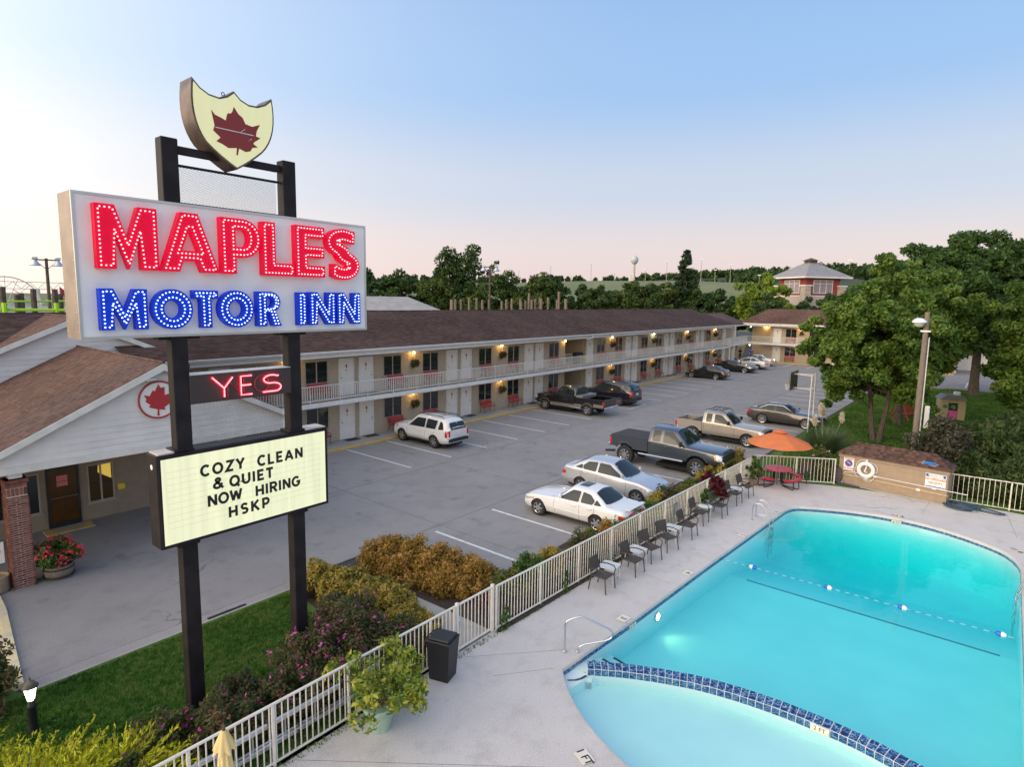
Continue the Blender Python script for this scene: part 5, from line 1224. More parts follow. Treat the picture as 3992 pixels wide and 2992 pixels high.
vt = MB(); vt.lathe([(.30,2.43),(.16,2.50),(.0,2.535)], 16); vt.build('vent', M['orange'], ub, 40)
MB().tube([(0,0,0),(0,0,2.5)], .022, 8).build('pole', M['wood'], ub); MB().lathe([(0,2.53),(.03,2.55),(.02,2.6),(0,2.62)], 8).build('finial', M['wood'], ub)
rb_ = MB()
for k in range(8):
    a = 2*PI*k/8; rb_.tube([(0,0,2.40),(1.36*math.cos(a),1.36*math.sin(a),1.885)], .010, 4); rb_.tube([(0,0,1.9),(.7*math.cos(a),.7*math.sin(a),2.13)], .008, 4)
rb_.build('ribs', M['wood'], ub)
# closed yellow umbrella at the bottom edge
yu = thing('closed_umbrella', 'closed pale yellow umbrella with scalloped flaps beside near fence', 'umbrella', (3.72,8.45,0))
M['yellowc'] = mat('pale_yellow_canvas', (.80,.62,.25), (.86,.72,.38), 4, rough=.8, trans=.25)
def folded(r0, r1, z0, z1, amp, k, n=64, m=8, hem=.0):
    b = MB(); 
    for i in range(m+1):
        f = i/m
        for j in range(n):
            a = 2*PI*j/n; r_ = (r0+(r1-r0)*f**.8)*(1+amp*f*math.cos(k*a)); z = z0+(z1-z0)*f-hem*f*f*math.cos(k*a)
            b.v.append((r_*math.cos(a), r_*math.sin(a), z))
    for i in range(m):
        for j in range(n): b.f.append((i*n+j, i*n+(j+1)%n, (i+1)*n+(j+1)%n, (i+1)*n+j)); b.mi.append(0)
    return b
folded(.05,.14,1.86,.75,.30,8).build('canopy', M['yellowc'], yu, 60); folded(.03,.155,1.93,1.60,.16,8,hem=.03).build('valance', M['yellowc'], yu, 60)
MB().tube([(0,0,0),(0,0,1.95)], .02, 8).lathe([(0,1.93),(.025,1.95),(.02,2.0),(0,2.03)], 8).build('pole', M['bark'], yu)
MB().lathe([(.25,0),(.25,.05),(.04,.10),(.04,.3),(0,.3)], 16).build('base', M['blackpl'], yu)
yu.scale = (1.0,1.0,.92)
# bin
bn = thing('trash_bin', 'tall black lidded plastic bin beside the pool gate', 'bin', (8.62,8.84,0), R(18)); bn.scale = (.88,.88,1.0)
MB().add([(-.23,-.25,0),(.23,-.25,0),(.23,.25,0),(-.23,.25,0),(-.28,-.31,.86),(.28,-.31,.86),(.28,.31,.86),(-.28,.31,.86)], [(0,3,2,1),(4,5,6,7),(0,1,5,4),(1,2,6,5),(2,3,7,6),(3,0,4,7)]).build('body', M['blackpl'], bn)
MB().bbox(-.30,-.33,.862,.30,.33,.91,.02).bbox(-.26,-.29,.905,.26,.29,.96,.03).build('lid', M['blackpl'], bn); MB().tube([(-.22,.30,.9),(-.22,.38,.88),(.22,.38,.88),(.22,.30,.9)], .018, 6).build('handle', M['blackpl'], bn)
# potted shrub beside the bin
def potted(name, label, loc, lm, h, r, n, pot_c, pr=.27, ph=.42, leaf=.07, ncl=30, stems=9, pink=0, cat='potted plant', zt=.15, shape=2.2):
    t = thing(name, label, cat, loc)
    MB().lathe([(pr*.72,0),(pr*.98,ph*.85),(pr*1.05,ph*.86),(pr*1.05,ph),(pr*.95,ph),(pr*.9,ph*.9),(0,ph*.88)], 22).build('pot', mat(name+'_pot', pot_c, tuple(v*.8 for v in pot_c), 5, rough=.4), t, 40)
    c = []; sb = MB()
    for k in range(ncl):
        a = random.uniform(0, 2*PI); rr = r*math.sqrt(random.random()); z = ph+zt+(h-ph)*random.random()*(1-.35*rr/r); c.append((rr*math.cos(a), rr*math.sin(a), z))
    for k in range(stems): q = c[k*len(c)//stems]; sb.tube([(0,0,ph*.85),(q[0]*.35,q[1]*.35,ph+(q[2]-ph)*.55),q], [.014,.010,.005], 5)
    sb.build('stems', M['bark'], t)
    V, F = leaf_cloud(c, np.full(len(c), r*.17), n, leaf, up=.6, shape=shape); put('foliage', mesh_np('foliage', V, F, lm), t)
    if pink:
        V, F = leaf_cloud(c[::3], np.full(len(c[::3]), .05), pink, .06); put('blossoms', mesh_np('blossoms', V, F, M['pink']), t)
    return t
potted('potted_shrub', 'yellow-green variegated shrub in a pale green pot by the near fence', (6.72,8.62,0), M['lf_croton'], 1.32, .98, 2700, (.36,.52,.42), .30, .50, .062, 64, 30, 14)
potted('red_leaf_plant', 'tall dark red leaved plant in a green pot behind the armchairs', (23.55,8.62,0), M['lf_red'], 1.35, .42, 1700, (.25,.45,.36), .20, .38, .16, 24, 8)
potted('potted_plant', 'low green plant in pot behind the seventh armchair', (22.75,8.62,0), M['lf_green'], .75, .34, 900, (.28,.45,.36), .2, .32, .09, 14, 6)
potted('climbing_plant', 'thin green plant climbing the fence corner by the picnic table', (27.55,8.30,0), M['lf_green'], 1.15, .40, 900, (.3,.2,.14), .17, .3, .09, 18, 7)
# grab rail in the near corner
hr = thing('pool_grab_rail', 'bent stainless grab rail at the wading end corner of the pool', 'hand rail', (0,0,0))
P0 = (11.12,7.34); dd = Vector((.62,-.78,0)).normalized()
def hp(u, z): return (P0[0]+dd.x*u, P0[1]+dd.y*u, z)
MB().tube([hp(0,0),hp(0,.66),hp(.05,.78),hp(.22,.86),hp(.36,.885),hp(.46,.86),hp(1.02,.60),hp(1.10,.53),hp(1.12,.44),hp(1.06,.36),hp(.94,.30),hp(.46,.20),hp(.36,.15),hp(.31,.08),hp(.30,0)], .022, 10).build('tube', M['steel'], hr, 60)
MB().lathe([(.05,.0),(.05,.012),(.025,.03)], 12, (*hp(0,0)[:2],.012)).lathe([(.05,.0),(.05,.012),(.025,.03)], 12, (*hp(.30,0)[:2],.012)).build('flange', M['steel'], hr)
# pool ladders
def pool_ladder(label, loc, rz):
    t = thing('pool_ladder', label, 'pool ladder', loc, rz)     # local +y into the pool
    for s in (-1, 1):
        MB().tube([(s*.25,-.55,0),(s*.25,-.55,.44),(s*.25,-.50,.60),(s*.25,-.38,.68),(s*.25,-.24,.66),(s*.25,-.12,.54),(s*.25,.04,.10),(s*.25,.10,-.15),(s*.25,.10,-1.35)], .021, 8).build('rail', M['steel'], t, 60)
        MB().lathe([(.05,0),(.05,.012),(.025,.03)], 12, (s*.25,-.55,.0)).build('flange', M['steel'], t)
    for z in (-.28,-.58,-.88): MB().bbox(-.23,.06,z-.02,.23,.14,z+.01,.005).build('tread', M['steel'], t)
    return t
pool_ladder('stainless pool ladder at the far end of the left pool edge', (23.25,6.32,.012), R(180+2))
MB().lathe([(.16,0),(.17,.012),(.0,.018)], 16).build('skimmer_lid', M['plastic'], deck).location = (23.75,6.70,.004)
pool_ladder('stainless pool ladder on the right pool edge', (22.2,-.97,.012), R(0))
# floating lane rope
rp = thing('lane_rope', 'blue and white float rope across the pool', 'rope', (19.1,0,0))
sgm = MB().tube([(0,0,0),(0,.11,0)], .006, 6).mesh('rope_segment', mat('white_rope', (.55,.62,.66), rough=.7)); sgb = MB().tube([(0,0,0),(0,.11,0)], .006, 6).mesh('rope_segment', mat('blue_rope', (.05,.16,.45), rough=.7))
ry = lambda y: (-.035*(y-2.6), y, WZ+.012)
for k in range(60):
    y = 6.40-.122*k
    if y < -.9: break
    put('rope_segment', sgm if k % 2 else sgb, rp, ry(y))
bw = MB().lathe([(0,-.12),(.045,-.10),(.066,-.05),(.07,0)], 14, axis='y').mesh('float_half', M['plastic'], 40); bb_ = MB().lathe([(.07,0),(.066,.05),(.045,.10),(0,.12)], 14, axis='y').mesh('float_half', mat('blue_float', (.02,.14,.55), rough=.35), 40)
for i, y in enumerate((5.55,3.42,1.57,-.55)):
    b_ = bpy.data.objects.new('buoy', None); COL.objects.link(b_); b_.parent = rp; b_.location = (ry(y)[0], y, WZ+.02)
    fl_ = -1 if i in (0,) else 1
    q1 = put('float_half', bw, b_); q2 = put('float_half', bb_, b_)
    if i in (0,): q1.scale = q2.scale = (1,-1,1)
# ------------------------------------------------------------------ pump shed
shed = thing('pump_shed', 'tan stucco pump shed with brown hipped shingle roof', 'shed', (30.38,3.40,0), R(-90-5.0))
# local x runs along the front (towards the right in view), local -y faces the pool
SW, SD, SHH = 2.05, 1.15, 1.30
MB().box(-SW,0,0,SW,SD,SHH).build('wall', M['stucco'], shed)
MB().bbox(-SW-.04,-.045,SHH-.02,SW+.04,-.003,SHH+.13,.008).bbox(SW+.003,-.003,SHH-.02,SW+.045,SD,SHH+.13,.008).bbox(-SW-.045,-.003,SHH-.02,-SW-.003,SD,SHH+.13,.008).build('fascia', M['stucco'], shed)
MB().bbox(-SW+.02,-.02,.02,-SW+.09,-.002,SHH-.03,.004).box(-SW+.72,-.012,SHH-.6,-SW+.735,-.002,SHH-.03).box(-SW+.10,-.012,SHH-.62,-SW+.735,-.002,SHH-.605).build('door_trim', M['stucco'], shed)
e = .10; z0, z1 = SHH+.13, SHH+.62; a_ = (-SW-e,-e-.04,z0); b_ = (SW+e,-e-.04,z0); c_ = (SW+e,SD+e,z0); d_ = (-SW-e,SD+e,z0); r1 = (-SW+.55,SD/2,z1); r2 = (SW-.55,SD/2,z1)
MB().quad(a_,b_,r2,r1).quad(c_,d_,r1,r2).add([b_,c_,r2],[(0,1,2)]).add([d_,a_,r1],[(0,1,2)]).quad(a_,d_,c_,b_).build('roof', M['shingle2'], shed)
shingles(a_, b_, r2, r1, 130, parent=shed, m='shingle2', sw=.30, sh=.125, th=.014); shingles(b_, c_, r2, r2, 30, parent=shed, m='shingle2', sw=.30, sh=.125, th=.014); shingles(d_, a_, r1, r1, 30, parent=shed, m='shingle2', sw=.30, sh=.125, th=.014)
MB().tube([r1, r2], .04, 5).tube([a_, r1], .03, 4).tube([b_, r2], .03, 4).build('ridge_cap', M['shingle2'], shed)
def spt(x, y, z):
    a = R(-95); return (30.38+x*math.cos(a)-y*math.sin(a), 3.40+x*math.sin(a)+y*math.cos(a), z)
SR = R(-95)
s1 = thing('no_diving_sign', 'white no diving sign with blue round symbol on the shed', 'sign', spt(-SW+.40,-.03,SHH-.30), SR)
MB().bbox(-.21,-.006,-.29,.21,.004,.29,.003).build('panel', M['plastic'], s1)
MB().prism([(-.17,.20),(.17,.20),(.17,.255),(-.17,.255)], lambda u,v,w:(u,w,v), -.0065, -.0085).build('header_bar', M['red'], s1)
MB().lathe([(.135,-.0065),(.135,-.0085),(0,-.0085)], 24, (0,0,.03), 'y').build('blue_disc', mat('sign_blue', (.02,.10,.42), rough=.4), s1)
rgx = MB().tube([(.145*math.cos(2*PI*k/24),-.01,.03+.145*math.sin(2*PI*k/24)) for k in range(24)], .011, 5, closed=True).tube([(-.10,-.011,-.07),(.10,-.011,.13)], .010, 5); rgx.build('red_ring', M['red'], s1)
MB().tube([(-.07,-.012,.09),(.0,-.012,.05),(.08,-.012,-.02)], .014, 5).build('diver_figure', M['plastic'], s1)
textobj('sign_text', 'CAUTION', .07, M['plastic'], s1, (0,-.0095,.226), (R(90),0,0), bold=.001); textobj('sign_text', 'NO DIVING', .092, M['red'], s1, (0,-.0075,-.21), (R(90),0,0), bold=.003)
s2 = thing('lifeguard_sign', 'white warning sign reading no lifeguard on duty', 'sign', spt(SW-.42,-.03,SHH-.37), SR)
MB().bbox(-.36,-.006,-.30,.36,.004,.30,.003).build('panel', M['plastic'], s2)
MB().box(-.34,-.0085,.155,-.235,-.0065,.28).box(.235,-.0085,.155,.34,-.0065,.28).box(-.34,-.0085,-.275,.34,-.0065,-.235).build('blue_bar', mat('sign_blue2', (.02,.07,.36), rough=.4), s2)
MB().box(-.232,-.0082,.155,.232,-.0065,.28).build('title_band', mat('sign_grey', (.42,.47,.6), rough=.4), s2)
textobj('sign_text', 'WARNING', .115, M['plastic'], s2, (0,-.0095,.215), (R(90),0,0), bold=.004, sx=.95); M['signorange'] = mat('sign_orange', (.80,.16,.05), rough=.5)
textobj('sign_text', 'NO LIFEGUARD', .125, M['signorange'], s2, (0,-.008,.065), (R(90),0,0), bold=.005, sx=.80); textobj('sign_text', 'ON DUTY', .125, M['signorange'], s2, (0,-.008,-.10), (R(90),0,0), bold=.005, sx=.85)
rb2 = thing('life_ring', 'white ring buoy hanging on the shed wall', 'life ring', spt(-SW+1.12,-.06,SHH-.42), SR)
MB().tube([(.285*math.cos(2*PI*k/36),-.05,.285*math.sin(2*PI*k/36)) for k in range(36)], .088, 10, closed=True).build('ring', M['plastic'], rb2, True)
ln_ = MB()
for a0 in (-.2,1.4,2.9,4.4): ln_.tube([((.40+.07*math.sin(PI*i/8))*math.cos(a0+1.45*i/8),-.06,(.40+.09*math.sin(PI*i/8))*math.sin(a0+1.45*i/8)-.03*math.sin(PI*i/8)) for i in range(9)], .011, 5)
ln_.tube([(.02,-.03,.34),(.0,-.02,.1),(-.06,-.02,-.1),(.05,-.02,-.12)], .03, 6).build('rope', M['plastic'], rb2)
MB().bbox(-.05,-.05,.36,.05,.0,.46,.01).build('hanger', M['white'], rb2)
def wpole(name, label, x0, x1, z0, z1, m, r=.016, y=-.05):
    t = thing(name, label, 'pole', (0,0,0)); MB().tube([spt(x0,y,z0), spt(x1,y,z1)], r, 8).build('shaft', M[m], t)
    h = MB()
    for f in (.22,.73): x = x0+(x1-x0)*f; z = z0+(z1-z0)*f; h.add([spt(x+a,b,z+c) for a,b,c in ((-.07,-.075,-.04),(.07,-.075,-.04),(.07,-.0,-.04),(-.07,-.0,-.04),(-.07,-.075,.04),(.07,-.075,.04),(.07,-.0,.04),(-.07,-.0,.04))], [(0,3,2,1),(4,5,6,7),(0,1,5,4),(1,2,6,5),(2,3,7,6),(3,0,4,7)])
    h.build('hook', M['plastic'], t); return t
M['bamboo'] = mat('yellowish_pole', (.72,.56,.32), rough=.45)
wpole('skimmer_pole', 'upper white telescopic pole hung on the shed wall', -1.5, 2.75, .66, .60, 'white', .018); wpole('net_pole', 'lower yellowish pole hung on the shed wall', -1.75, 2.1, .50, .40, 'bamboo', .015)
vp = thing('vacuum_pole', 'long silver and purple vacuum pole lying along the shed foot', 'pole', (0,0,0)); MB().tube([spt(-2.0,-.12,.06), spt(0.2,-.15,.035), spt(4.3,-.22,.03)], .02, 8).build('shaft', M['alu'], vp); MB().tube([spt(-2.05,-.14,.10), spt(-1.1,-.16,.05)], .03, 8).build('grip', mat('purple_grip', (.10,.07,.20), rough=.5), vp)
nt_ = thing('leaf_net', 'dark oval leaf net leaning at the left end of the shed', 'net', spt(-SW+.02,-.12,.42), SR); MB().tube([(.17*math.cos(t), .02*math.sin(t*2), .36*math.sin(t)) for t in [2*PI*k/24 for k in range(24)]], .018, 6, closed=True).build('hoop', M['blackpl'], nt_); MB().prism([(.16*math.cos(t), .35*math.sin(t)) for t in [2*PI*k/24 for k in range(24)]], lambda u,v,w:(u,w,v), 0, .012).build('netting', mat('dark_net', (.09,.07,.075), rough=.9), nt_)
hs2 = thing('white_hose', 'thin white hose looped down the shed wall', 'hose', (0,0,0)); MB().tube([spt(-1.45,-.05,.66), spt(-1.75,-.07,.60), spt(-1.93,-.09,.40), spt(-1.90,-.11,.16), spt(-1.70,-.13,.04)], .011, 6).build('tube', M['plastic'], hs2)
sk = thing('pool_skimmer', 'blue and white skimmer net lying on the shed roof', 'skimmer', spt(1.35,.12,SHH+.29), SR)
sk.rotation_euler = (R(34),0,SR); o_ = [(-.24,-.10),(.22,-.13),(.30,-.10),(.30,.10),(.22,.13),(-.24,.10),(-.32,.04),(-.50,.02),(-.50,-.02),(-.32,-.04)]
MB().prism(o_, lambda u,v,w:(u,v,w), 0, .02).build('frame', M['plastic'], sk); MB().prism([(-.2,-.07),(.23,-.09),(.25,0),(.23,.09),(-.2,.07)], lambda u,v,w:(u,v,w), .021, .028).build('netting', mat('blue_net', (.02,.16,.48), rough=.8), sk)
ho = thing('vacuum_hose', 'coiled dark blue vacuum hose on the deck by the shed', 'hose', (30.15,.95,.03))
hp_ = []
for k in range(150):
    t = k/150; a = 2*PI*4.6*t; r_ = .42+.10*math.sin(a*.37)
    hp_.append((r_*.75*math.cos(a)+.05*math.sin(k*.3), r_*1.05*math.sin(a)-.25*t, .03+.10*t+.02*math.sin(a*1.3)))
hp_ += [(.1,-.75,.12),(.22,-1.15,.04),(.05,-1.5,.03),(-.12,-1.3,.03),(-.08,-.9,.04),(.05,-.5,.05)]
MB().tube(hp_, .032, 7).build('coil', mat('navy_hose', (.025,.05,.085), (.05,.09,.14), 30, rough=.45), ho, True)
MB().tube([hp_[0], (hp_[0][0]+.05,hp_[0][1]+.12,.02)], .04, 8).build('cuff', M['plastic'], ho)
# post lantern on the front lawn
lp = thing('post_lantern', 'lit black lantern on a short post in the front lawn', 'lamp post', (2.42,13.38,0))
MB().lathe([(.09,0),(.08,.03),(.07,.50),(.085,.52),(.085,.56),(.06,.60),(.05,.66)], 12).build('post', M['blackpl'], lp, 40)
MB().lathe([(.055,.66),(.10,.92),(.11,.93)], 6).build('glass', mat('lantern_glow', (1,.9,.7), emit=(1,.88,.60), es=9), lp)
cg = MB()
for k in range(6): a = 2*PI*k/6; cg.tube([(.058*math.cos(a),.058*math.sin(a),.66),(.115*math.cos(a),.115*math.sin(a),.93)], .008, 4)
cg.build('cage', M['blackpl'], lp); MB().lathe([(.135,.925),(.125,.95),(.07,1.02),(.03,1.05),(.02,1.08),(.01,1.13),(0,1.14)], 12).build('cap', M['wrought'], lp, 40)
l_ = bpy.data.lights.new('lantern_light', 'POINT'); l_.energy = 9; l_.color = (1,.82,.5); l_.shadow_soft_size = .1; lo_ = bpy.data.objects.new('lantern_light', l_); COL.objects.link(lo_); lo_.parent = lp; lo_.location = (0,0,1.3)
# ------------------------------------------------------------------ vehicles
def pchip(xs, ys, q):
    xs = np.asarray(xs, float); ys = np.asarray(ys, float); h = np.diff(xs); d = np.diff(ys)/h; m = np.zeros(len(xs)); m[0], m[-1] = d[0], d[-1]
    for i in range(1, len(xs)-1):
        if d[i-1]*d[i] > 0: w1, w2 = 2*h[i]+h[i-1], h[i]+2*h[i-1]; m[i] = (w1+w2)/(w1/d[i-1]+w2/d[i])
    i = np.clip(np.searchsorted(xs, q)-1, 0, len(h)-1); t = (q-xs[i])/h[i]
    return (1+2*t)*(1-t)**2*ys[i]+t*(1-t)**2*h[i]*m[i]+t*t*(3-2*t)*ys[i+1]+t*t*(t-1)*h[i]*m[i+1]
def chaikin(p, n=2):
    for _ in range(n):
        a, b = p[:-1], p[1:]; q = np.empty((2*len(a)+2, 2)); q[0] = p[0]; q[-1] = p[-1]; q[1:-1:2] = .75*a+.25*b; q[2:-1:2] = .25*a+.75*b; p = q
    return p
class Loft:
    """body surface from key sections. keys: rows of x, zbottom, zmid, zbelt, ztop, wbottom, wmid, wbelt, wtop, zcrown"""
    def __init__(s, keys, nx=84):
        k = np.array(keys, float); s.x0, s.x1 = k[0,0], k[-1,0]
        s.X = np.unique(np.concatenate([np.linspace(s.x0, s.x1, nx), k[:,0]])); s.P = np.stack([pchip(k[:,0], k[:,i], s.X) for i in range(1, 10)], 1)
        s.prof = [s.section(r) for r in s.P]
    def section(s, r):
        zb, zm, zl, zt, wb, wm, wl, wt, zc = r
        base = np.array([(0,zb),(wb*.8,zb),(wb,zb+.02),(wm,zm-.10),(wm,zm),(wm*.4+wl*.6,zl*.75+zm*.25),(wl,zl),(wl*.45+wt*.55,zl*.4+zt*.6),(wt,zt),(wt*.55,zc*.8+zt*.2),(0,zc)])
        return chaikin(base, 2)
    def at(s, x):
        x = min(max(x, s.x0), s.x1); i = int(np.clip(np.searchsorted(s.X, x)-1, 0, len(s.X)-2)); t = (x-s.X[i])/(s.X[i+1]-s.X[i]); return s.prof[i]*(1-t)+s.prof[i+1]*t
    def side(s, x, z, off=.006):
        p = s.at(x); k = int(np.argmax(p[:,0]))
        zz = p[k:,1]; yy = p[k:,0]
        if z < p[k,1]: lo = p[1:k+1]; return float(np.interp(z, lo[:,1], lo[:,0]))+off
        return float(np.interp(z, zz, yy))+off
    def top(s, x, y, off=.006):
        p = s.at(x); k = int(np.argmax(p[:,0])); q = p[k:][::-1]
        return float(np.interp(abs(y), q[:,0], q[:,1]))+off
    def mesh(s):
        V = []; F = []; m = len(s.prof[0]); n = 2*m-2
        for x, p in zip(s.X, s.prof):
            V += [(x, a, b) for a, b in p]+[(x, -a, b) for a, b in p[1:-1][::-1]]
        for i in range(len(s.X)-1):
            for j in range(n): F.append((i*n+j, (i+1)*n+j, (i+1)*n+(j+1)%n, i*n+(j+1)%n))
        F.append(tuple(range(n))); F.append(tuple((len(s.X)-1)*n+j for j in range(n))[::-1])
        return V, F
def roundpoly(pts, r, n=3):
    o = []; m = len(pts)
    for i in range(m):
        p, a, b = Vector(pts[i]), Vector(pts[i-1]), Vector(pts[(i+1)%m]); da, db = (a-p), (b-p); ra = min(r, da.length*.45, db.length*.45)
        q0, q1 = p+da.normalized()*ra, p+db.normalized()*ra
        for k in range(n+1):
            t = k/n; o.append(tuple((1-t)**2*q0+2*t*(1-t)*p+t*t*q1))
    return o
def patch(mb, outline, fn, rings=4, dens=.10):
    """fill a 2d outline with rings towards its centre, every vertex mapped by fn(u,v)->xyz"""
    q = []
    for i in range(len(outline)):
        a, b = outline[i], outline[(i+1)%len(outline)]; l_ = math.hypot(b[0]-a[0], b[1]-a[1]); m = max(1, int(l_/dens))
        q += [(a[0]+(b[0]-a[0])*k/m, a[1]+(b[1]-a[1])*k/m) for k in range(m)]
    cx = sum(p[0] for p in q)/len(q); cy = sum(p[1] for p in q)/len(q); n = len(q); V = []; F = []
    for r_ in range(rings):
        f = 1-r_/rings; V += [fn(cx+(p[0]-cx)*f, cy+(p[1]-cy)*f) for p in q]
    V.append(fn(cx, cy))
    for r_ in range(rings-1):
        for k in range(n): F.append((r_*n+k, r_*n+(k+1)%n, (r_+1)*n+(k+1)%n, (r_+1)*n+k))
    for k in range(n): F.append(((rings-1)*n+k, (rings-1)*n+(k+1)%n, len(V)-1))
    return mb.add(V, F)
def wheel_meshes(r, w, spokes, rimr=.66, kind='alloy', key=[0]):
    ty = MB().lathe([(r*rimr,-w/2),(r*.93,-w/2),(r,-w*.36),(r,w*.36),(r*.93,w/2),(r*rimr,w/2),(r*rimr,-w/2)], 28, axis='y', caps=False).mesh('tyre', M['rubber'], 35)
    b = MB(); b.lathe([(r*rimr,-w/2+.005),(r*rimr*.93,-w/2+.01),(r*rimr*.90,-w*.25),(r*rimr*.9,w*.3)], 24, axis='y', caps=False)
    for k in range(spokes):
        a = 2*PI*k/spokes; c, s = math.cos(a), math.sin(a); h = r*rimr*(.95*PI/spokes*.42 if spokes < 9 else .085); ri, ro = r*.13, r*rimr*.92
        b.add([(x*c-z*s, y, x*s+z*c) for x, y, z in ((ri,-w*.47,-h*.8),(ro,-w*.49,-h),(ro,-w*.49,h),(ri,-w*.47,h*.8),(ri,-w*.3,-h*.8),(ro,-w*.3,-h),(ro,-w*.3,h),(ri,-w*.3,h*.8))], [(0,1,2,3),(0,4,5,1),(3,2,6,7),(1,5,6,2)])
    b.lathe([(0,-w*.50),(r*.13,-w*.49),(r*.16,-w*.40),(r*.16,-w*.2)], 14, axis='y', caps=False)
    rim = b.mesh('rim', M['steel'] if kind == 'alloy' else M['chrome'], 35)
    dk = MB().lathe([(r*rimr*.9,w*.02),(0,w*.02)], 20, axis='y').mesh('brake_shadow', M['black'])  # black disc behind the spokes, put in for the shade inside the wheel
    return ty, rim, dk
def carpaint(name, c, metal=.0, rough=.28, coat=1.0): return mat(name, c, tuple(v*.94 for v in c), 2, rough=rough, metal=metal, coat=coat)
M['lens_red'] = mat('red_lens', (.50,.01,.02), rough=.12, coat=1); M['lens_clear'] = mat('clear_lens', (.62,.65,.68), rough=.08, coat=1, metal=.3); M['lens_amber'] = mat('amber_lens', (.80,.25,.03), rough=.15, coat=1)
M['carglass'] = mat('car_glass', (.020,.026,.028), rough=.03, spec=.5); M['trimblk'] = mat('black_trim', (.02,.02,.022), rough=.4); M['plate'] = mat('number_plate', (.70,.72,.74), rough=.4); M['liner'] = mat('wheel_well', (.012,.012,.012), rough=.9)
def cut_wells(me, wheels, half, r):
    o = bpy.data.objects.new('tmp', me); COL.objects.link(o); cs = []
    for x, z in wheels:
        for s in (-1, 1):
            c = MB().lathe([(0,-.32),(r,-.32),(r,.32),(0,.32)], 32, (0,0,0), 'y').mesh('c', M['liner']); bm = bmesh.new(); bm.from_mesh(c); bmesh.ops.remove_doubles(bm, verts=bm.verts[:], dist=1e-5); bmesh.ops.recalc_face_normals(bm, faces=bm.faces[:]); bm.to_mesh(c); bm.free()
            co = bpy.data.objects.new('c', c); COL.objects.link(co); co.location = (x, s*half, z); cs.append(co)
            md = o.modifiers.new('b', 'BOOLEAN'); md.operation = 'DIFFERENCE'; md.object = co; md.solver = 'EXACT'
            try: md.material_mode = 'TRANSFER'
            except Exception: pass
    bpy.context.view_layer.update()
    res = bpy.data.meshes.new_from_object(o.evaluated_get(bpy.context.evaluated_depsgraph_get()))
    bpy.data.objects.remove(o)
    for c in cs: bpy.data.objects.remove(c)
    return res
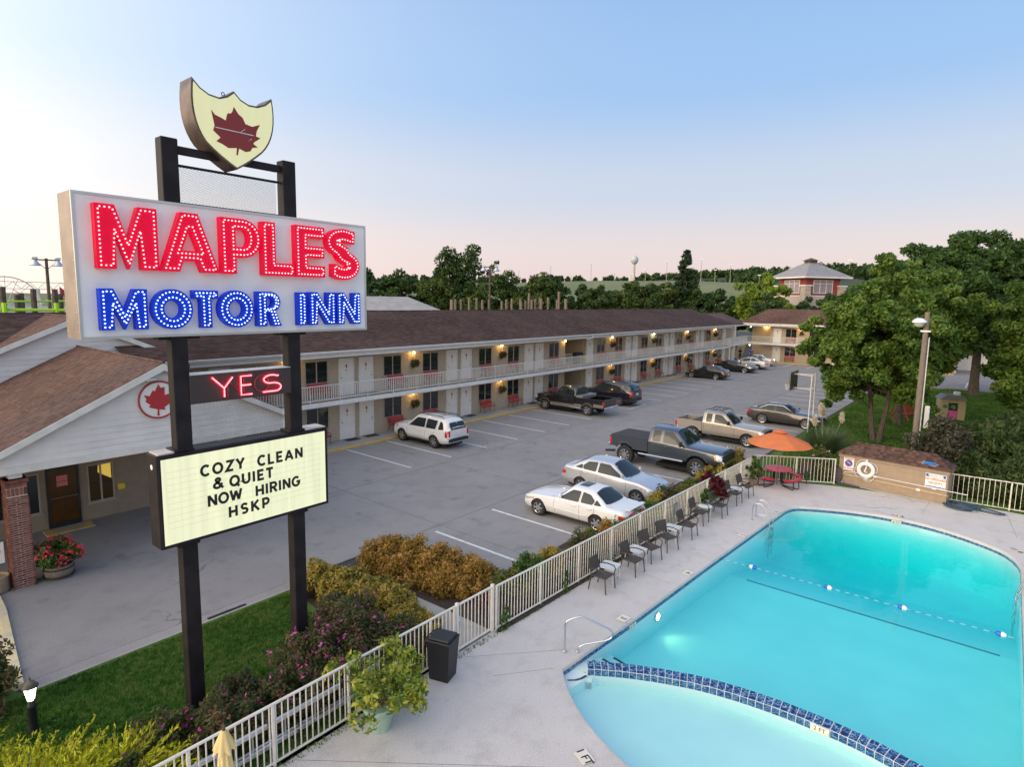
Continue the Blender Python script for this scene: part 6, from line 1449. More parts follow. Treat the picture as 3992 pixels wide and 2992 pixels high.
def make_car(name, label, cat, loc, rz, keys, paint, wheels, wr, wside, side_windows, shield, rear, head, tail, half, ww=.22, spokes=6, doors=(), handles=(), mirror=None, plate=None, rear_plate=True, grille=None, extra=None, rimr=.66, kind='alloy', arch=1.13, sunroof=None, trimline=None, chromewin=False, group=None, bump=None):
    """x forwards; wheels: x of front and rear axle"""
    t = thing(name, label, cat, loc, rz, group)
    lf = Loft(keys); V, F = lf.mesh(); me = bpy.data.meshes.new('body'); me.from_pydata(V, [], F); me.materials.append(paint)
    bm = bmesh.new(); bm.from_mesh(me); bmesh.ops.recalc_face_normals(bm, faces=bm.faces[:]); bm.to_mesh(me); bm.free()
    me = cut_wells(me, [(x, wr) for x in wheels], half-.02, wr*arch)
    if not me.materials: me.materials.append(paint)
    shade(me, 32); put('body', me, t)
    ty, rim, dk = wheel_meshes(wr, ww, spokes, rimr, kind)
    for x in wheels:
        for s in (-1, 1):
            w_ = bpy.data.objects.new('wheel', None); COL.objects.link(w_); w_.parent = t; w_.location = (x, s*(wside-ww/2), wr)
            if s > 0: w_.scale = (1,-1,1)
            for nm, m_ in (('tyre', ty), ('rim', rim), ('brake_shade', dk)): put(nm, m_, w_)
    S1 = lambda s, o=.005: (lambda x, z: (x, s*lf.side(x, z, o), z))
    T1 = lambda o=.005: (lambda x, y: (x, y, lf.top(x, y, o)))
    for s in (-1, 1):
        fr = MB()
        for w in side_windows:
            b = MB(); patch(b, roundpoly(w, .05), S1(s, .008)); b.build('side_window', M['carglass'], t, 60)
        big = side_windows
        if chromewin:
            b = MB(); b.tube([(x, s*lf.side(x, z, .012), z) for x, z in roundpoly(chromewin, .12, 5)], .014, 5, closed=True); b.build('window_trim', M['chrome'], t)
        dl = MB()
        for pl in doors:
            pp = []
            for a, b_ in zip(pl, pl[1:]):
                for k in range(5): f = k/5; pp.append((a[0]+(b_[0]-a[0])*f, a[1]+(b_[1]-a[1])*f))
            pp.append(pl[-1]); dl.tube([(x, s*lf.side(x, z, -.004), z) for x, z in pp], .008, 4)
        if doors: dl.build('door_seams', M['trimblk'], t)
        for x, z in handles: y = s*lf.side(x, z, .02); MB().bbox(x-.09, y-.02, z-.02, x+.09, y+.02, z+.02, .008).build('door_handle', paint, t)
        if mirror:
            x, z = mirror; y = lf.side(x, z, 0); MB().bbox(x-.07, s*(y+.03)-.10*(s<0), z-.07, x+.06, s*(y+.03)+.10*(s>0), z+.08, .03).tube([(x,s*(y-.03),z-.04),(x,s*(y+.06),z-.03)], .025, 6).build('mirror', paint, t)
        for poly, m_ in head: 
            b = MB(); patch(b, roundpoly(poly, .03), S1(s, .008), dens=.06); b.build('headlight', M[m_], t, 60)
        for poly, m_ in tail:
            b = MB(); patch(b, roundpoly(poly, .03), S1(s, .008), dens=.06); b.build('tail_light', M[m_], t, 60)
        if trimline:
            xa, xb, z = trimline; MB().tube([(xa+(xb-xa)*k/12, s*lf.side(xa+(xb-xa)*k/12, z, .004), z) for k in range(13)], .014, 5).build('side_moulding', paint if not bump else M[bump], t)
    b = MB(); patch(b, roundpoly(shield+[(x, -y) for x, y in shield[::-1]], .06), T1(.008), 5); b.build('windscreen', M['carglass'], t, 60)
    if rear: b = MB(); patch(b, roundpoly(rear+[(x, -y) for x, y in rear[::-1]], .06), T1(.008), 5); b.build('rear_window', M['carglass'], t, 60)
    if sunroof: b = MB(); xa, xb, y = sunroof; patch(b, roundpoly([(xa,y),(xb,y),(xb,-y),(xa,-y)], .05), T1(.008)); b.build('sunroof', M['carglass'], t)
    if rear_plate and plate: x, z = plate; MB().bbox(x-.012, -.155, z-.075, x+.004, .155, z+.075, .004).build('number_plate', M['plate'], t)
    MB().box(keys[0][0]+.35, -half+.25, .16, keys[-1][0]-.35, half-.25, .30).build('underbody', M['liner'], t)
    if extra: extra(t, lf)
    return t
def sedan_keys(L_, Wd, H_, hood, deck, cowl, a_top, c_top, c_base, bel, nose=.62, tailz=.80):
    h = Wd/2
    return [(-L_/2, .36, .55, tailz*.80, tailz*.84, h*.62, h*.74, h*.70, h*.62, tailz*.86),
            (-L_/2+.06, .30, .56, tailz*.90, tailz*.96, h*.74, h*.86, h*.82, h*.72, tailz*.985),
            (-L_/2+.28, .27, .58, bel-.02, deck-.01, h*.84, h*.955, h*.90, h*.78, deck+.012),
            (c_base, .24, .58, bel, deck+.012, h*.88, h*.99, h*.935, h*.80, deck+.035),
            ((c_base+c_top)/2, .22, .58, bel, (deck+H_)/2-.01, h*.88, h, h*.945, h*.70, (deck+H_)/2+.03),
            (c_top, .21, .58, bel-.005, H_-.075, h*.88, h, h*.955, h*.65, H_-.015),
            ((c_top+a_top)/2, .20, .57, bel-.015, H_-.05, h*.88, h, h*.955, h*.655, H_),
            (a_top, .20, .57, bel-.03, H_-.085, h*.88, h, h*.95, h*.63, H_-.02),
            ((a_top+cowl)/2, .20, .57, bel-.04, (hood+H_)/2-.05, h*.88, h, h*.94, h*.70, (hood+H_)/2),
            (cowl, .20, .56, bel-.05, hood+.005, h*.88, h*.995, h*.925, h*.78, hood+.035),
            (cowl+.45, .20, .55, bel-.07, hood-.03, h*.88, h*.99, h*.91, h*.76, hood+.01),
            (L_/2-.42, .20, .53, nose+.10, nose+.115, h*.86, h*.965, h*.88, h*.70, nose+.16),
            (L_/2-.14, .22, .47, nose+.0, nose+.03, h*.76, h*.84, h*.78, h*.58, nose+.055),
            (L_/2-.02, .28, .42, nose-.10, nose-.07, h*.60, h*.66, h*.60, h*.46, nose-.05)]
def sedan(name, label, loc, rz, paint, L_=4.6, Wd=1.76, H_=1.42, hood=.86, deck=.95, cowl=.72, a_top=.10, c_top=-.80, c_base=-1.50, bel=.90, wb=2.62, wr=.315, spokes=6, nose=.64, sun=None, headm='lens_clear', cat='car', fx=None, trim=True, chrome=None, spoiler=False, nose_amber=True, rimr=.66, **kw):
    K = sedan_keys(L_, Wd, H_, hood, deck, cowl, a_top, c_top, c_base, bel, nose)
    h = Wd/2; fx = fx if fx is not None else L_/2-.93; rx = fx-wb; b = bel+.035; tz = H_-.13
    mid = (a_top+c_top)/2-.02
    W1 = [(cowl-.16, b-.04),(mid+.03, b-.01),(mid+.03, tz+.02),(a_top-.08, tz)]
    W2 = [(mid-.05, b-.005),(c_top-.12, b+.01),(c_top-.18, b+.15),(c_top+.05, tz-.02),(mid-.05, tz+.02)]
    W3 = [(c_top-.16, b+.015),(c_base+.22, b+.03),(c_top-.22, b+.20)]
    shield = [(cowl-.03, h*.70),(a_top+.04, h*.585)]; rearw = [(c_base+.06, h*.70),(c_top-.06, h*.60)]
    shield = [(cowl-.02, 0),(cowl-.04, h*.40),(cowl-.10, h*.72),(a_top+.05, h*.58),(a_top+.02, 0)]
    rearw = [(c_base+.05, 0),(c_base+.07, h*.45),(c_base+.12, h*.70),(c_top-.10, h*.58),(c_top-.06, 0)]
    hd = [([(L_/2-.55, nose+.03),(L_/2-.22, nose-.02),(L_/2-.10, nose-.09),(L_/2-.30, nose-.10),(L_/2-.55, nose-.03)], headm)]
    if nose_amber: hd.append(([(L_/2-.66, nose+.035),(L_/2-.57, nose+.03),(L_/2-.57, nose-.04),(L_/2-.64, nose-.02)], 'lens_amber'))
    tl = [([(-L_/2+.05, .84),(-L_/2+.34, .80),(-L_/2+.34, .68),(-L_/2+.04, .64)], 'lens_red')]
    D = [[(cowl-.02, bel-.06),(cowl+.02, .62),(cowl-.06, .28)],[(mid, H_-.12),(mid-.01, bel),(mid-.02, .55),(mid-.01, .26)],[(c_top-.20, bel),(c_top-.22, .70),(rx+wr*1.13, .45)],[(cowl-.06,.28),(mid,.26),(rx+wr*1.15,.28)]]
    H2 = [(mid+.20, bel-.13),(c_top-.02, bel-.11)]
    def ex(t, lf):
        # tail lights on the back face, upper and lower grille, wipers
        zt = .78
        for s in (-1, 1): MB().bbox(-L_/2-.006, s*h*.40-.12, zt-.09, -L_/2+.03, s*h*.40+.12, zt+.05, .02).build('rear_lamp', M['lens_red'], t)
        MB().bbox(L_/2-.06, -.32, nose-.19, L_/2-.008, .32, nose-.11, .02).build('grille', M['trimblk'], t)
        MB().bbox(L_/2-.075, -.42, .30, L_/2-.008, .42, .38, .02).build('lower_grille', M['trimblk'], t)
        MB().tube([(cowl+.01,-h*.55,lf.top(cowl,h*.5,.02)),(cowl-.05,.05,lf.top(cowl-.05,.05,.03))], .008, 4).tube([(cowl+.01,-.02,lf.top(cowl,.0,.02)),(cowl-.05,h*.55,lf.top(cowl-.05,h*.5,.03))], .008, 4).build('wipers', M['trimblk'], t)
        if spoiler: MB().bbox(-L_/2+.03, -h*.66, deck+.03, -L_/2+.20, h*.66, deck+.065, .012).bbox(-L_/2+.06,-h*.55,deck-.02,-L_/2+.12,-h*.5,deck+.04,.005).bbox(-L_/2+.06,h*.5,deck-.02,-L_/2+.12,h*.55,deck+.04,.005).build('spoiler', paint, t)
        hl = MB()
        for s in (-1, 1): hl.tube([(cowl+.06, s*h*.76, lf.top(cowl+.06, h*.76, .0)), (L_/2-.35, s*h*.62, lf.top(L_/2-.35, h*.62, .0))], .007, 4); hl.tube([(c_base-.02, s*h*.68, lf.top(c_base-.02, h*.68, .0)), (-L_/2+.20, s*h*.68, lf.top(-L_/2+.2, h*.68, .0))], .007, 4)
        hl.build('panel_seams', M['trimblk'], t)
    return make_car(name, label, cat, loc, rz, K, paint, (fx, rx), wr, h-.015, [W1, W2, W3], shield, rearw, hd, tl, h, ww=.21, spokes=spokes, doors=D, handles=H2, mirror=(cowl-.22, bel+.06), plate=(-L_/2-.005, .62), sunroof=sun, trimline=(rx+.42, cowl-.02, .50) if trim else None, chromewin=chrome and [(cowl-.14, b-.05),(c_base+.24, b+.02),(c_top-.18, tz-.05),(c_top+.05, tz+.02),(a_top-.06, tz+.02)], extra=ex, rimr=rimr)
Yp, Ym = R(90), R(-90)
P_white = carpaint('white_car_paint', (.78,.78,.78)); P_silver = carpaint('silver_car_paint', (.55,.57,.60), .45, .3); P_grey = carpaint('bronze_grey_car_paint', (.060,.052,.050), .3, .26); P_blk = carpaint('black_car_paint', (.008,.008,.010), 0, .12)
P_blue = carpaint('blue_grey_truck_paint', (.055,.070,.090), .35, .26); P_gold = carpaint('beige_truck_paint', (.42,.37,.31), .4, .32); P_navy = carpaint('dark_navy_suv_paint', (.014,.014,.026), .1, .2)
sedan('parked_car', 'white older sedan with sunroof and six-spoke wheels nearest the near hedge', (18.78,11.78,0), Yp, P_white, L_=4.62, H_=1.40, fx=1.45, wb=2.56, wr=.315, sun=(-.02,-.42,.30), headm='lens_clear', spoiler=True)
sedan('parked_car', 'silver rounded sedan parked between white sedan and lifted blue pickup', (22.32,12.42,0), Ym, P_silver, L_=4.57, Wd=1.80, H_=1.50, hood=.95, deck=1.06, cowl=.98, a_top=.20, c_top=-.95, c_base=-1.72, bel=.98, wb=2.66, fx=1.48, wr=.32, nose=.72, trim=False)
sedan('parked_car', 'dark grey sedan with chrome window line and multi-spoke wheels by the hoop', (43.25,11.12,0), Ym, P_grey, L_=4.85, Wd=1.86, H_=1.45, hood=.96, deck=1.04, cowl=.80, a_top=.0, c_top=-1.0, c_base=-1.85, bel=.96, wb=2.74, fx=1.42, wr=.345, spokes=12, nose=.70, trim=False, chrome=True, rimr=.74)
sedan('parked_car', 'black sedan nosed to the kerb, nearest of the four far cars', (63.75,24.72,0), Yp, P_blk, L_=4.6, Wd=1.8, H_=1.46, hood=.94, deck=1.06, cowl=.85, a_top=.1, c_top=-.95, c_base=-1.72, bel=.96, wb=2.70, fx=1.40, wr=.33, spokes=5, trim=False, rimr=.7)
sedan('parked_car', 'low black coupe facing the lot between black and silver sedans', (72.5,24.72,0), Ym, P_blk, L_=4.83, Wd=1.92, H_=1.36, hood=.95, deck=1.0, cowl=.55, a_top=-.15, c_top=-.95, c_base=-1.75, bel=.99, wb=2.85, fx=1.40, wr=.36, spokes=5, trim=False, rimr=.74, nose=.72)
sedan('parked_car', 'silver sedan nosed to the kerb just behind the black coupe', (77.3,24.75,0), Yp, P_silver, L_=4.8, Wd=1.82, H_=1.47, hood=.95, deck=1.08, cowl=.85, a_top=.1, c_top=-.95, c_base=-1.75, bel=.97, wb=2.78, fx=1.42, wr=.33, spokes=7, trim=False)
sedan('parked_car', 'farthest silver sedan, deepest in the lot by the far wing', (81.9,25.35,0), Yp, P_silver, L_=4.8, Wd=1.82, H_=1.47, hood=.95, deck=1.08, cowl=.85, a_top=.1, c_top=-.95, c_base=-1.75, bel=.97, wb=2.78, fx=1.42, wr=.33, spokes=7, trim=False)
# SUVs
def suv(name, label, loc, rz, paint, L_, Wd, H_, wb, fx, wr, bel, hood, spokes=6, rack=True, blacklow=False, cargo_z=.0):
    h = Wd/2; xr = -L_/2; cowl = L_/2-1.32; at = cowl-.68; ct = xr+.52
    K = [(xr, .42, .62, bel-.05, bel+.18, h*.70, h*.84, h*.80, h*.66, bel+.22),
         (xr+.05, .36, .62, bel, H_-.52, h*.80, h*.93, h*.87, h*.66, H_-.46),
         (xr+.22, .32, .62, bel, H_-.24, h*.85, h*.97, h*.92, h*.67, H_-.17),
         (ct, .28, .62, bel, H_-.11, h*.87, h*.99, h*.945, h*.70, H_-.025),
         (0-.3, .27, .62, bel-.01, H_-.075, h*.88, h, h*.95, h*.72, H_),
         (at, .27, .62, bel-.02, H_-.10, h*.88, h, h*.95, h*.69, H_-.03),
         ((at+cowl)/2, .27, .62, bel-.03, (hood+H_)/2-.02, h*.88, h, h*.94, h*.75, (hood+H_)/2+.03),
         (cowl, .27, .62, bel-.05, hood+.02, h*.88, h*.995, h*.93, h*.82, hood+.05),
         (cowl+.6, .28, .60, hood-.08, hood-.03, h*.88, h*.99, h*.92, h*.80, hood+.02),
         (L_/2-.25, .30, .56, hood-.16, hood-.11, h*.84, h*.93, h*.87, h*.72, hood-.06),
         (L_/2-.03, .34, .50, hood-.28, hood-.24, h*.72, h*.78, h*.74, h*.60, hood-.22)]
    b = bel+.03; tz = H_-.17; rx = fx-wb; m1 = (at+ct)/2+.18
    W1 = [(cowl-.18,b-.03),(m1+.05,b),(m1+.05,tz+.02),(at-.10,tz)]; W2 = [(m1-.05,b),(m1-.80,b+.01),(m1-.86,tz),(m1-.05,tz+.02)]; W3 = [(m1-1.0,b+.02),(xr+.34,b+.05),(xr+.48,tz-.06),(m1-1.06,tz-.01)]
    sh = [(cowl-.03,0),(cowl-.10,h*.74),(at+.07,h*.64),(at+.03,0)]
    hd = [([(L_/2-.50,hood-.10),(L_/2-.12,hood-.16),(L_/2-.06,hood-.28),(L_/2-.45,hood-.27)],'lens_clear'),([(L_/2-.60,hood-.10),(L_/2-.51,hood-.10),(L_/2-.47,hood-.27),(L_/2-.56,hood-.25)],'lens_amber')]
    tl = [([(xr+.03,bel+.02),(xr+.20,bel+.04),(xr+.18,bel-.30),(xr+.04,bel-.32)],'lens_red')]
    D = [[(cowl-.05,bel),(cowl-.02,.62),(cowl-.10,.36)],[(m1,H_-.14),(m1,bel),(m1,.34)],[(m1-.88,tz),(m1-.86,bel),(rx+wr*1.15,.60)],[(cowl-.1,.36),(m1,.34),(rx+wr*1.2,.36)]]
    def ex(t, lf):
        b2 = MB(); patch(b2, roundpoly([(-h*.66,bel+.08),(h*.66,bel+.08),(h*.58,H_-.22),(-h*.58,H_-.22)], .06), lambda y,z: (np.interp(z,[bel-.05,bel+.18,H_-.50,H_-.20],[xr-.012,xr-.012,xr+.035,xr+.20]), y, z), 4); b2.build('tailgate_window', M['carglass'], t, 60)
        MB().bbox(xr-.05,-h*.82,.44,xr+.12,h*.82,.62,.03).build('rear_bumper', paint if not blacklow else M['trimblk'], t); MB().bbox(xr-.055,-h*.55,.575,xr-.01,h*.55,.64,.01).build('bumper_step', M['trimblk'], t)
        MB().bbox(xr-.03,-.16,bel-.22,xr+.0,.16,bel-.07,.004).build('number_plate', M['plate'], t)
        for s in (-1,1): MB().bbox(xr-.015, s*h*.76-.07, bel-.30, xr+.06, s*h*.76+.07, bel+.04, .02).build('rear_lamp', M['lens_red'], t)
        MB().bbox(L_/2-.06,-.50,hood-.36,L_/2-.005,.50,hood-.22,.02).bbox(L_/2-.06,-.55,.40,L_/2+.005,.55,.50,.02).build('grille', M['trimblk'], t)
        if rack:
            rb = MB()
            for s in (-1,1): rb.tube([(ct+.05,s*h*.60,H_-.02),(ct+.15,s*h*.60,H_+.045),(at-.15,s*h*.60,H_+.05),(at-.05,s*h*.60,H_-.01)], .018, 6)
            for x in (ct+.5, at-.6): rb.tube([(x,-h*.6,H_+.045),(x,h*.6,H_+.045)], .014, 6)
            rb.build('roof_rack', M['trimblk'], t)
        sd = MB()
        for s in (-1,1): sd.tube([(fx-wr*1.2, s*(h*.985), .34),(rx+wr*1.2, s*(h*.985), .34)], .045, 6)
        sd.build('sill_trim', M['trimblk'] if blacklow else paint, t)
    return make_car(name, label, 'SUV', loc, rz, K, paint, (fx, rx), wr, h-.01, [W1,W2,W3], sh, None, hd, tl, h, ww=.24, spokes=spokes, doors=D, handles=[(m1+.2,bel-.12),(m1-.70,bel-.10)], mirror=(cowl-.24,bel+.08), rear_plate=False, extra=ex)
suv('parked_suv', 'white SUV with roof rails nosed to the kerb by the red bench', (23.28,24.98,0), Yp, P_white, 4.60, 1.85, 1.70, 2.62, 1.36, .36, 1.03, 1.05, blacklow=True)
suv('parked_suv', 'dark navy SUV with roof rack beside the black pickup', (42.45,24.35,0), Yp, P_navy, 4.80, 1.87, 1.80, 2.89, 1.55, .37, 1.10, 1.10, spokes=5, blacklow=True)
# pickups: cab and bonnet as one body, bed as its own open box
def pickup(name, label, loc, rz, paint, L_, Wd, wb, fx, wr, lift, hood, bel, H_, cab_back, cowl, bed_extra, low=None, spokes=8, kind='chrome', flare=False, ww=.28, arch=1.16, amber=True, step=True):
    h = Wd/2; z = lift; xr = -L_/2; at = cowl-.72; rx = fx-wb
    K = [(cab_back, .32+z, .66+z, bel, H_-.14, h*.88, h*.98, h*.95, h*.66, H_-.03),
         (cab_back+.10, .32+z, .66+z, bel, H_-.10, h*.88, h*.985, h*.955, h*.69, H_-.01),
         ((cab_back+at)/2, .32+z, .66+z, bel-.01, H_-.08, h*.88, h*.985, h*.96, h*.70, H_),
         (at, .32+z, .66+z, bel-.02, H_-.11, h*.88, h*.985, h*.955, h*.68, H_-.03),
         ((at+cowl)/2, .32+z, .66+z, bel-.03, (hood+H_)/2-.03, h*.88, h*.985, h*.945, h*.75, (hood+H_)/2+.03),
         (cowl, .32+z, .66+z, bel-.05, hood+.01, h*.88, h*.985, h*.945, h*.84, hood+.05),
         (cowl+.55, .34+z, .68+z, hood-.08, hood-.02, h*.88, h*.99, h*.96, h*.84, hood+.035),
         (L_/2-.22, .40+z, .70+z, hood-.14, hood-.07, h*.88, h*.985, h*.94, h*.80, hood-.02),
         (L_/2-.05, .46+z, .68+z, hood-.22, hood-.17, h*.84, h*.92, h*.88, h*.76, hood-.13)]
    b = bel+.03; tz = H_-.17; m1 = (at+cab_back)/2+.02
    W1 = [(cowl-.20,b-.04),(m1+.07,b),(m1+.07,tz+.02),(at-.12,tz)]; W2 = [(m1-.08,b),(cab_back+.20,b),(cab_back+.20,tz+.01),(m1-.08,tz+.02)]
    sh = [(cowl-.03,0),(cowl-.10,h*.76),(at+.08,h*.63),(at+.03,0)]
    hd = [([(L_/2-.32,hood-.11),(L_/2-.07,hood-.16),(L_/2-.05,hood-.40),(L_/2-.30,hood-.40)],'lens_clear')]
    if amber: hd.append(([(L_/2-.40,hood-.11),(L_/2-.33,hood-.11),(L_/2-.31,hood-.40),(L_/2-.38,hood-.40)],'lens_amber'))
    D = [[(cowl-.05,bel),(cowl-.03,.72+z),(cowl-.06,.38+z)],[(m1,H_-.15),(m1,bel),(m1,.36+z)],[(cab_back+.10,tz),(cab_back+.08,bel),(cab_back+.10,.40+z)],[(cowl-.06,.38+z),(cab_back+.1,.38+z)]]
    def ex(t, lf):
        bx0, bx1 = xr+.06, cab_back-.03; zb, zt = .52+z, bel-.03; w = h*.97
        for s in (-1,1):
            # bed side with the wheel arch cut out of it
            n = 16; ar = wr*arch; up_ = [(bx1,zb),(bx1,zt),(bx0,zt),(bx0,zb+.08)]
            a0 = math.asin(max(-1,min(1,(zb-wr)/ar)))
            ap = [(rx-ar*math.cos(a0+(PI-2*a0)*k/n), wr+ar*math.sin(a0+(PI-2*a0)*k/n)) for k in range(n+1)]
            poly = [(bx0,zb+.05)]+ap+[(bx1,zb),(bx1,zt),(bx0,zt)]
            me_ = poly3d('bed_side', [poly], -.03, .03, paint, t); me_.location = (0, s*(w-.03), 0)
            MB().bbox(bx0,s*(w-.035)-.045,zt+.001,bx1,s*(w-.035)+.045,zt+.028,.008).build('bed_rail', M['trimblk'] if low else paint, t)
            fl = MB(); rr_ = ar+.02
            fl.tube([(rx+rr_*math.cos(a0+(PI-2*a0)*k/16), s*(w+.005), wr+rr_*math.sin(a0+(PI-2*a0)*k/16)) for k in range(17)], .05 if flare else .028, 6)
            fl.tube([(fx+rr_*math.cos(a0+(PI-2*a0)*k/16), s*(w+.005), wr+rr_*math.sin(a0+(PI-2*a0)*k/16)) for k in range(17)], .05 if flare else .028, 6)
            fl.build('wheel_flare', low or paint, t)
            if low: 
                lm = MB(); lm.prism([(fx-ar-.04,.40+z),(fx-ar-.04,.66+z),(rx+ar+.04,.66+z),(rx+ar+.04,.40+z)], lambda u,v,w_:(u,s*w_,v), w+.003, w+.012); lm.prism([(rx-ar-.02,.58+z),(rx-ar-.02,.80+z),(bx0,.80+z),(bx0,.58+z)], lambda u,v,w_:(u,s*w_,v), w+.003, w+.012); lm.build('lower_cladding', low, t)
            MB().bbox(xr+.035,s*(w-.09)-.07,zt-.42,xr+.075,s*(w-.09)+.07,zt-.08,.015).build('tail_light', M['lens_red'], t)
            MB().bbox(xr+.05,s*(w+.001)-.008,zt-.40,xr+.16,s*(w+.001)+.008,zt-.10,.006).build('tail_light', M['lens_red'], t)
            if step: MB().tube([(fx-ar-.1,s*(w-.02),.36+z),(rx+ar+.15,s*(w-.02),.36+z)], .045, 8).build('side_step', M['chrome'], t)
            for x, zz in ((m1+.22,bel-.16),(cab_back+.32,bel-.16)): y = s*lf.side(x, zz, .02); MB().bbox(x-.10,y-.02,zz-.02,x+.10,y+.02,zz+.02,.008).build('door_handle', paint, t)
            MB().bbox(cowl-.36,s*(h+.16)-.10,bel+.02,cowl-.24,s*(h+.16)+.10,bel+.26,.03).tube([(cowl-.3,s*h*.9,bel+.05),(cowl-.3,s*(h+.1),bel+.1)], .025, 6).build('mirror', M['trimblk'], t)
        MB().box(bx0+.03,-w+.05,zb+.12,bx1,w-.05,zb+.16).box(bx1-.05,-w+.05,zb+.161,bx1,w-.05,zt).build('bed_floor', M['trimblk'], t)
        MB().bbox(xr+.04,-w+.06,zb+.05,xr+.10,w-.06,zt+.02,.012).build('tailgate', paint, t)
        MB().bbox(xr-.08,-h*.93,.48+z,xr+.05,h*.93,.64+z,.03).build('rear_bumper', M['chrome'], t); MB().bbox(L_/2-.12,-h*.93,.46+z,L_/2+.05,h*.93,.66+z,.04).build('front_bumper', M['chrome'], t)
        MB().bbox(L_/2-.07,-h*.60,hood-.42,L_/2+.0,h*.60,hood-.16,.02).build('grille', M['trimblk'], t); MB().bbox(L_/2-.01,-h*.58,hood-.30,L_/2+.012,h*.58,hood-.27,.005).build('grille_bar', M['chrome'] if not flare else M['trimblk'], t)
        MB().bbox(xr-.085,-.15,.52+z,xr-.078,.15,.62+z,.002).build('number_plate', M['plate'], t)
        bk = MB(); patch(bk, roundpoly([(-h*.60,b+.02),(h*.60,b+.02),(h*.54,tz),(-h*.54,tz)], .05), lambda y,z_: (cab_back-.008, y, z_), 2); bk.build('cab_rear_window', M['carglass'], t)
        MB().box(xr+.4,-.5,.35+z,L_/2-.5,.5,.50+z).tube([(rx,-h*.8,wr),(rx,h*.8,wr)], .06, 8).tube([(fx,-h*.8,wr),(fx,h*.8,wr)], .06, 8).build('chassis', M['liner'], t)
        bed_extra(t, lf, bx0, bx1, zb, zt, w)
    return make_car(name, label, 'pickup truck', loc, rz, K, paint, (fx, rx), wr, h+(.03 if flare else -.01), [W1,W2], sh, None, hd, [], h, ww=ww, spokes=spokes, doors=D, rear_plate=False, extra=ex, kind=kind, arch=arch, rimr=.60 if flare else .64)
def ex_blue(t, lf, x0, x1, zb, zt, w):
    MB().bbox(x0+.02,-w+.06,zt+.029,x1-.01,w-.06,zt+.06,.012).build('bed_cover', mat('black_vinyl', (.03,.028,.03), (.05,.045,.045), 12, rough=.7), t)
    b = MB()
    for k in range(5): b.bbox(.62,-.5+.24*k,lf.top(.62,0)+.0,.72,-.42+.24*k,lf.top(.62,0)+.035,.01)
    b.build('cab_lights', M['trimblk'], t); MB().tube([(x0+.2,-.75,.52),(x0-.25,-.98,.50)], .06, 8).build('exhaust', M['black'], t)
pickup('parked_pickup', 'lifted dark blue-grey crew cab pickup with black bed cover', (27.85,12.42,0), Ym, P_blue, 5.90, 2.00, 3.75, 1.72, .46, .28, 1.36, 1.36, 2.08, -.78, 1.28, ex_blue, flare=True, ww=.32, arch=1.28)
def ex_gold(t, lf, x0, x1, zb, zt, w):
    MB().bbox(x1-.62,-w+.04,zt-.12,x1-.04,w-.04,zt+.06,.03).build('tool_box', M['blackpl'], t)
    r_ = MB(); z = 1.78
    for s in (-1,1): r_.tube([(-.85,s*.58,z),(-.75,s*.60,z+.10),(.15,s*.60,z+.10),(.40,s*.58,z-.02)], .022, 6)
    for x in (-.65,-.35,-.05,.12): r_.tube([(x,-.6,z+.10),(x,.6,z+.10)], .020, 6)
    r_.build('roof_rack', M['trimblk'], t)
pickup('parked_pickup', 'beige crew cab pickup with roof rack behind the orange umbrella', (35.45,12.62,0), Ym, P_gold, 5.30, 1.83, 3.20, 1.72, .38, .06, 1.12, 1.14, 1.80, -.92, 1.00, ex_gold, kind='alloy', spokes=6, ww=.26, arch=1.15, step=False)
def ex_blk(t, lf, x0, x1, zb, zt, w):
    MB().bbox(x1-.60,-w+.02,zt-.10,x1-.06,w-.02,zt+.13,.015).bbox(x1-.62,-w-.0,zt+.135,x1-.04,w+.0,zt+.165,.008).build('tool_box', mat('checker_plate', (.62,.63,.65), (.5,.51,.53), 60, rough=.3, metal=.8), t)
pickup('parked_pickup', 'black crew cab pickup with silver tool box and tan lower sides', (37.25,24.32,0), Yp, P_blk, 6.10, 1.98, 3.74, 2.05, .40, .10, 1.20, 1.24, 1.93, -.62, 1.42, ex_blk, low=mat('tan_cladding', (.20,.17,.14), rough=.45), ww=.28, spokes=5, amber=False)
# ------------------------------------------------------------------ trees on the lawn
def tree(name, label, loc, h, R3, cz, n, lm, leaf, k=90, trunk=.22, cr=(.16,.28), lo=-1, nlimb=8, group=None, lean=(0,0), extra=None, base_h=None, up=.5, twin=False, cat='tree'):
    t = thing(name, label, cat, loc, 0, group)
    c, r_ = crown_clumps(k, R3, lo, .35, cr); c = c+np.array([lean[0], lean[1], cz])
    if extra is not None: c = np.concatenate([c, np.array(extra)[:,:3]]); r_ = np.concatenate([r_, np.array(extra)[:,3]])
    V, F = leaf_cloud(c, np.stack([r_*1.15, r_*1.15, r_*.75], 1), n, leaf, up=up); put('crown', mesh_np('crown', V, F, lm), t)
    b = MB(); top = (lean[0], lean[1], cz+R3[2]*.55)
    if twin:
        limbs(b, (0,.14,0), (.3,1.25,cz+R3[2]*.3), nlimb, R3[0]*.9, trunk*.72); limbs(b, (0,-.14,0), (-.2,-.75,cz+R3[2]*.4), nlimb, R3[0]*.9, trunk*.72)
    else: limbs(b, (0,0,-.05), top, nlimb, R3[0]*.95, trunk)
    b.build('trunk', M['bark'], t, 50); return t
tree('maple_tree', 'large mid-green maple with twin trunk between hoop and utility pole', (41.6,5.55,0), 10.8, (3.65,3.65,3.85), 5.7, 80000, M['lf_maple'], .165, k=330, trunk=.20, cr=(.085,.16), lo=-.9, nlimb=9, twin=True, lean=(0,.35))
tree('maple_tree', 'maple behind the red swing with trunk in its shade', (48.8,5.35,0), 12.6, (4.0,3.9,4.2), 6.9, 52000, M['lf_maple'], .19, k=230, trunk=.22, cr=(.10,.18), lo=-.85)
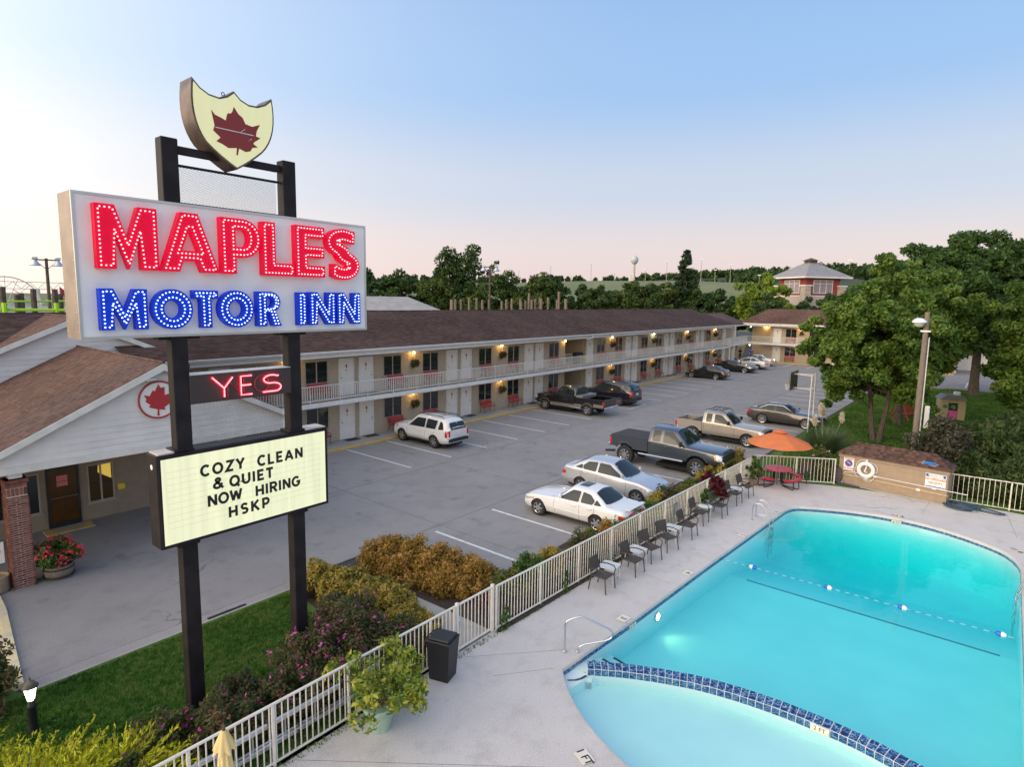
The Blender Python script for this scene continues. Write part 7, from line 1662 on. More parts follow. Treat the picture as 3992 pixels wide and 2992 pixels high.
tree('shade_tree', 'tall dark shade tree at the lawn edge by the far parking', (69.5,2.0,0), 15.2, (6.1,6.1,5.8), 8.7, 56000, M['lf_dark'], .27, k=240, trunk=.38, cr=(.10,.18), lo=-.75)
tree('shade_tree', 'dark round-headed tree between the twin maple and tallest tree', (60.0,4.9,0), 14.2, (4.4,4.4,4.6), 8.1, 42000, M['lf_dark'], .24, k=200, trunk=.28, cr=(.10,.19), lo=-.8)
tree('maple_tree', 'leafy maple half out of frame at the right edge', (49.5,-2.2,0), 9.8, (3.4,3.4,4.3), 5.5, 46000, M['lf_maple'], .18, k=220, trunk=.20, cr=(.10,.18), lo=-.95)
tree('shade_tree', 'tall dark tree behind the right-edge maple', (72.0,-4.4,0), 16, (6.0,6.0,6.5), 9.4, 32000, M['lf_dark'], .34, k=130, trunk=.38, lo=-.8)
# shrubs
def shrub(name, label, loc, R3, n, lm, leaf, k=30, cat='shrub', group=None, flowers=None, nf=0, rz=0, lo=-.1, cr=(.22,.36), stems=6, up=.5, shape=1.7, shell=.4, sx=None, cf=None):
    t = thing(name, label, cat, loc, rz, group)
    c, r_ = crown_clumps(k, R3, lo, shell, cr); c = c+np.array([0,0,R3[2]*.28]); c[:,2] = np.maximum(c[:,2], .10)
    if sx is not None: c = c[np.abs(c[:,0]) < sx]; r_ = r_[:len(c)]
    rr = np.minimum(r_, c[:,2]*.9+.12)
    V, F = leaf_cloud(c, rr, n, leaf, up=up, shape=shape); V[:,2] = np.maximum(V[:,2], .012); put('foliage', mesh_np('foliage', V, F, lm), t)
    b = MB()
    for i in range(stems): q = c[i*len(c)//stems]; b.tube([(q[0]*.2,q[1]*.2,0),(q[0]*.55,q[1]*.55,q[2]*.5),tuple(q)], [.02,.014,.006], 5)
    b.build('stems', M['bark'], t)
    if flowers:
        top = c[c[:,2] > R3[2]*.45]; V, F = leaf_cloud(top+np.array([0,0,.10]), np.full(len(top), R3[2]*.24), nf, .055, up=.9); put('blossoms', mesh_np('blossoms', V, F, flowers), t)
    return t
# nandina hedges either side of the gate path, shrub by shrub
hedge_a = [(11.35,14.15,.95,1.02),(11.55,13.35,1.0,1.06),(11.65,12.55,1.0,1.0),(11.85,11.75,.98,.98),(12.0,11.05,.9,.92)]
for i, (x, y, r_, z) in enumerate(hedge_a):
    shrub('nandina_bush', 'russet gold bush in the hedge right of the gate path, %s from the lot' % ORD[i], (x,y,0), (r_*.98,r_*.66,z*.62), 6800, M['lf_nandina2'], .058, 60, 'bush', 'hedge of golden bushes right of the path')
hedge_b = [(9.05,14.25,.78,.98),(9.35,13.45,.82,.92),(9.55,12.65,.80,.86),(9.62,11.85,.72,.78),(9.4,11.05,.70,.72),(9.3,10.3,.62,.66)]
for i, (x, y, r_, z) in enumerate(hedge_b):
    shrub('nandina_bush', 'golden bush in the hedge left of the gate path, %s from the lot' % ORD[i], (x,y,0), (r_*1.0,r_*.66,z*.62), 5600, M['lf_nandina'], .058, 50, 'bush', 'hedge of golden bushes left of the path')
# crape myrtle shrubs round the sign posts
for i, (x, y, r_, z, pf, lab) in enumerate([(8.25,12.0,.80,.70,50,'dark bush with magenta blossom behind the right sign post'),(7.85,10.9,.95,.92,90,'large dark magenta-flowered bush right of the right sign post'),(8.5,10.2,.65,.72,20,'dark bush between golden hedge and fence'),(6.75,10.95,.80,.86,170,'magenta-flowered bush between the two sign posts'),
     (6.0,10.25,.80,.68,50,'low dark magenta-flowered bush in front of the left sign post'),(4.7,10.35,.80,.68,45,'dark bush with few magenta blossoms by the ladder'),(3.75,10.9,.62,.62,26,'brownish bush left of the left sign post'),(7.15,10.1,.70,.66,60,'low magenta-flowered bush behind the fence at the bin'),(3.05,10.5,.5,.5,14,'small dark bush nearest the golden juniper'),(5.35,11.3,.45,.48,10,'small dark bush at the left sign post foot')]):
    shrub('crape_myrtle_bush', lab, (x,y,0), (r_*1.08,r_*1.08,z*.97), int(7200*r_), M['lf_crape'], .048, 60, 'bush', 'crape myrtle bushes round the sign', M['pink'], pf, cr=(.18,.30))
# golden juniper in the lower left corner
def juniper(label, loc, R3, n, rz=0):
    t = thing('golden_juniper', label, 'shrub', loc, rz, 'golden junipers in the front corner'); V = []; F = []; sm = MB()
    for i in range(n):
        a = rng.uniform(0, 2*PI); rr = math.sqrt(rng.uniform(.02,1)); b = np.array([math.cos(a)*rr*R3[0]*.55, math.sin(a)*rr*R3[1]*.55, rng.uniform(.1,.6)*R3[2]])
        d = np.array([math.cos(a)*(.6+rr*.5), math.sin(a)*(.6+rr*.5), rng.uniform(.25,1.05)]); d /= np.linalg.norm(d); L_ = rng.uniform(.45,1.0)*min(R3[0],1.0)
        for k in range(26):
            f = (k+.5)/26; p = b+d*L_*f+np.array([0,0,-.12*f*f]); q = rng.normal(size=3)*.55+d*1.2; q /= np.linalg.norm(q); s = np.cross(q, rng.normal(size=3)); s /= np.linalg.norm(s)
            l2 = rng.uniform(.07,.17)*(1.15-f*.6); o = len(V); V += [p-s*.012, p+q*l2*.5-s*.014, p+q*l2, p+q*l2*.5+s*.014]; F.append((o,o+1,o+2,o+3))
        if i % 6 == 0: sm.tube([tuple(b*.2), tuple(b), tuple(b+d*L_*.7)], [.02,.014,.005], 4)
    put('sprays', mesh_np('sprays', np.array(V), F, M['lf_junip']), t); sm.build('stems', M['bark'], t)
juniper('golden juniper spreading along the bottom left edge', (1.75,10.85,0), (1.2,1.15,.8), 760)
juniper('golden juniper reaching toward the fence end', (2.75,10.35,0), (.95,.85,.72), 420)
juniper('golden juniper at the left frame edge by the lantern', (.95,11.7,0), (1.0,1.0,.8), 460)
shrub('brown_bush', 'reddish brown bush at the far left edge by the yellow walk', (1.55,14.7,0), (.9,.8,1.25), 9000, M['lf_crape'], .06, 60, 'bush')
# plants along the inside of the pool fence, seen through the pickets
mixs = [M['lf_yelgreen'], M['lf_green'], M['lf_nandina'], M['lf_crape'], M['lf_yelgreen'], M['lf_nandina2'], M['lf_green']]
nm_ = ['yellow-green','leafy green','golden','brownish','pale green','russet','glossy green']
for i in range(17):
    x = 12.3+i*.93; y = FYl = 9.95 if i < 3 else 9.65+.15*math.sin(i*2.1)
    z = .60+.20*math.sin(i*1.7)**2 if i < 12 else .50
    if i == 0: z = .6
    shrub('fence_bush', '%s shrub behind the long fence, %s beyond the gate%s' % (nm_[i % 7], ORD[i] if i < 16 else 'last', ''), (x, y, 0), (.74,.46,z), 3400, mixs[i % 7], .058, 44, 'bush', 'shrubs behind the long pool fence')
shrub('red_shrub', 'small red shrub seen through the gate end of fence', (11.15,9.75,0), (.25,.25,.6), 500, M['lf_red'], .06, 12, 'bush')
for i, (x, y, r_, z) in enumerate([(26.9,9.75,.7,.72),(29.2,9.75,.9,.85),(25.2,9.7,.6,.6)]):
    shrub('gold_shrub', ['low gold shrub under the lifted pickup nose','gold shrub at the fence corner by the picnic table','small gold shrub under the pickup front wheel'][i], (x,y,0), (r_,r_*.7,z), 1700, M['lf_nandina'], .075, 28, 'bush')
shrub('white_flower_shrub', 'green shrub with white blossoms behind the picnic table fence', (31.1,6.4,0), (.9,.8,1.0), 2600, M['lf_yelgreen'], .07, 34, 'bush', None, M['plastic'], 40)
# pampas grass
pg = thing('pampas_grass', 'wide clump of pampas grass with four cream plumes', 'ornamental grass', (36.4,7.3,0)); V = []; F = []
for i in range(2600):
    a = rng.uniform(0,2*PI); r_ = rng.uniform(0,.55); b = np.array([math.cos(a)*r_, math.sin(a)*r_, 0]); L_ = rng.uniform(1.0,2.3); o_ = rng.uniform(.35,1.1); w = .014; s = np.array([-math.sin(a), math.cos(a), 0])*w
    pr = None
    for k in range(5):
        f = k/4; p = b+np.array([math.cos(a),math.sin(a),0])*o_*L_*(f**1.5)*.75+np.array([0,0,L_*(f*.95-.50*f*f*o_)]); ww = 1-f*.9
        if pr is not None: o = len(V); V += [pr[0]-s*pr[1], pr[0]+s*pr[1], p+s*ww, p-s*ww]; F.append((o,o+1,o+2,o+3))
        pr = (p, ww)
put('blades', mesh_np('blades', np.array(V), F, M['lf_pampas']), pg)
for a, r_, h in ((1.9,.3,2.35),(.8,.35,2.15),(-1.3,.75,1.95),(2.6,.8,1.75)):
    x, y = r_*math.cos(a), r_*math.sin(a); V2, Q2 = leaf_cloud([(x,y,h-.12+.09*k) for k in range(6)], [.05,.08,.09,.085,.07,.04], 380, .09, up=.3, shape=2.4); p_ = put('plume', mesh_np("plume", V2, Q2, M['plume']), pg)
    MB().tube([(x*.3,y*.3,0),(x,y,h)], .008, 4).build('stalk', M['plume'], pg)
# dark shrub by the utility pole and feathery conifer hedge behind the shed
shrub('viburnum_bush', 'large dark purplish-green bush at the utility pole foot', (33.7,1.75,0), (1.5,1.35,2.15), 11000, leafmat('viburnum_leaves', (.025,.035,.018), (.06,.06,.035), (.13,.10,.075), .2, .5, 2.0), .10, 70, 'bush', lo=-.3)
for i, (x, y, r_, z) in enumerate([(36.6,1.3,1.9,1.75),(35.2,-.6,1.9,1.85),(38.6,-.3,2.1,2.0),(34.4,-2.4,1.8,1.7),(37.4,-3.0,2.2,2.0),(41.5,-2.2,2.3,2.1),(32.6,-.9,1.1,1.35),(32.3,-3.2,1.2,1.4),(33.2,.7,1.2,1.3),(44.5,-.6,1.5,1.5)]):
    shrub('conifer_shrub', 'feathery dark conifer behind the shed and rusty fence, %s from the shed' % ORD[i], (x,y,0), (r_,r_,z), 9500, leafmat('conifer%d' % i, (.018,.04,.012), (.05,.085,.022), (.12,.16,.045), .3, .6, 1.6) if i < 1 else bpy.data.materials['conifer0'], .12, 90, 'conifer', 'feathery conifers behind the shed', lo=-.3, shape=2.6, up=.2)
eb = struct(MB().prism([(10.75,9.02),(28.3,8.40),(28.3,8.56),(10.75,9.20)], lambda u,v,w:(u,v,w), -.02, .035).build('fence_edging', M['soil'])); tag(eb, 'dark earth edging under the long pool fence', 'edging')
# ivy on the fence bottom
for x in (10.95,13.6,16.2,17.7):
    t = thing('ivy_sprig', 'ivy sprig creeping through the long fence, %s from the gate' % ORD[[10.95,13.6,16.2,17.7].index(x)], 'ivy', (x, 9.02, 0), 0, 'ivy sprigs in the long fence'); V, F = leaf_cloud([(0,0,.1),(.02,.03,.3),(.05,.02,.5)], [.13,.12,.09], 70, .085); put('leaves', mesh_np('leaves', V, F, M['lf_green']), t)
# grass tufts and weeds between fence and deck
blz = blades('fence_weeds', [(3.0,9.02),(10.5,8.98),(28.0,8.40),(28.0,8.52),(10.5,9.12),(3.0,9.2)], 1500, .06, M['mow'], .0); tag(blz, 'weeds along the foot of the pool fence', 'weeds')
# hanging baskets on the walls
bk_me = None
hb = thing('hanging_basket', 'h', 'hanging basket', (0,0,0))
cc = [(random.gauss(0,.10), -.28+random.gauss(0,.10), random.gauss(0,.11)) for _ in range(14)]
V, F = leaf_cloud(cc, np.full(14,.12), 900, .06); put('foliage', mesh_np('foliage', V, F, M['lf_crape']), hb)
MB().lathe([(0,-.22),(.12,-.20),(.18,-.08),(.17,-.07)], 12, (0,-.3,0)).tube([(0,-.3,.0),(0,-.3,.50),(0,0,.50)], .01, 4).build('basket', M['bark'], hb)
hbt = tree_of(hb); n_ = 0
for j, (fz, fl_) in enumerate(((F1,'ground floor'),(F2,'upper floor'))):
    for i, x in enumerate(LX):
        if i == 3: continue
        lab = 'hanging basket between windows on the %s, %s from the office end' % (fl_, ORD[i]); p = (x+.05, WY, fz+1.42)
        if n_ == 0: hb.location = p; hb['label'] = lab; hb['group'] = 'hanging baskets on the motel wall'
        else: dup(hb, p, 0, lab, 'hanging baskets on the motel wall', tree=hbt)
        n_ += 1
    dup(hb, wpt(6.95, 0, fz+1.45), R(-84.5), 'hanging basket on the far wing, %s' % fl_, 'hanging baskets on the motel wall', tree=hbt)
# ------------------------------------------------------------------ lawn furniture
up_ = thing('utility_pole', 'weathered wooden pole with white dome security light', 'utility pole', (34.6,3.02,0))
MB().tube([(0,0,-.1),(.0,0,3.5),(.03,0,7.88)], [.15,.13,.105], 12).build('pole', M['wood'], up_, 50)
lh = MB(); lh.lathe([(0,.22),(.15,.20),(.28,.10),(.31,.02),(.27,-.02),(.24,-.02)], 18, (-.22,.26,7.38)); lh.build('lamp_hood', mat('white_enamel', (.78,.8,.84), rough=.3), up_, 40)
MB().lathe([(.23,-.02),(.19,-.14),(.09,-.21),(0,-.22)], 16, (-.22,.26,7.38)).build('lamp_lens', mat('frosted_lens', (.55,.52,.48), rough=.25), up_, 40)
MB().tube([(0,.05,7.2),(-.12,.15,7.38),(-.3,.35,7.62)], .03, 6).box(-.1,-.2,6.95,.2,.2,7.02).build('arm', M['alu'], up_)
wp = thing('white_conduit', 'thin white pole standing right of the utility pole', 'pole', (35.4,2.92,0)); MB().tube([(0,0,0),(.0,0,6.65)], .026, 8).build('tube', M['white'], wp); MB().bbox(.10,-.30,2.2,.26,-.10,3.3,.02).build('meter_box', M['siding'], wp)
hoop = thing('basketball_hoop', 'basketball hoop on two white posts facing the parking lot', 'basketball hoop', (41.9,9.32,0), 0)
for x, y in ((-.65,-.02),(.75,.02)): MB().tube([(x,y,0),(x*.75,y,3.75)], .038, 8).build('post', M['white'], hoop)
MB().tube([(-.45,0,3.65),(-.10,1.15,3.65)], .026, 6).tube([(.5,0,3.65),(.15,1.15,3.65)], .026, 6).tube([(-.45,0,2.75),(-.1,1.15,2.75)], .026, 6).tube([(.5,0,2.75),(.15,1.15,2.75)], .026, 6).build('bracket', M['white'], hoop)
MB().bbox(-.92,1.16,2.62,.92,1.20,3.82,.02).build('backboard', mat('black_board', (.02,.022,.024), (.05,.055,.06), 3, rough=.4), hoop)
MB().box(-.94,1.15,2.60,.94,1.157,2.66).box(-.94,1.15,3.78,.94,1.157,3.84).box(-.94,1.15,2.66,-.88,1.157,3.78).box(.88,1.15,2.66,.94,1.157,3.78).box(-.3,1.201,2.85,.3,1.206,2.88).box(-.3,1.201,3.25,.3,1.206,3.28).build('board_edge', M['plastic'], hoop)
MB().tube([(.23*math.cos(2*PI*k/20), 1.46+.23*math.sin(2*PI*k/20), 2.98) for k in range(20)], .014, 6, closed=True).tube([(0,1.2,2.98),(0,1.24,2.98)], .02).build('rim', mat('hoop_orange', (.62,.13,.05), rough=.5), hoop)
nt2 = MB()
for k in range(12):
    for sg_ in (1,-1):
        a0 = 2*PI*k/12; nt2.tube([((.23-.09*f)*math.cos(a0+sg_*f*.8), 1.46+(.23-.09*f)*math.sin(a0+sg_*f*.8), 2.97-.42*f) for f in (0,.33,.66,1)], .006, 4)
nt2.build('net', M['plastic'], hoop)
ph_ = thing('toy_playhouse', 'small tan plastic playhouse with pink door and grey roof', 'playhouse', (53.8,2.75,0), R(-72))
M['tanpl'] = mat('tan_plastic', (.45,.37,.22), rough=.5); M['pinkpl'] = mat('pink_plastic', (.62,.10,.38), rough=.5)
MB().bbox(-.75,-.6,0,-.28,-.52,1.5,.03).bbox(.28,-.6,0,.75,-.52,1.5,.03).bbox(-.28,-.6,1.25,.28,-.52,1.5,.03).bbox(-.75,-.52,0,-.67,.6,1.5,.03).bbox(.67,-.52,0,.75,.6,1.5,.03).bbox(-.67,.52,0,.67,.6,1.5,.03).build('wall', M['tanpl'], ph_)
MB().bbox(-.27,-.58,0,.27,-.54,.72,.02).build('door', M['pinkpl'], ph_); MB().bbox(-.15,-.63,.85,.15,-.61,1.15,.02).lathe([(.13,0),(.13,.02)], 12, (-.5,-.63,1.0), 'y').build('window_frame', M['lf_croton'] if False else mat('teal_plastic', (.05,.20,.16), rough=.5), ph_)
MB().prism([(-.85,0),(.85,0),(.5,.32),(-.5,.32)], lambda u,v,w:(u,w,1.5+v), -.72, .72).build('roof', mat('grey_plastic', (.20,.21,.22), rough=.5), ph_); MB().bbox(.1,-.3,1.82,.45,.1,2.05,.04).build('chimney', M['plastic'], ph_)
sw = thing('garden_swing', 'red wooden lawn swing bench under the second maple', 'swing', (51.5,5.0,0), R(-30))
for s in (-1,1): MB().tube([(s*.95,-.7,0),(s*.95,0,1.6)], .04, 6).tube([(s*.95,.7,0),(s*.95,0,1.6)], .04, 6).build('side_frame', M['red'], sw)
MB().tube([(-1,0,1.6),(1,0,1.6)], .04, 6).build('top_bar', M['red'], sw)
for k in range(5): MB().bbox(-.75,-.35+.11*k,.45,.75,-.27+.11*k,.47,.005).build('seat_slat', M['red'], sw)
for k in range(4): MB().bbox(-.75,.22+.03*k,.55+.12*k,.75,.24+.03*k,.64+.12*k,.005).build('back_slat', M['red'], sw)
MB().tube([(-.7,-.2,.46),(-.9,0,1.6)], .01, 4).tube([(.7,-.2,.46),(.9,0,1.6)], .01, 4).build('chains', M['wrought'], sw)
# ------------------------------------------------------------------ people near the far passage
def person(label, loc, rz, joints, skin_c, top, legs, hair):
    t = thing('person', label, 'person', loc, rz)
    def skinmesh(nm, chain, edges, m):
        me = bpy.data.meshes.new(nm); me.from_pydata([c[:3] for c in chain], edges, []); o = bpy.data.objects.new(nm, me); COL.objects.link(o)
        md = o.modifiers.new('s', 'SKIN'); sd = o.modifiers.new('u', 'SUBSURF'); sd.levels = 1; sd.render_levels = 1
        for v, c in zip(me.skin_vertices[0].data, chain): v.radius = (c[3], c[3]*.85)
        me.skin_vertices[0].data[0].use_root = True
        bpy.context.view_layer.update(); r_ = bpy.data.meshes.new_from_object(o.evaluated_get(bpy.context.evaluated_depsgraph_get())); bpy.data.objects.remove(o)
        r_.materials.clear(); r_.materials.append(m)
        for p in r_.polygons: p.use_smooth = True
        return put(nm, r_, t)
    body = skinmesh('body', joints['body'], joints['edges'], skin_c)
    skinmesh('shirt', joints['shirt'], joints['shirt_e'], top); skinmesh('trousers', joints['legs'], joints['legs_e'], legs)
    hx, hy, hz = joints['head']; MB().lathe([(0,.13),(.07,.115),(.105,.05),(.108,-.01),(.09,-.05)], 12, (hx,hy+.015,hz)).build('hair', hair, t, True)
    MB().lathe([(0,-.02),(.016,-.015),(0,.02)], 6, (hx,hy-.105,hz-.03)).build('nose', skin_c, t)
    return t
stand = dict(body=[(0,0,.95,.13),(0,0,1.2,.13),(0,0,1.42,.10),(0,0,1.52,.055),(0,-.01,1.62,.095),(0,-.01,1.70,.09),(.19,0,1.40,.055),(.25,0,1.12,.042),(.26,-.08,.88,.034),(.26,-.10,.80,.03),(-.19,0,1.40,.055),(-.25,.02,1.12,.042),(-.25,-.06,.88,.034),(-.25,-.08,.80,.03),(.09,0,.88,.09),(.10,0,.48,.06),(.10,.02,.08,.045),(.10,-.13,.04,.04),(-.09,0,.88,.09),(-.10,0,.48,.06),(-.10,.02,.08,.045),(-.10,-.13,.04,.04)],
    edges=[(0,1),(1,2),(2,3),(3,4),(4,5),(2,6),(6,7),(7,8),(8,9),(2,10),(10,11),(11,12),(12,13),(0,14),(14,15),(15,16),(16,17),(0,18),(18,19),(19,20),(20,21)],
    shirt=[(0,0,.92,.16),(0,0,1.2,.155),(0,0,1.41,.125),(.19,0,1.39,.075),(.245,0,1.15,.062),(-.19,0,1.39,.075),(-.245,.01,1.15,.062)], shirt_e=[(0,1),(1,2),(2,3),(3,4),(2,5),(5,6)],
    legs=[(0,0,.94,.15),(.09,0,.86,.105),(.10,0,.48,.078),(.10,.02,.10,.062),(-.09,0,.86,.105),(-.10,0,.48,.078),(-.10,.02,.10,.062)], legs_e=[(0,1),(1,2),(2,3),(0,4),(4,5),(5,6)], head=(0,-.01,1.68))
sit = dict(body=[(0,0,.50,.13),(0,.02,.75,.13),(0,.04,.97,.10),(0,.03,1.07,.055),(0,.01,1.17,.095),(0,.01,1.25,.09),(.19,.03,.95,.055),(.26,-.02,.70,.042),(.18,-.25,.60,.034),(.14,-.32,.58,.03),(-.19,.03,.95,.055),(-.26,-.02,.70,.042),(-.18,-.25,.60,.034),(-.14,-.32,.58,.03),(.10,-.05,.48,.09),(.12,-.45,.49,.06),(.12,-.48,.10,.045),(.12,-.62,.05,.04),(-.10,-.05,.48,.09),(-.12,-.45,.49,.06),(-.12,-.48,.10,.045),(-.12,-.62,.05,.04)], edges=stand['edges'],
    shirt=[(0,0,.47,.16),(0,.02,.75,.155),(0,.04,.96,.125),(.19,.03,.94,.075),(.25,-.01,.73,.062),(-.19,.03,.94,.075),(-.25,-.01,.73,.062)], shirt_e=stand['shirt_e'],
    legs=[(0,0,.50,.15),(.10,-.05,.49,.10),(.12,-.45,.50,.078),(.12,-.48,.12,.06),(-.10,-.05,.49,.10),(-.12,-.45,.50,.078),(-.12,-.48,.12,.06)], legs_e=stand['legs_e'], head=(0,.01,1.23))
SKN = mat('skin', (.45,.27,.19), rough=.6); BLU = mat('blue_shirt', (.02,.09,.55), rough=.8); DRK = mat('dark_cloth', (.025,.024,.03), rough=.9); RSH = mat('coral_shirt', (.60,.12,.07), rough=.8); HAIR = mat('dark_hair', (.02,.014,.01), rough=.7); JEAN = mat('denim', (.07,.10,.17), rough=.9)
person('person in a bright blue shirt standing by the far passage lamp', (87.0,27.6,.1), R(-60), stand, SKN, BLU, JEAN, HAIR)
person('person in dark clothes standing beside the one in blue', (86.6,29.0,.1), R(-40), stand, SKN, DRK, DRK, HAIR)
person('person in a coral shirt seated on the bench by the last room', (77.15,WY-.42,.1), 0, sit, SKN, RSH, DRK, HAIR)
# ------------------------------------------------------------------ surroundings: hills, far trees, tower, track
def hill(name, label, pts, dz, depth, m, n=60):
    """ridge through pts (x,y,z); slopes down to both sides"""
    p = [Vector(q) for q in pts]; V = []; F = []; xs_ = []
    tot = [0]
    for a, b in zip(p, p[1:]): tot.append(tot[-1]+(b-a).length)
    for i in range(n+1):
        t = tot[-1]*i/n; j = max(0, min(len(p)-2, next((k for k in range(len(tot)-1) if tot[k+1] >= t), len(p)-2))); f = (t-tot[j])/(tot[j+1]-tot[j]); xs_.append(p[j].lerp(p[j+1], f*f*(3-2*f)))
    prof_ = [(-1,0),(-.8,.10),(-.55,.38),(-.3,.75),(-.1,.97),(0,1),(.15,.96),(.5,.6),(1,0)]
    for i, q in enumerate(xs_):
        d = Vector((q.x, q.y, 0)).normalized()
        for u, h in prof_:
            w = q+d*depth*u; V.append((w.x, w.y, -.2+(q.z+.2)*h+(2.0*math.sin(i*.9+u*3)*.25 if 0 < h < 1 else 0)))
    k = len(prof_)
    for i in range(n):
        for j in range(k-1): F.append((i*k+j, (i+1)*k+j, (i+1)*k+j+1, i*k+j+1))
    o = put(name, mesh_np(name, np.array(V), F, m)); 
    for pl_ in o.data.polygons: pl_.use_smooth = True
    return struct(tag(o, label, 'hill'))
M['hillgreen'] = mat('hill_meadow', (.13,.17,.075), (.19,.20,.11), .02, 8, rough=1)
M['hillwood'] = mat('wooded_hill', (.035,.055,.035), (.06,.08,.045), .08, 6, rough=1)
hill('green_hill', 'pale green mown hill with light masts along its top', [(330,420,14),(430,400,22),(540,330,28),(600,250,29),(640,190,27),(690,130,22)], 0, 150, M['hillgreen'])
hill('wooded_ridge', 'low wooded ridge on the far horizon', [(250,900,20),(600,780,32),(850,560,36),(960,380,46),(1010,230,58),(1060,60,55),(1050,-250,40)], 0, 260, M['hillwood'], 90)
V, F = [], []
def woods(pts, n, h, spread, lm, name, label):
    p = np.array(pts, float); i = rng.integers(0, len(p)-1, n); f = rng.uniform(0,1,(n,1)); c = p[i]*(1-f)+p[i+1]*f; c[:,:2] += rng.normal(size=(n,2))*spread; hh = h*rng.uniform(.5,1.2,n); c[:,2] += hh*.35
    V, F = leaf_cloud(c, np.stack([hh*.42, hh*.42, hh*.55], 1), n*70, h*.30, up=.5); o = stuff(put(name, mesh_np(name, V, F, lm))); tag(o, label, 'woods'); return o
woods([(560,800,28),(850,560,36),(960,380,46),(1010,230,57),(1060,60,54)], 260, 12, 16, M['lf_far'], 'far_woods', 'dark woods along the far ridge')
woods([(700,250,30),(735,190,34),(760,130,38),(770,60,38),(760,-20,36)], 130, 11, 10, M['lf_far'], 'hilltop_woods', 'band of dark trees on the hill by the stone tower')
woods([(620,290,27),(655,215,26)], 16, 7, 4, M['lf_far'], 'hilltop_trees', 'few small trees on the green hilltop')
woods([(120,175,0),(160,150,0),(210,120,0),(245,90,0),(270,60,0)], 110, 9, 14, M['lf_far2'], 'middle_woods', 'paler trees beyond the tree row behind the motel')
# single trees behind the motel
def bgtree(label, x, y, h, r, lm, n=7000, leaf=.42, shape='round', k=70, cz=None, extra=None, group='trees behind the motel', up=.5):
    R3 = (r, r, h*.42) if shape == 'round' else (r, r, h*.5)
    t = thing('background_tree' if shape == 'round' else 'conifer_tree', label, 'tree', (x, y, 0), 0, group)
    if shape == 'round': h *= 1.12; c, rr = crown_clumps(k, R3, -.95, .3, (.16,.27)); c = c+np.array([0,0,h*.56])
    else:
        z = 1-rng.uniform(.0,.92,k)**1.15; a = rng.uniform(0,2*PI,k); q = r*(1-z)**.75*rng.uniform(.4,1,k)+.15; c = np.stack([q*np.cos(a), q*np.sin(a), z*h], 1); rr = .30*r*(1.15-z)+.25
    if extra: c = np.concatenate([c, np.array(extra, float)[:,:3]]); rr = np.concatenate([rr, np.array(extra, float)[:,3]])
    V, F = leaf_cloud(c, np.stack([rr*1.1, rr*1.1, rr*.8], 1), n, leaf, up=up); put('crown', mesh_np('crown', V, F, lm), t)
    b = MB(); b.tube([(0,0,0),(0,0,h*.5),(0,0,h*.85)], [r*.07+.08, r*.05+.05, .04], 6); 
    for i in range(4): q = c[i*len(c)//4]; b.tube([(0,0,h*.35),tuple(q)], [.09,.03], 4)
    b.build('trunk', M['bark'], t); return t
def at(px, D, W_=2212):
    """ground direction for a bearing measured on the photograph: used once to choose where trees grow"""
    return None
BG = [  # x, y, height, radius, material, label
 (73,98,12.0,4.6,'lf_far','dark tree seen just right of the big sign'),(79,93,12.6,4.6,'lf_far','bushy tree second right of the big sign'),(84,88,11.2,4.2,'lf_far2','paler bushy tree left of the tallest ragged tree'),
 (92,78,10.8,4.8,'lf_far','broad tree just right of the tallest ragged tree'),(97,73,10.6,4.3,'lf_far2','pale tree behind the flood lamp pole'),(101,69,9.6,3.6,'lf_far','small tree behind the timber posts, first'),
 (104,64.5,10.2,3.2,'lf_far','narrow tree behind the timber posts, second'),(108,60.5,9.6,3.8,'lf_far2','pale tree in the gap of the green hill'),(111.5,57,10.4,3.8,'lf_far','tree left of the dark spruce, near'),
 (114.5,54.8,9.8,3.4,'lf_far2','rounded pale tree beside the dark spruce'),(121,45.8,9.0,3.4,'lf_far','low tree right of the dark spruce'),(123,42.6,8.4,3.2,'lf_far','low dark tree next to the lime-green tree'),
 (94.5,75.5,10.0,4.0,'lf_far2','yellowish tree tucked behind the flood lamp pole, right'),(99,71,10.6,3.4,'lf_far','dark slim tree between pole and far blocks'),(106,62.5,9.8,3.4,'lf_far','bushy tree right of the timber posts'),(110,58.7,10.4,3.2,'lf_far2','light tree in front of the green hill'),(113,56,9.4,3.2,'lf_far','small dark tree touching the spruce on its left'),(117,48.5,9.2,3.2,'lf_far','dark tree between spruce and lime-green tree'),(88,81.5,9.8,3.8,'lf_far2','pale bush-like tree under the ragged tree'),
 (66,106,11.6,4.8,'lf_far','dark tree half hidden by the big sign'),(58,112,10.4,4.6,'lf_far2','pale tree hidden behind the big sign')]
for x, y, h, r, lm, lab in BG: bgtree(lab, x, y, h*random.uniform(.98,1.18), r, M[lm])
bgtree('tallest ragged tree with two crowns behind the motel', 87.5, 84.5, 11.8, 4.6, M['lf_far'], 11000, .42, k=80, extra=[(-3.4,2.7,13.0,1.6),(-2.6,2.0,14.0,1.9),(-2.9,2.3,15.5,1.8),(-2.2,1.6,16.9,1.7),(-1.3,1.0,15.6,1.7),(-1.6,1.2,14.0,1.8),(.3,-.2,14.6,1.9),(.9,-.6,16.2,1.9),(1.7,-1.3,17.6,1.7),(1.6,-1.2,15.4,1.8),(.8,-.5,13.2,2.0),(2.4,-2.0,13.6,1.5),(-.5,.4,12.6,2.0),(4.0,-3.4,12.2,1.0),(4.3,-3.6,13.4,.8),(4.9,-4.1,14.5,.7),(5.3,-4.5,15.4,.5),(6.6,-5.6,12.2,.6),(7.2,-6.1,13.0,.45)])
bgtree('dark pointed spruce behind the motel roof', 118, 51.3, 18.4, 4.0, M['lf_conif'], 13000, .36, 'cone', 190, up=.1)
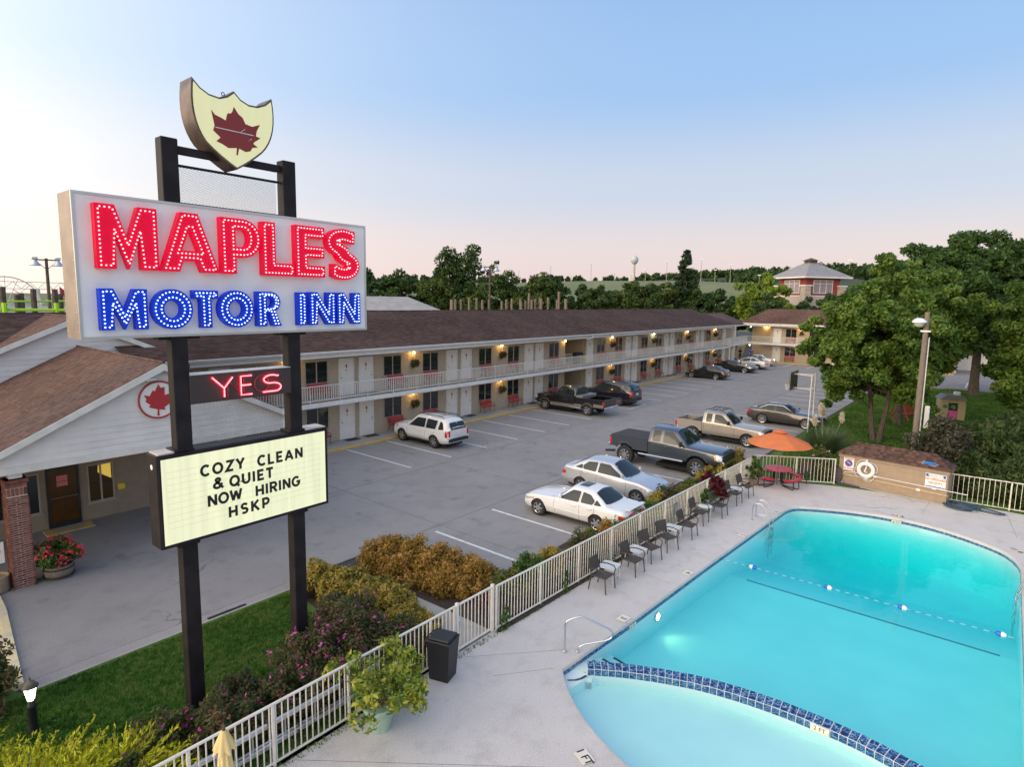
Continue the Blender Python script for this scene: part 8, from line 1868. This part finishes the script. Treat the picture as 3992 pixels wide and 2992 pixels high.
bgtree('bright lime-green round tree behind the roof corner', 119.5, 36.6, 13.3, 4.8, M['lf_lime'], 6500, .5, k=60)
bgtree('dark tree between lime-green tree and far wing', 112, 33.0, 8.6, 3.0, M['lf_far'])
for i, (x, y, h, r) in enumerate([(128,31,8.5,3.2),(126,26,9,3.4),(124,20,9.5,3.6),(120,12,10,4),(118,4,10,4.2)]): bgtree('tree beyond the far wing roof, %s from the lime-green tree' % ORD[i], x, y, h, r, M['lf_far'])
# water tower
wt = thing('water_tower', 'pale grey ball-shaped water tower on a single column', 'water tower', (794,423.5,0))
M['tower'] = mat('tower_paint', (.50,.52,.56), rough=.5)
MB().lathe([(4,0),(2.6,30),(1.7,42),(1.5,58),(1.9,62)], 20).build('column', mat('tower_column', (.50,.42,.38), rough=.6), wt, 40); MB().lathe([(0,59.8),(2.0,60.3),(4.1,62.2),(5.4,65.2),(5.5,67.2),(4.9,69.6),(3.4,71.6),(1.7,72.4),(0,72.6)], 28).build('tank', M['tower'], wt, 40)
# light masts on the hill
mm_ = None
for i, (x, y, b, h) in enumerate([(468,375,22,13),(495,356,24,17),(512,343,25,8),(530,331,26,19),(549,315,27,9),(562,303,27.5,8),(572,292,28,12),(585,275,28.5,20),(592,262,28.7,9),(603,246,28.8,22),(612,235,28.6,12),(619,222,28.3,18),(660,176,26,17),(640,200,27,9),(740,170,36,20),(752,140,38,18),(760,112,38,17)]):
    t = thing('light_mast', 'thin sports light mast on the far hilltop, %s from the left' % (ORD[i] if i < 16 else 'last'), 'light mast', (x, y, b-3), math.atan2(y, x)-PI/2, 'sports light masts on the hill')
    MB().tube([(0,0,0),(0,0,h+3)], [.32,.2], 5).build('mast', M['frame'], t); MB().box(-1.6,-.3,h+2.6,1.6,.3,h+3.4).build('lamp_bar', M['alu'], t)
# motel blocks in the distance between the trees
for i, (x, y, w, h, c) in enumerate([(196,138,13,12.5,'frame'),(189,147,9,9.5,'siding'),(183,154,7,8,'tower')]):
    t = thing('far_building', ['grey far block with flat roof seen between trees','pale far block left of the grey one','small pale far building, leftmost of the three'][i], 'building', (x, y, 0), R(35))
    MB().box(-w/2,-4,0,w/2,4,h).build('wall', M[c], t); MB().box(-w/2-.2,-4.2,h,w/2+.2,4.2,h+.5).build('roof', M['white'], t)
    wm_ = MB().box(-.7,-4.06,0,.7,-4.0,1.3).mesh('window', M['glass'])
    for a in range(int(w/2.6)):
        for b in range(int(h/3)): put('window', wm_, t, (-w/2+1.5+2.6*a, 0, 1.2+3*b))
# stone tower house with red upper storey
tw = thing('tower_house', 'square tower building with red upper walls, stone piers and grey hip roof', 'building', (136.5,32.6,0), R(-37))
HW = 4.2
MB().box(-HW,-HW,0,HW,HW,9.8).build('lower_wall', mat('beige_render', (.50,.42,.36), rough=.8), tw)
MB().box(-HW+.25,-HW+.25,9.8,HW-.25,HW-.25,13.6).build('upper_wall', mat('maroon_render', (.30,.055,.055), rough=.7), tw)
M['stone'] = mat('stone_pier', (.38,.30,.24), (.55,.48,.40), 2.2, rough=.9, bump=.6, bscale=4, stretch=(1,1,2.5))
MB().box(-HW-.06,-HW-.06,9.6,HW+.06,HW+.06,9.8).build('band', M['white'], tw)
for sx in (-1,1):
    for sy in (-1,1): MB().prism([(-.95,0),(.95,0),(.75,8),(.62,11.6),(-.62,11.6),(-.75,8)], lambda u,v,w,sx=sx,sy=sy:(sx*(HW-.1)+u, sy*(HW-.1)+w, v), -.72, .72).build('stone_pier', M['stone'], tw); MB().box(sx*(HW-.1)-.85,sy*(HW-.1)-.85,11.6,sx*(HW-.1)+.85,sy*(HW-.1)+.85,11.85).build('pier_cap', M['white'], tw)
M['lilac'] = mat('tower_glass', (.30,.26,.30), rough=.12)
wf_ = MB(); wg = MB().box(-2.2,-.03,0,2.2,.03,2.5).mesh('window', M['lilac'])
for a in range(4): wf_.box(-2.25+1.47*a-.07,-.07,0,-2.25+1.47*a+.07,.07,2.5)
wf_.box(-2.3,-.07,-.1,2.3,.07,.02).box(-2.3,-.07,2.45,2.3,.07,2.6).box(-2.2,-.06,1.8,2.2,.06,1.9); wfm = wf_.mesh('window_frame', M['white'])
for rz, p in ((0,(0,-HW+.2,10.3)),(R(-90),(-HW+.2,0,10.3)),(R(90),(HW-.2,0,10.3)),(R(180),(0,HW-.2,10.3))): w_ = put('window', wg, tw, p, rz); put('window_frame', wfm, w_)
M['tinroof'] = mat('grey_roof', (.24,.235,.25), (.29,.28,.29), 1.5, rough=.6)
e_ = HW+1.35; MB().add([(-e_,-e_,13.5),(e_,-e_,13.5),(e_,e_,13.5),(-e_,e_,13.5),(-.9,-.9,16.4),(.9,-.9,16.4),(.9,.9,16.4),(-.9,.9,16.4)], [(0,3,2,1),(0,1,5,4),(1,2,6,5),(2,3,7,6),(3,0,4,7)]).build('roof', M['tinroof'], tw)
MB().box(-e_,-e_,13.2,e_,-e_+.12,13.5).box(-e_,e_-.12,13.2,e_,e_,13.5).box(-e_,-e_+.12,13.2,-e_+.12,e_-.12,13.5).box(e_-.12,-e_+.12,13.2,e_,e_-.12,13.5).build('fascia', M['white'], tw)
MB().box(-.85,-.85,16.3,.85,.85,16.9).add([(-1.2,-1.2,16.9),(1.2,-1.2,16.9),(1.2,1.2,16.9),(-1.2,1.2,16.9),(0,0,17.5)], [(0,3,2,1),(0,1,4),(1,2,4),(2,3,4),(3,0,4)]).build('cupola', M['bark'], tw)
MB().add([(-9,-8,4),(9,-8,4),(7,0,8.2),(-7,0,8.2),(-9,8,4),(9,8,4)], [(0,1,2,3),(5,4,3,2),(1,5,2),(4,0,3)]).build('lower_roof', M['tinroof'], tw)
# go-kart style track behind the motel: timber posts, flood lamps, grey roofed shelter
for i in range(31):
    pass
PPX = [0.0,.028,.05,.12,.145,.20,.27,.355,.445,.475,.53,.61,.645,.705,.72,.755,.80,.83,.855,.93,.965,1.0,.985,.69,.885,.57]
PPH = [8.0,8.0,7.95,8.05,8.0,8.1,7.95,7.95,8.0,7.9,8.15,8.1,8.15,8.9,8.3,8.25,8.1,8.3,8.2,8.1,9.05,8.2,8.1,8.0,8.4,7.8]
for i, (f, h) in enumerate(sorted(zip(PPX, PPH))):
    x, y = 53.0+9.0*f+random.uniform(-.4,.4), 53.2-10.8*f+random.uniform(-1.2,1.2)
    t = MB().tube([(0,0,0),(0,0,h+.15*random.random())], .15, 7).build('timber_post', M['wood']); t.location = (x,y,0); tag(t, '%s weathered timber post from the left behind the motel roof' % ORD[i], 'post', 'timber posts behind the motel')
def flood(label, loc, h, rz, n=2):
    t = thing('flood_lamp_pole', label, 'lamp pole', loc, rz); MB().tube([(0,0,0),(0,0,h)], [.16,.11], 8).build('pole', M['bark'], t); MB().box(-.85,-.06,h-.18,.85,.06,h-.08).tube([(-.7,0,h-.15),(0,0,h-.9)], .03, 4).tube([(.7,0,h-.15),(0,0,h-.9)], .03, 4).build('crossarm', M['bark'], t)
    for s in (-1,1): MB().lathe([(.12,.0),(.17,-.1),(.40,-.42),(.38,-.45),(0,-.40)], 14, (s*.72,-.05,h-.15)).bbox(s*.72-.2,-.2,h-.12,s*.72+.2,.2,h+.08,.03).build('flood_lamp', M['alu'], t, 40)
flood('wooden pole with two flood lamps behind the motel roof', (52.4,46.2,0), 11.9, R(-50)); flood('wooden pole with two flood lamps left of the big sign', (13.9,58.5,0), 10.8, R(-10))
gb = thing('track_shelter', 'low grey roofed shelter with red fascia behind the motel', 'shelter', (40.2,50.0,0), R(-42))
MB().add([(-6,-3.6,6.9),(5.9,-3.6,6.9),(2.4,0,8.25),(-6,0,8.25),(-6,5,6.9),(5.9,5,6.9)], [(0,1,2,3),(5,4,3,2),(1,5,2)]).build('roof', mat('worn_grey_roof', (.26,.26,.27), (.34,.33,.33), 1.2, rough=.8), gb)
MB().box(-6,-3.72,6.62,-3.1,-3.62,6.96).prism([(-3.1,6.96),(-3.1,6.62),(-1.2,6.35),(-1.2,6.66)], lambda u,v,w:(u,w,v), -3.72, -3.62).build('red_fascia', mat('bright_red', (.62,.03,.03), rough=.5), gb); MB().box(-5.8,-3.2,0,5.6,-3.0,6.4).build('wall', M['siding'], gb)
# lime-green track fence and dark posts beyond the office roof
M['limep'] = mat('lime_paint', (.38,.72,.02), rough=.4)
for i, (x, y, z0, z1) in enumerate([(8.35,44.2,6.6,8.45),(9.35,46.0,6.9,8.0),(9.55,46.0,6.9,8.1),(9.85,44.6,6.9,8.35),(10.75,44.0,6.6,8.35),(11.3,45.2,6.9,8.1),(12.4,44.4,6.9,8.3),(12.8,43.6,6.5,8.35),(15.2,43.0,6.5,8.25),(15.9,45.5,6.9,8.1)]):
    t = thing('track_post', 'dark round post of the lime-green track fence, %s from the left' % ORD[i], 'post', (x,y,0), 0, 'track fence posts'); MB().tube([(0,0,0),(0,0,z1)], .15, 8).build('shaft', M['bark'], t)
    if i in (0,4,7): MB().tube([(0,-.13,5.6),(0,-.13,7.55)], .13, 8).build('lime_sleeve', M['limep'], t)
lr = thing('lime_rail', 'lime-green tubular rail beyond the office roof', 'rail', (0,0,0)); MB().tube([(4,44.9,7.2),(11.6,43.7,7.12),(18,42.4,7.05)], .09, 8).tube([(4,45.6,7.62),(10,44.9,7.62),(17,43.2,7.80)], .05, 6).build('tube', M['limep'], lr)
td = struct(MB().box(3,43.0,6.2,19,70,6.85).build('track_deck', M['lot'])); tag(td, 'raised track deck beyond the office roof', 'deck')
MB().box(3,43.05,0,19,43.3,6.2).build('deck_wall', M['bark'], td)
ca = thing('carnival_ride', 'pale spoked carnival ride with canopy frame far at left', 'amusement ride', (24.5,117,0), R(-6))
b = MB(); M['pale'] = mat('pale_steel', (.72,.66,.62), rough=.5)
for k in range(16): a = 2*PI*k/16; b.tube([(-2,0,6.2),(-2+4.2*math.cos(a),0,6.2+4.2*math.sin(a))], .06, 4)
b.tube([(-2+4.2*math.cos(2*PI*k/28),0,6.2+4.2*math.sin(2*PI*k/28)) for k in range(28)], .10, 5, closed=True); b.build('wheel', M['pale'], ca)
b = MB()
for k in range(8):
    x = -6+2.0*k; b.tube([(x,1,8.6),(x+1,1,9.7)], .06, 4).tube([(x+1,1,9.7),(x+2,1,8.6)], .06, 4)
b.tube([(-7,1,8.6),(11,1,8.6)], .08, 4).tube([(-7,1,9.7),(11,1,9.6)], .08, 4).tube([(2,1,0),(2,1,8.6)], .3, 6).tube([(2,1,6),(5,1,8.5)], .1, 4).tube([(2,1,6),(-1,1,8.5)], .1, 4); b.build('truss', M['pale'], ca)
MB().prism([(-7.5,10.0),(-2.5,10.0),(-2.5,10.9),(-7.0,11.0)], lambda u,v,w:(u,w,v), .5, 2.5).prism([(6,9.3),(11.5,9.7),(11.5,9.85),(6,9.6)], lambda u,v,w:(u,w,v), .5, 2.5).build('canopy', M['frame'], ca)
for i, (x, y, z) in enumerate([(8.2,52,8.9),(13.0,52,8.6),(15.6,47.5,8.9),(6.1,50,9.0)]):
    t = thing('track_flag', 'small flag on a thin staff by the track, %s from the left' % ORD[[1,2,3,0][i]], 'flag', (x,y,0), 0, 'flags along the track'); MB().tube([(0,0,6.8),(0,0,z)], .02, 4).build('staff', M['alu'], t); MB().add([(0,0,z),(.35,.05,z-.35),(.32,.02,z-.8),(0,0,z-.45)], [(0,1,2,3)]).build('cloth', [M['blackpl'],M['red'],M['plastic'],M['red']][i], t)
# building seen under the far trees, with cars
fb = thing('far_motel_block', 'pale low building beyond the parking under the trees', 'building', (97,-3,0), R(-86)); MB().box(-16,0,0,16,8,2.9).build('wall', M['siding'], fb); MB().add([(-17,-1,2.9),(17,-1,2.9),(15,4,5),(-15,4,5),(17,9,2.9),(-17,9,2.9)], [(0,1,2,3),(4,5,3,2),(1,4,2),(5,0,3)]).build('roof', M['shingle'], fb)
sedan('parked_car', 'pale silver sedan half hidden under the far trees', (79.5,-3.2,0), R(180), P_silver, wr=.32)
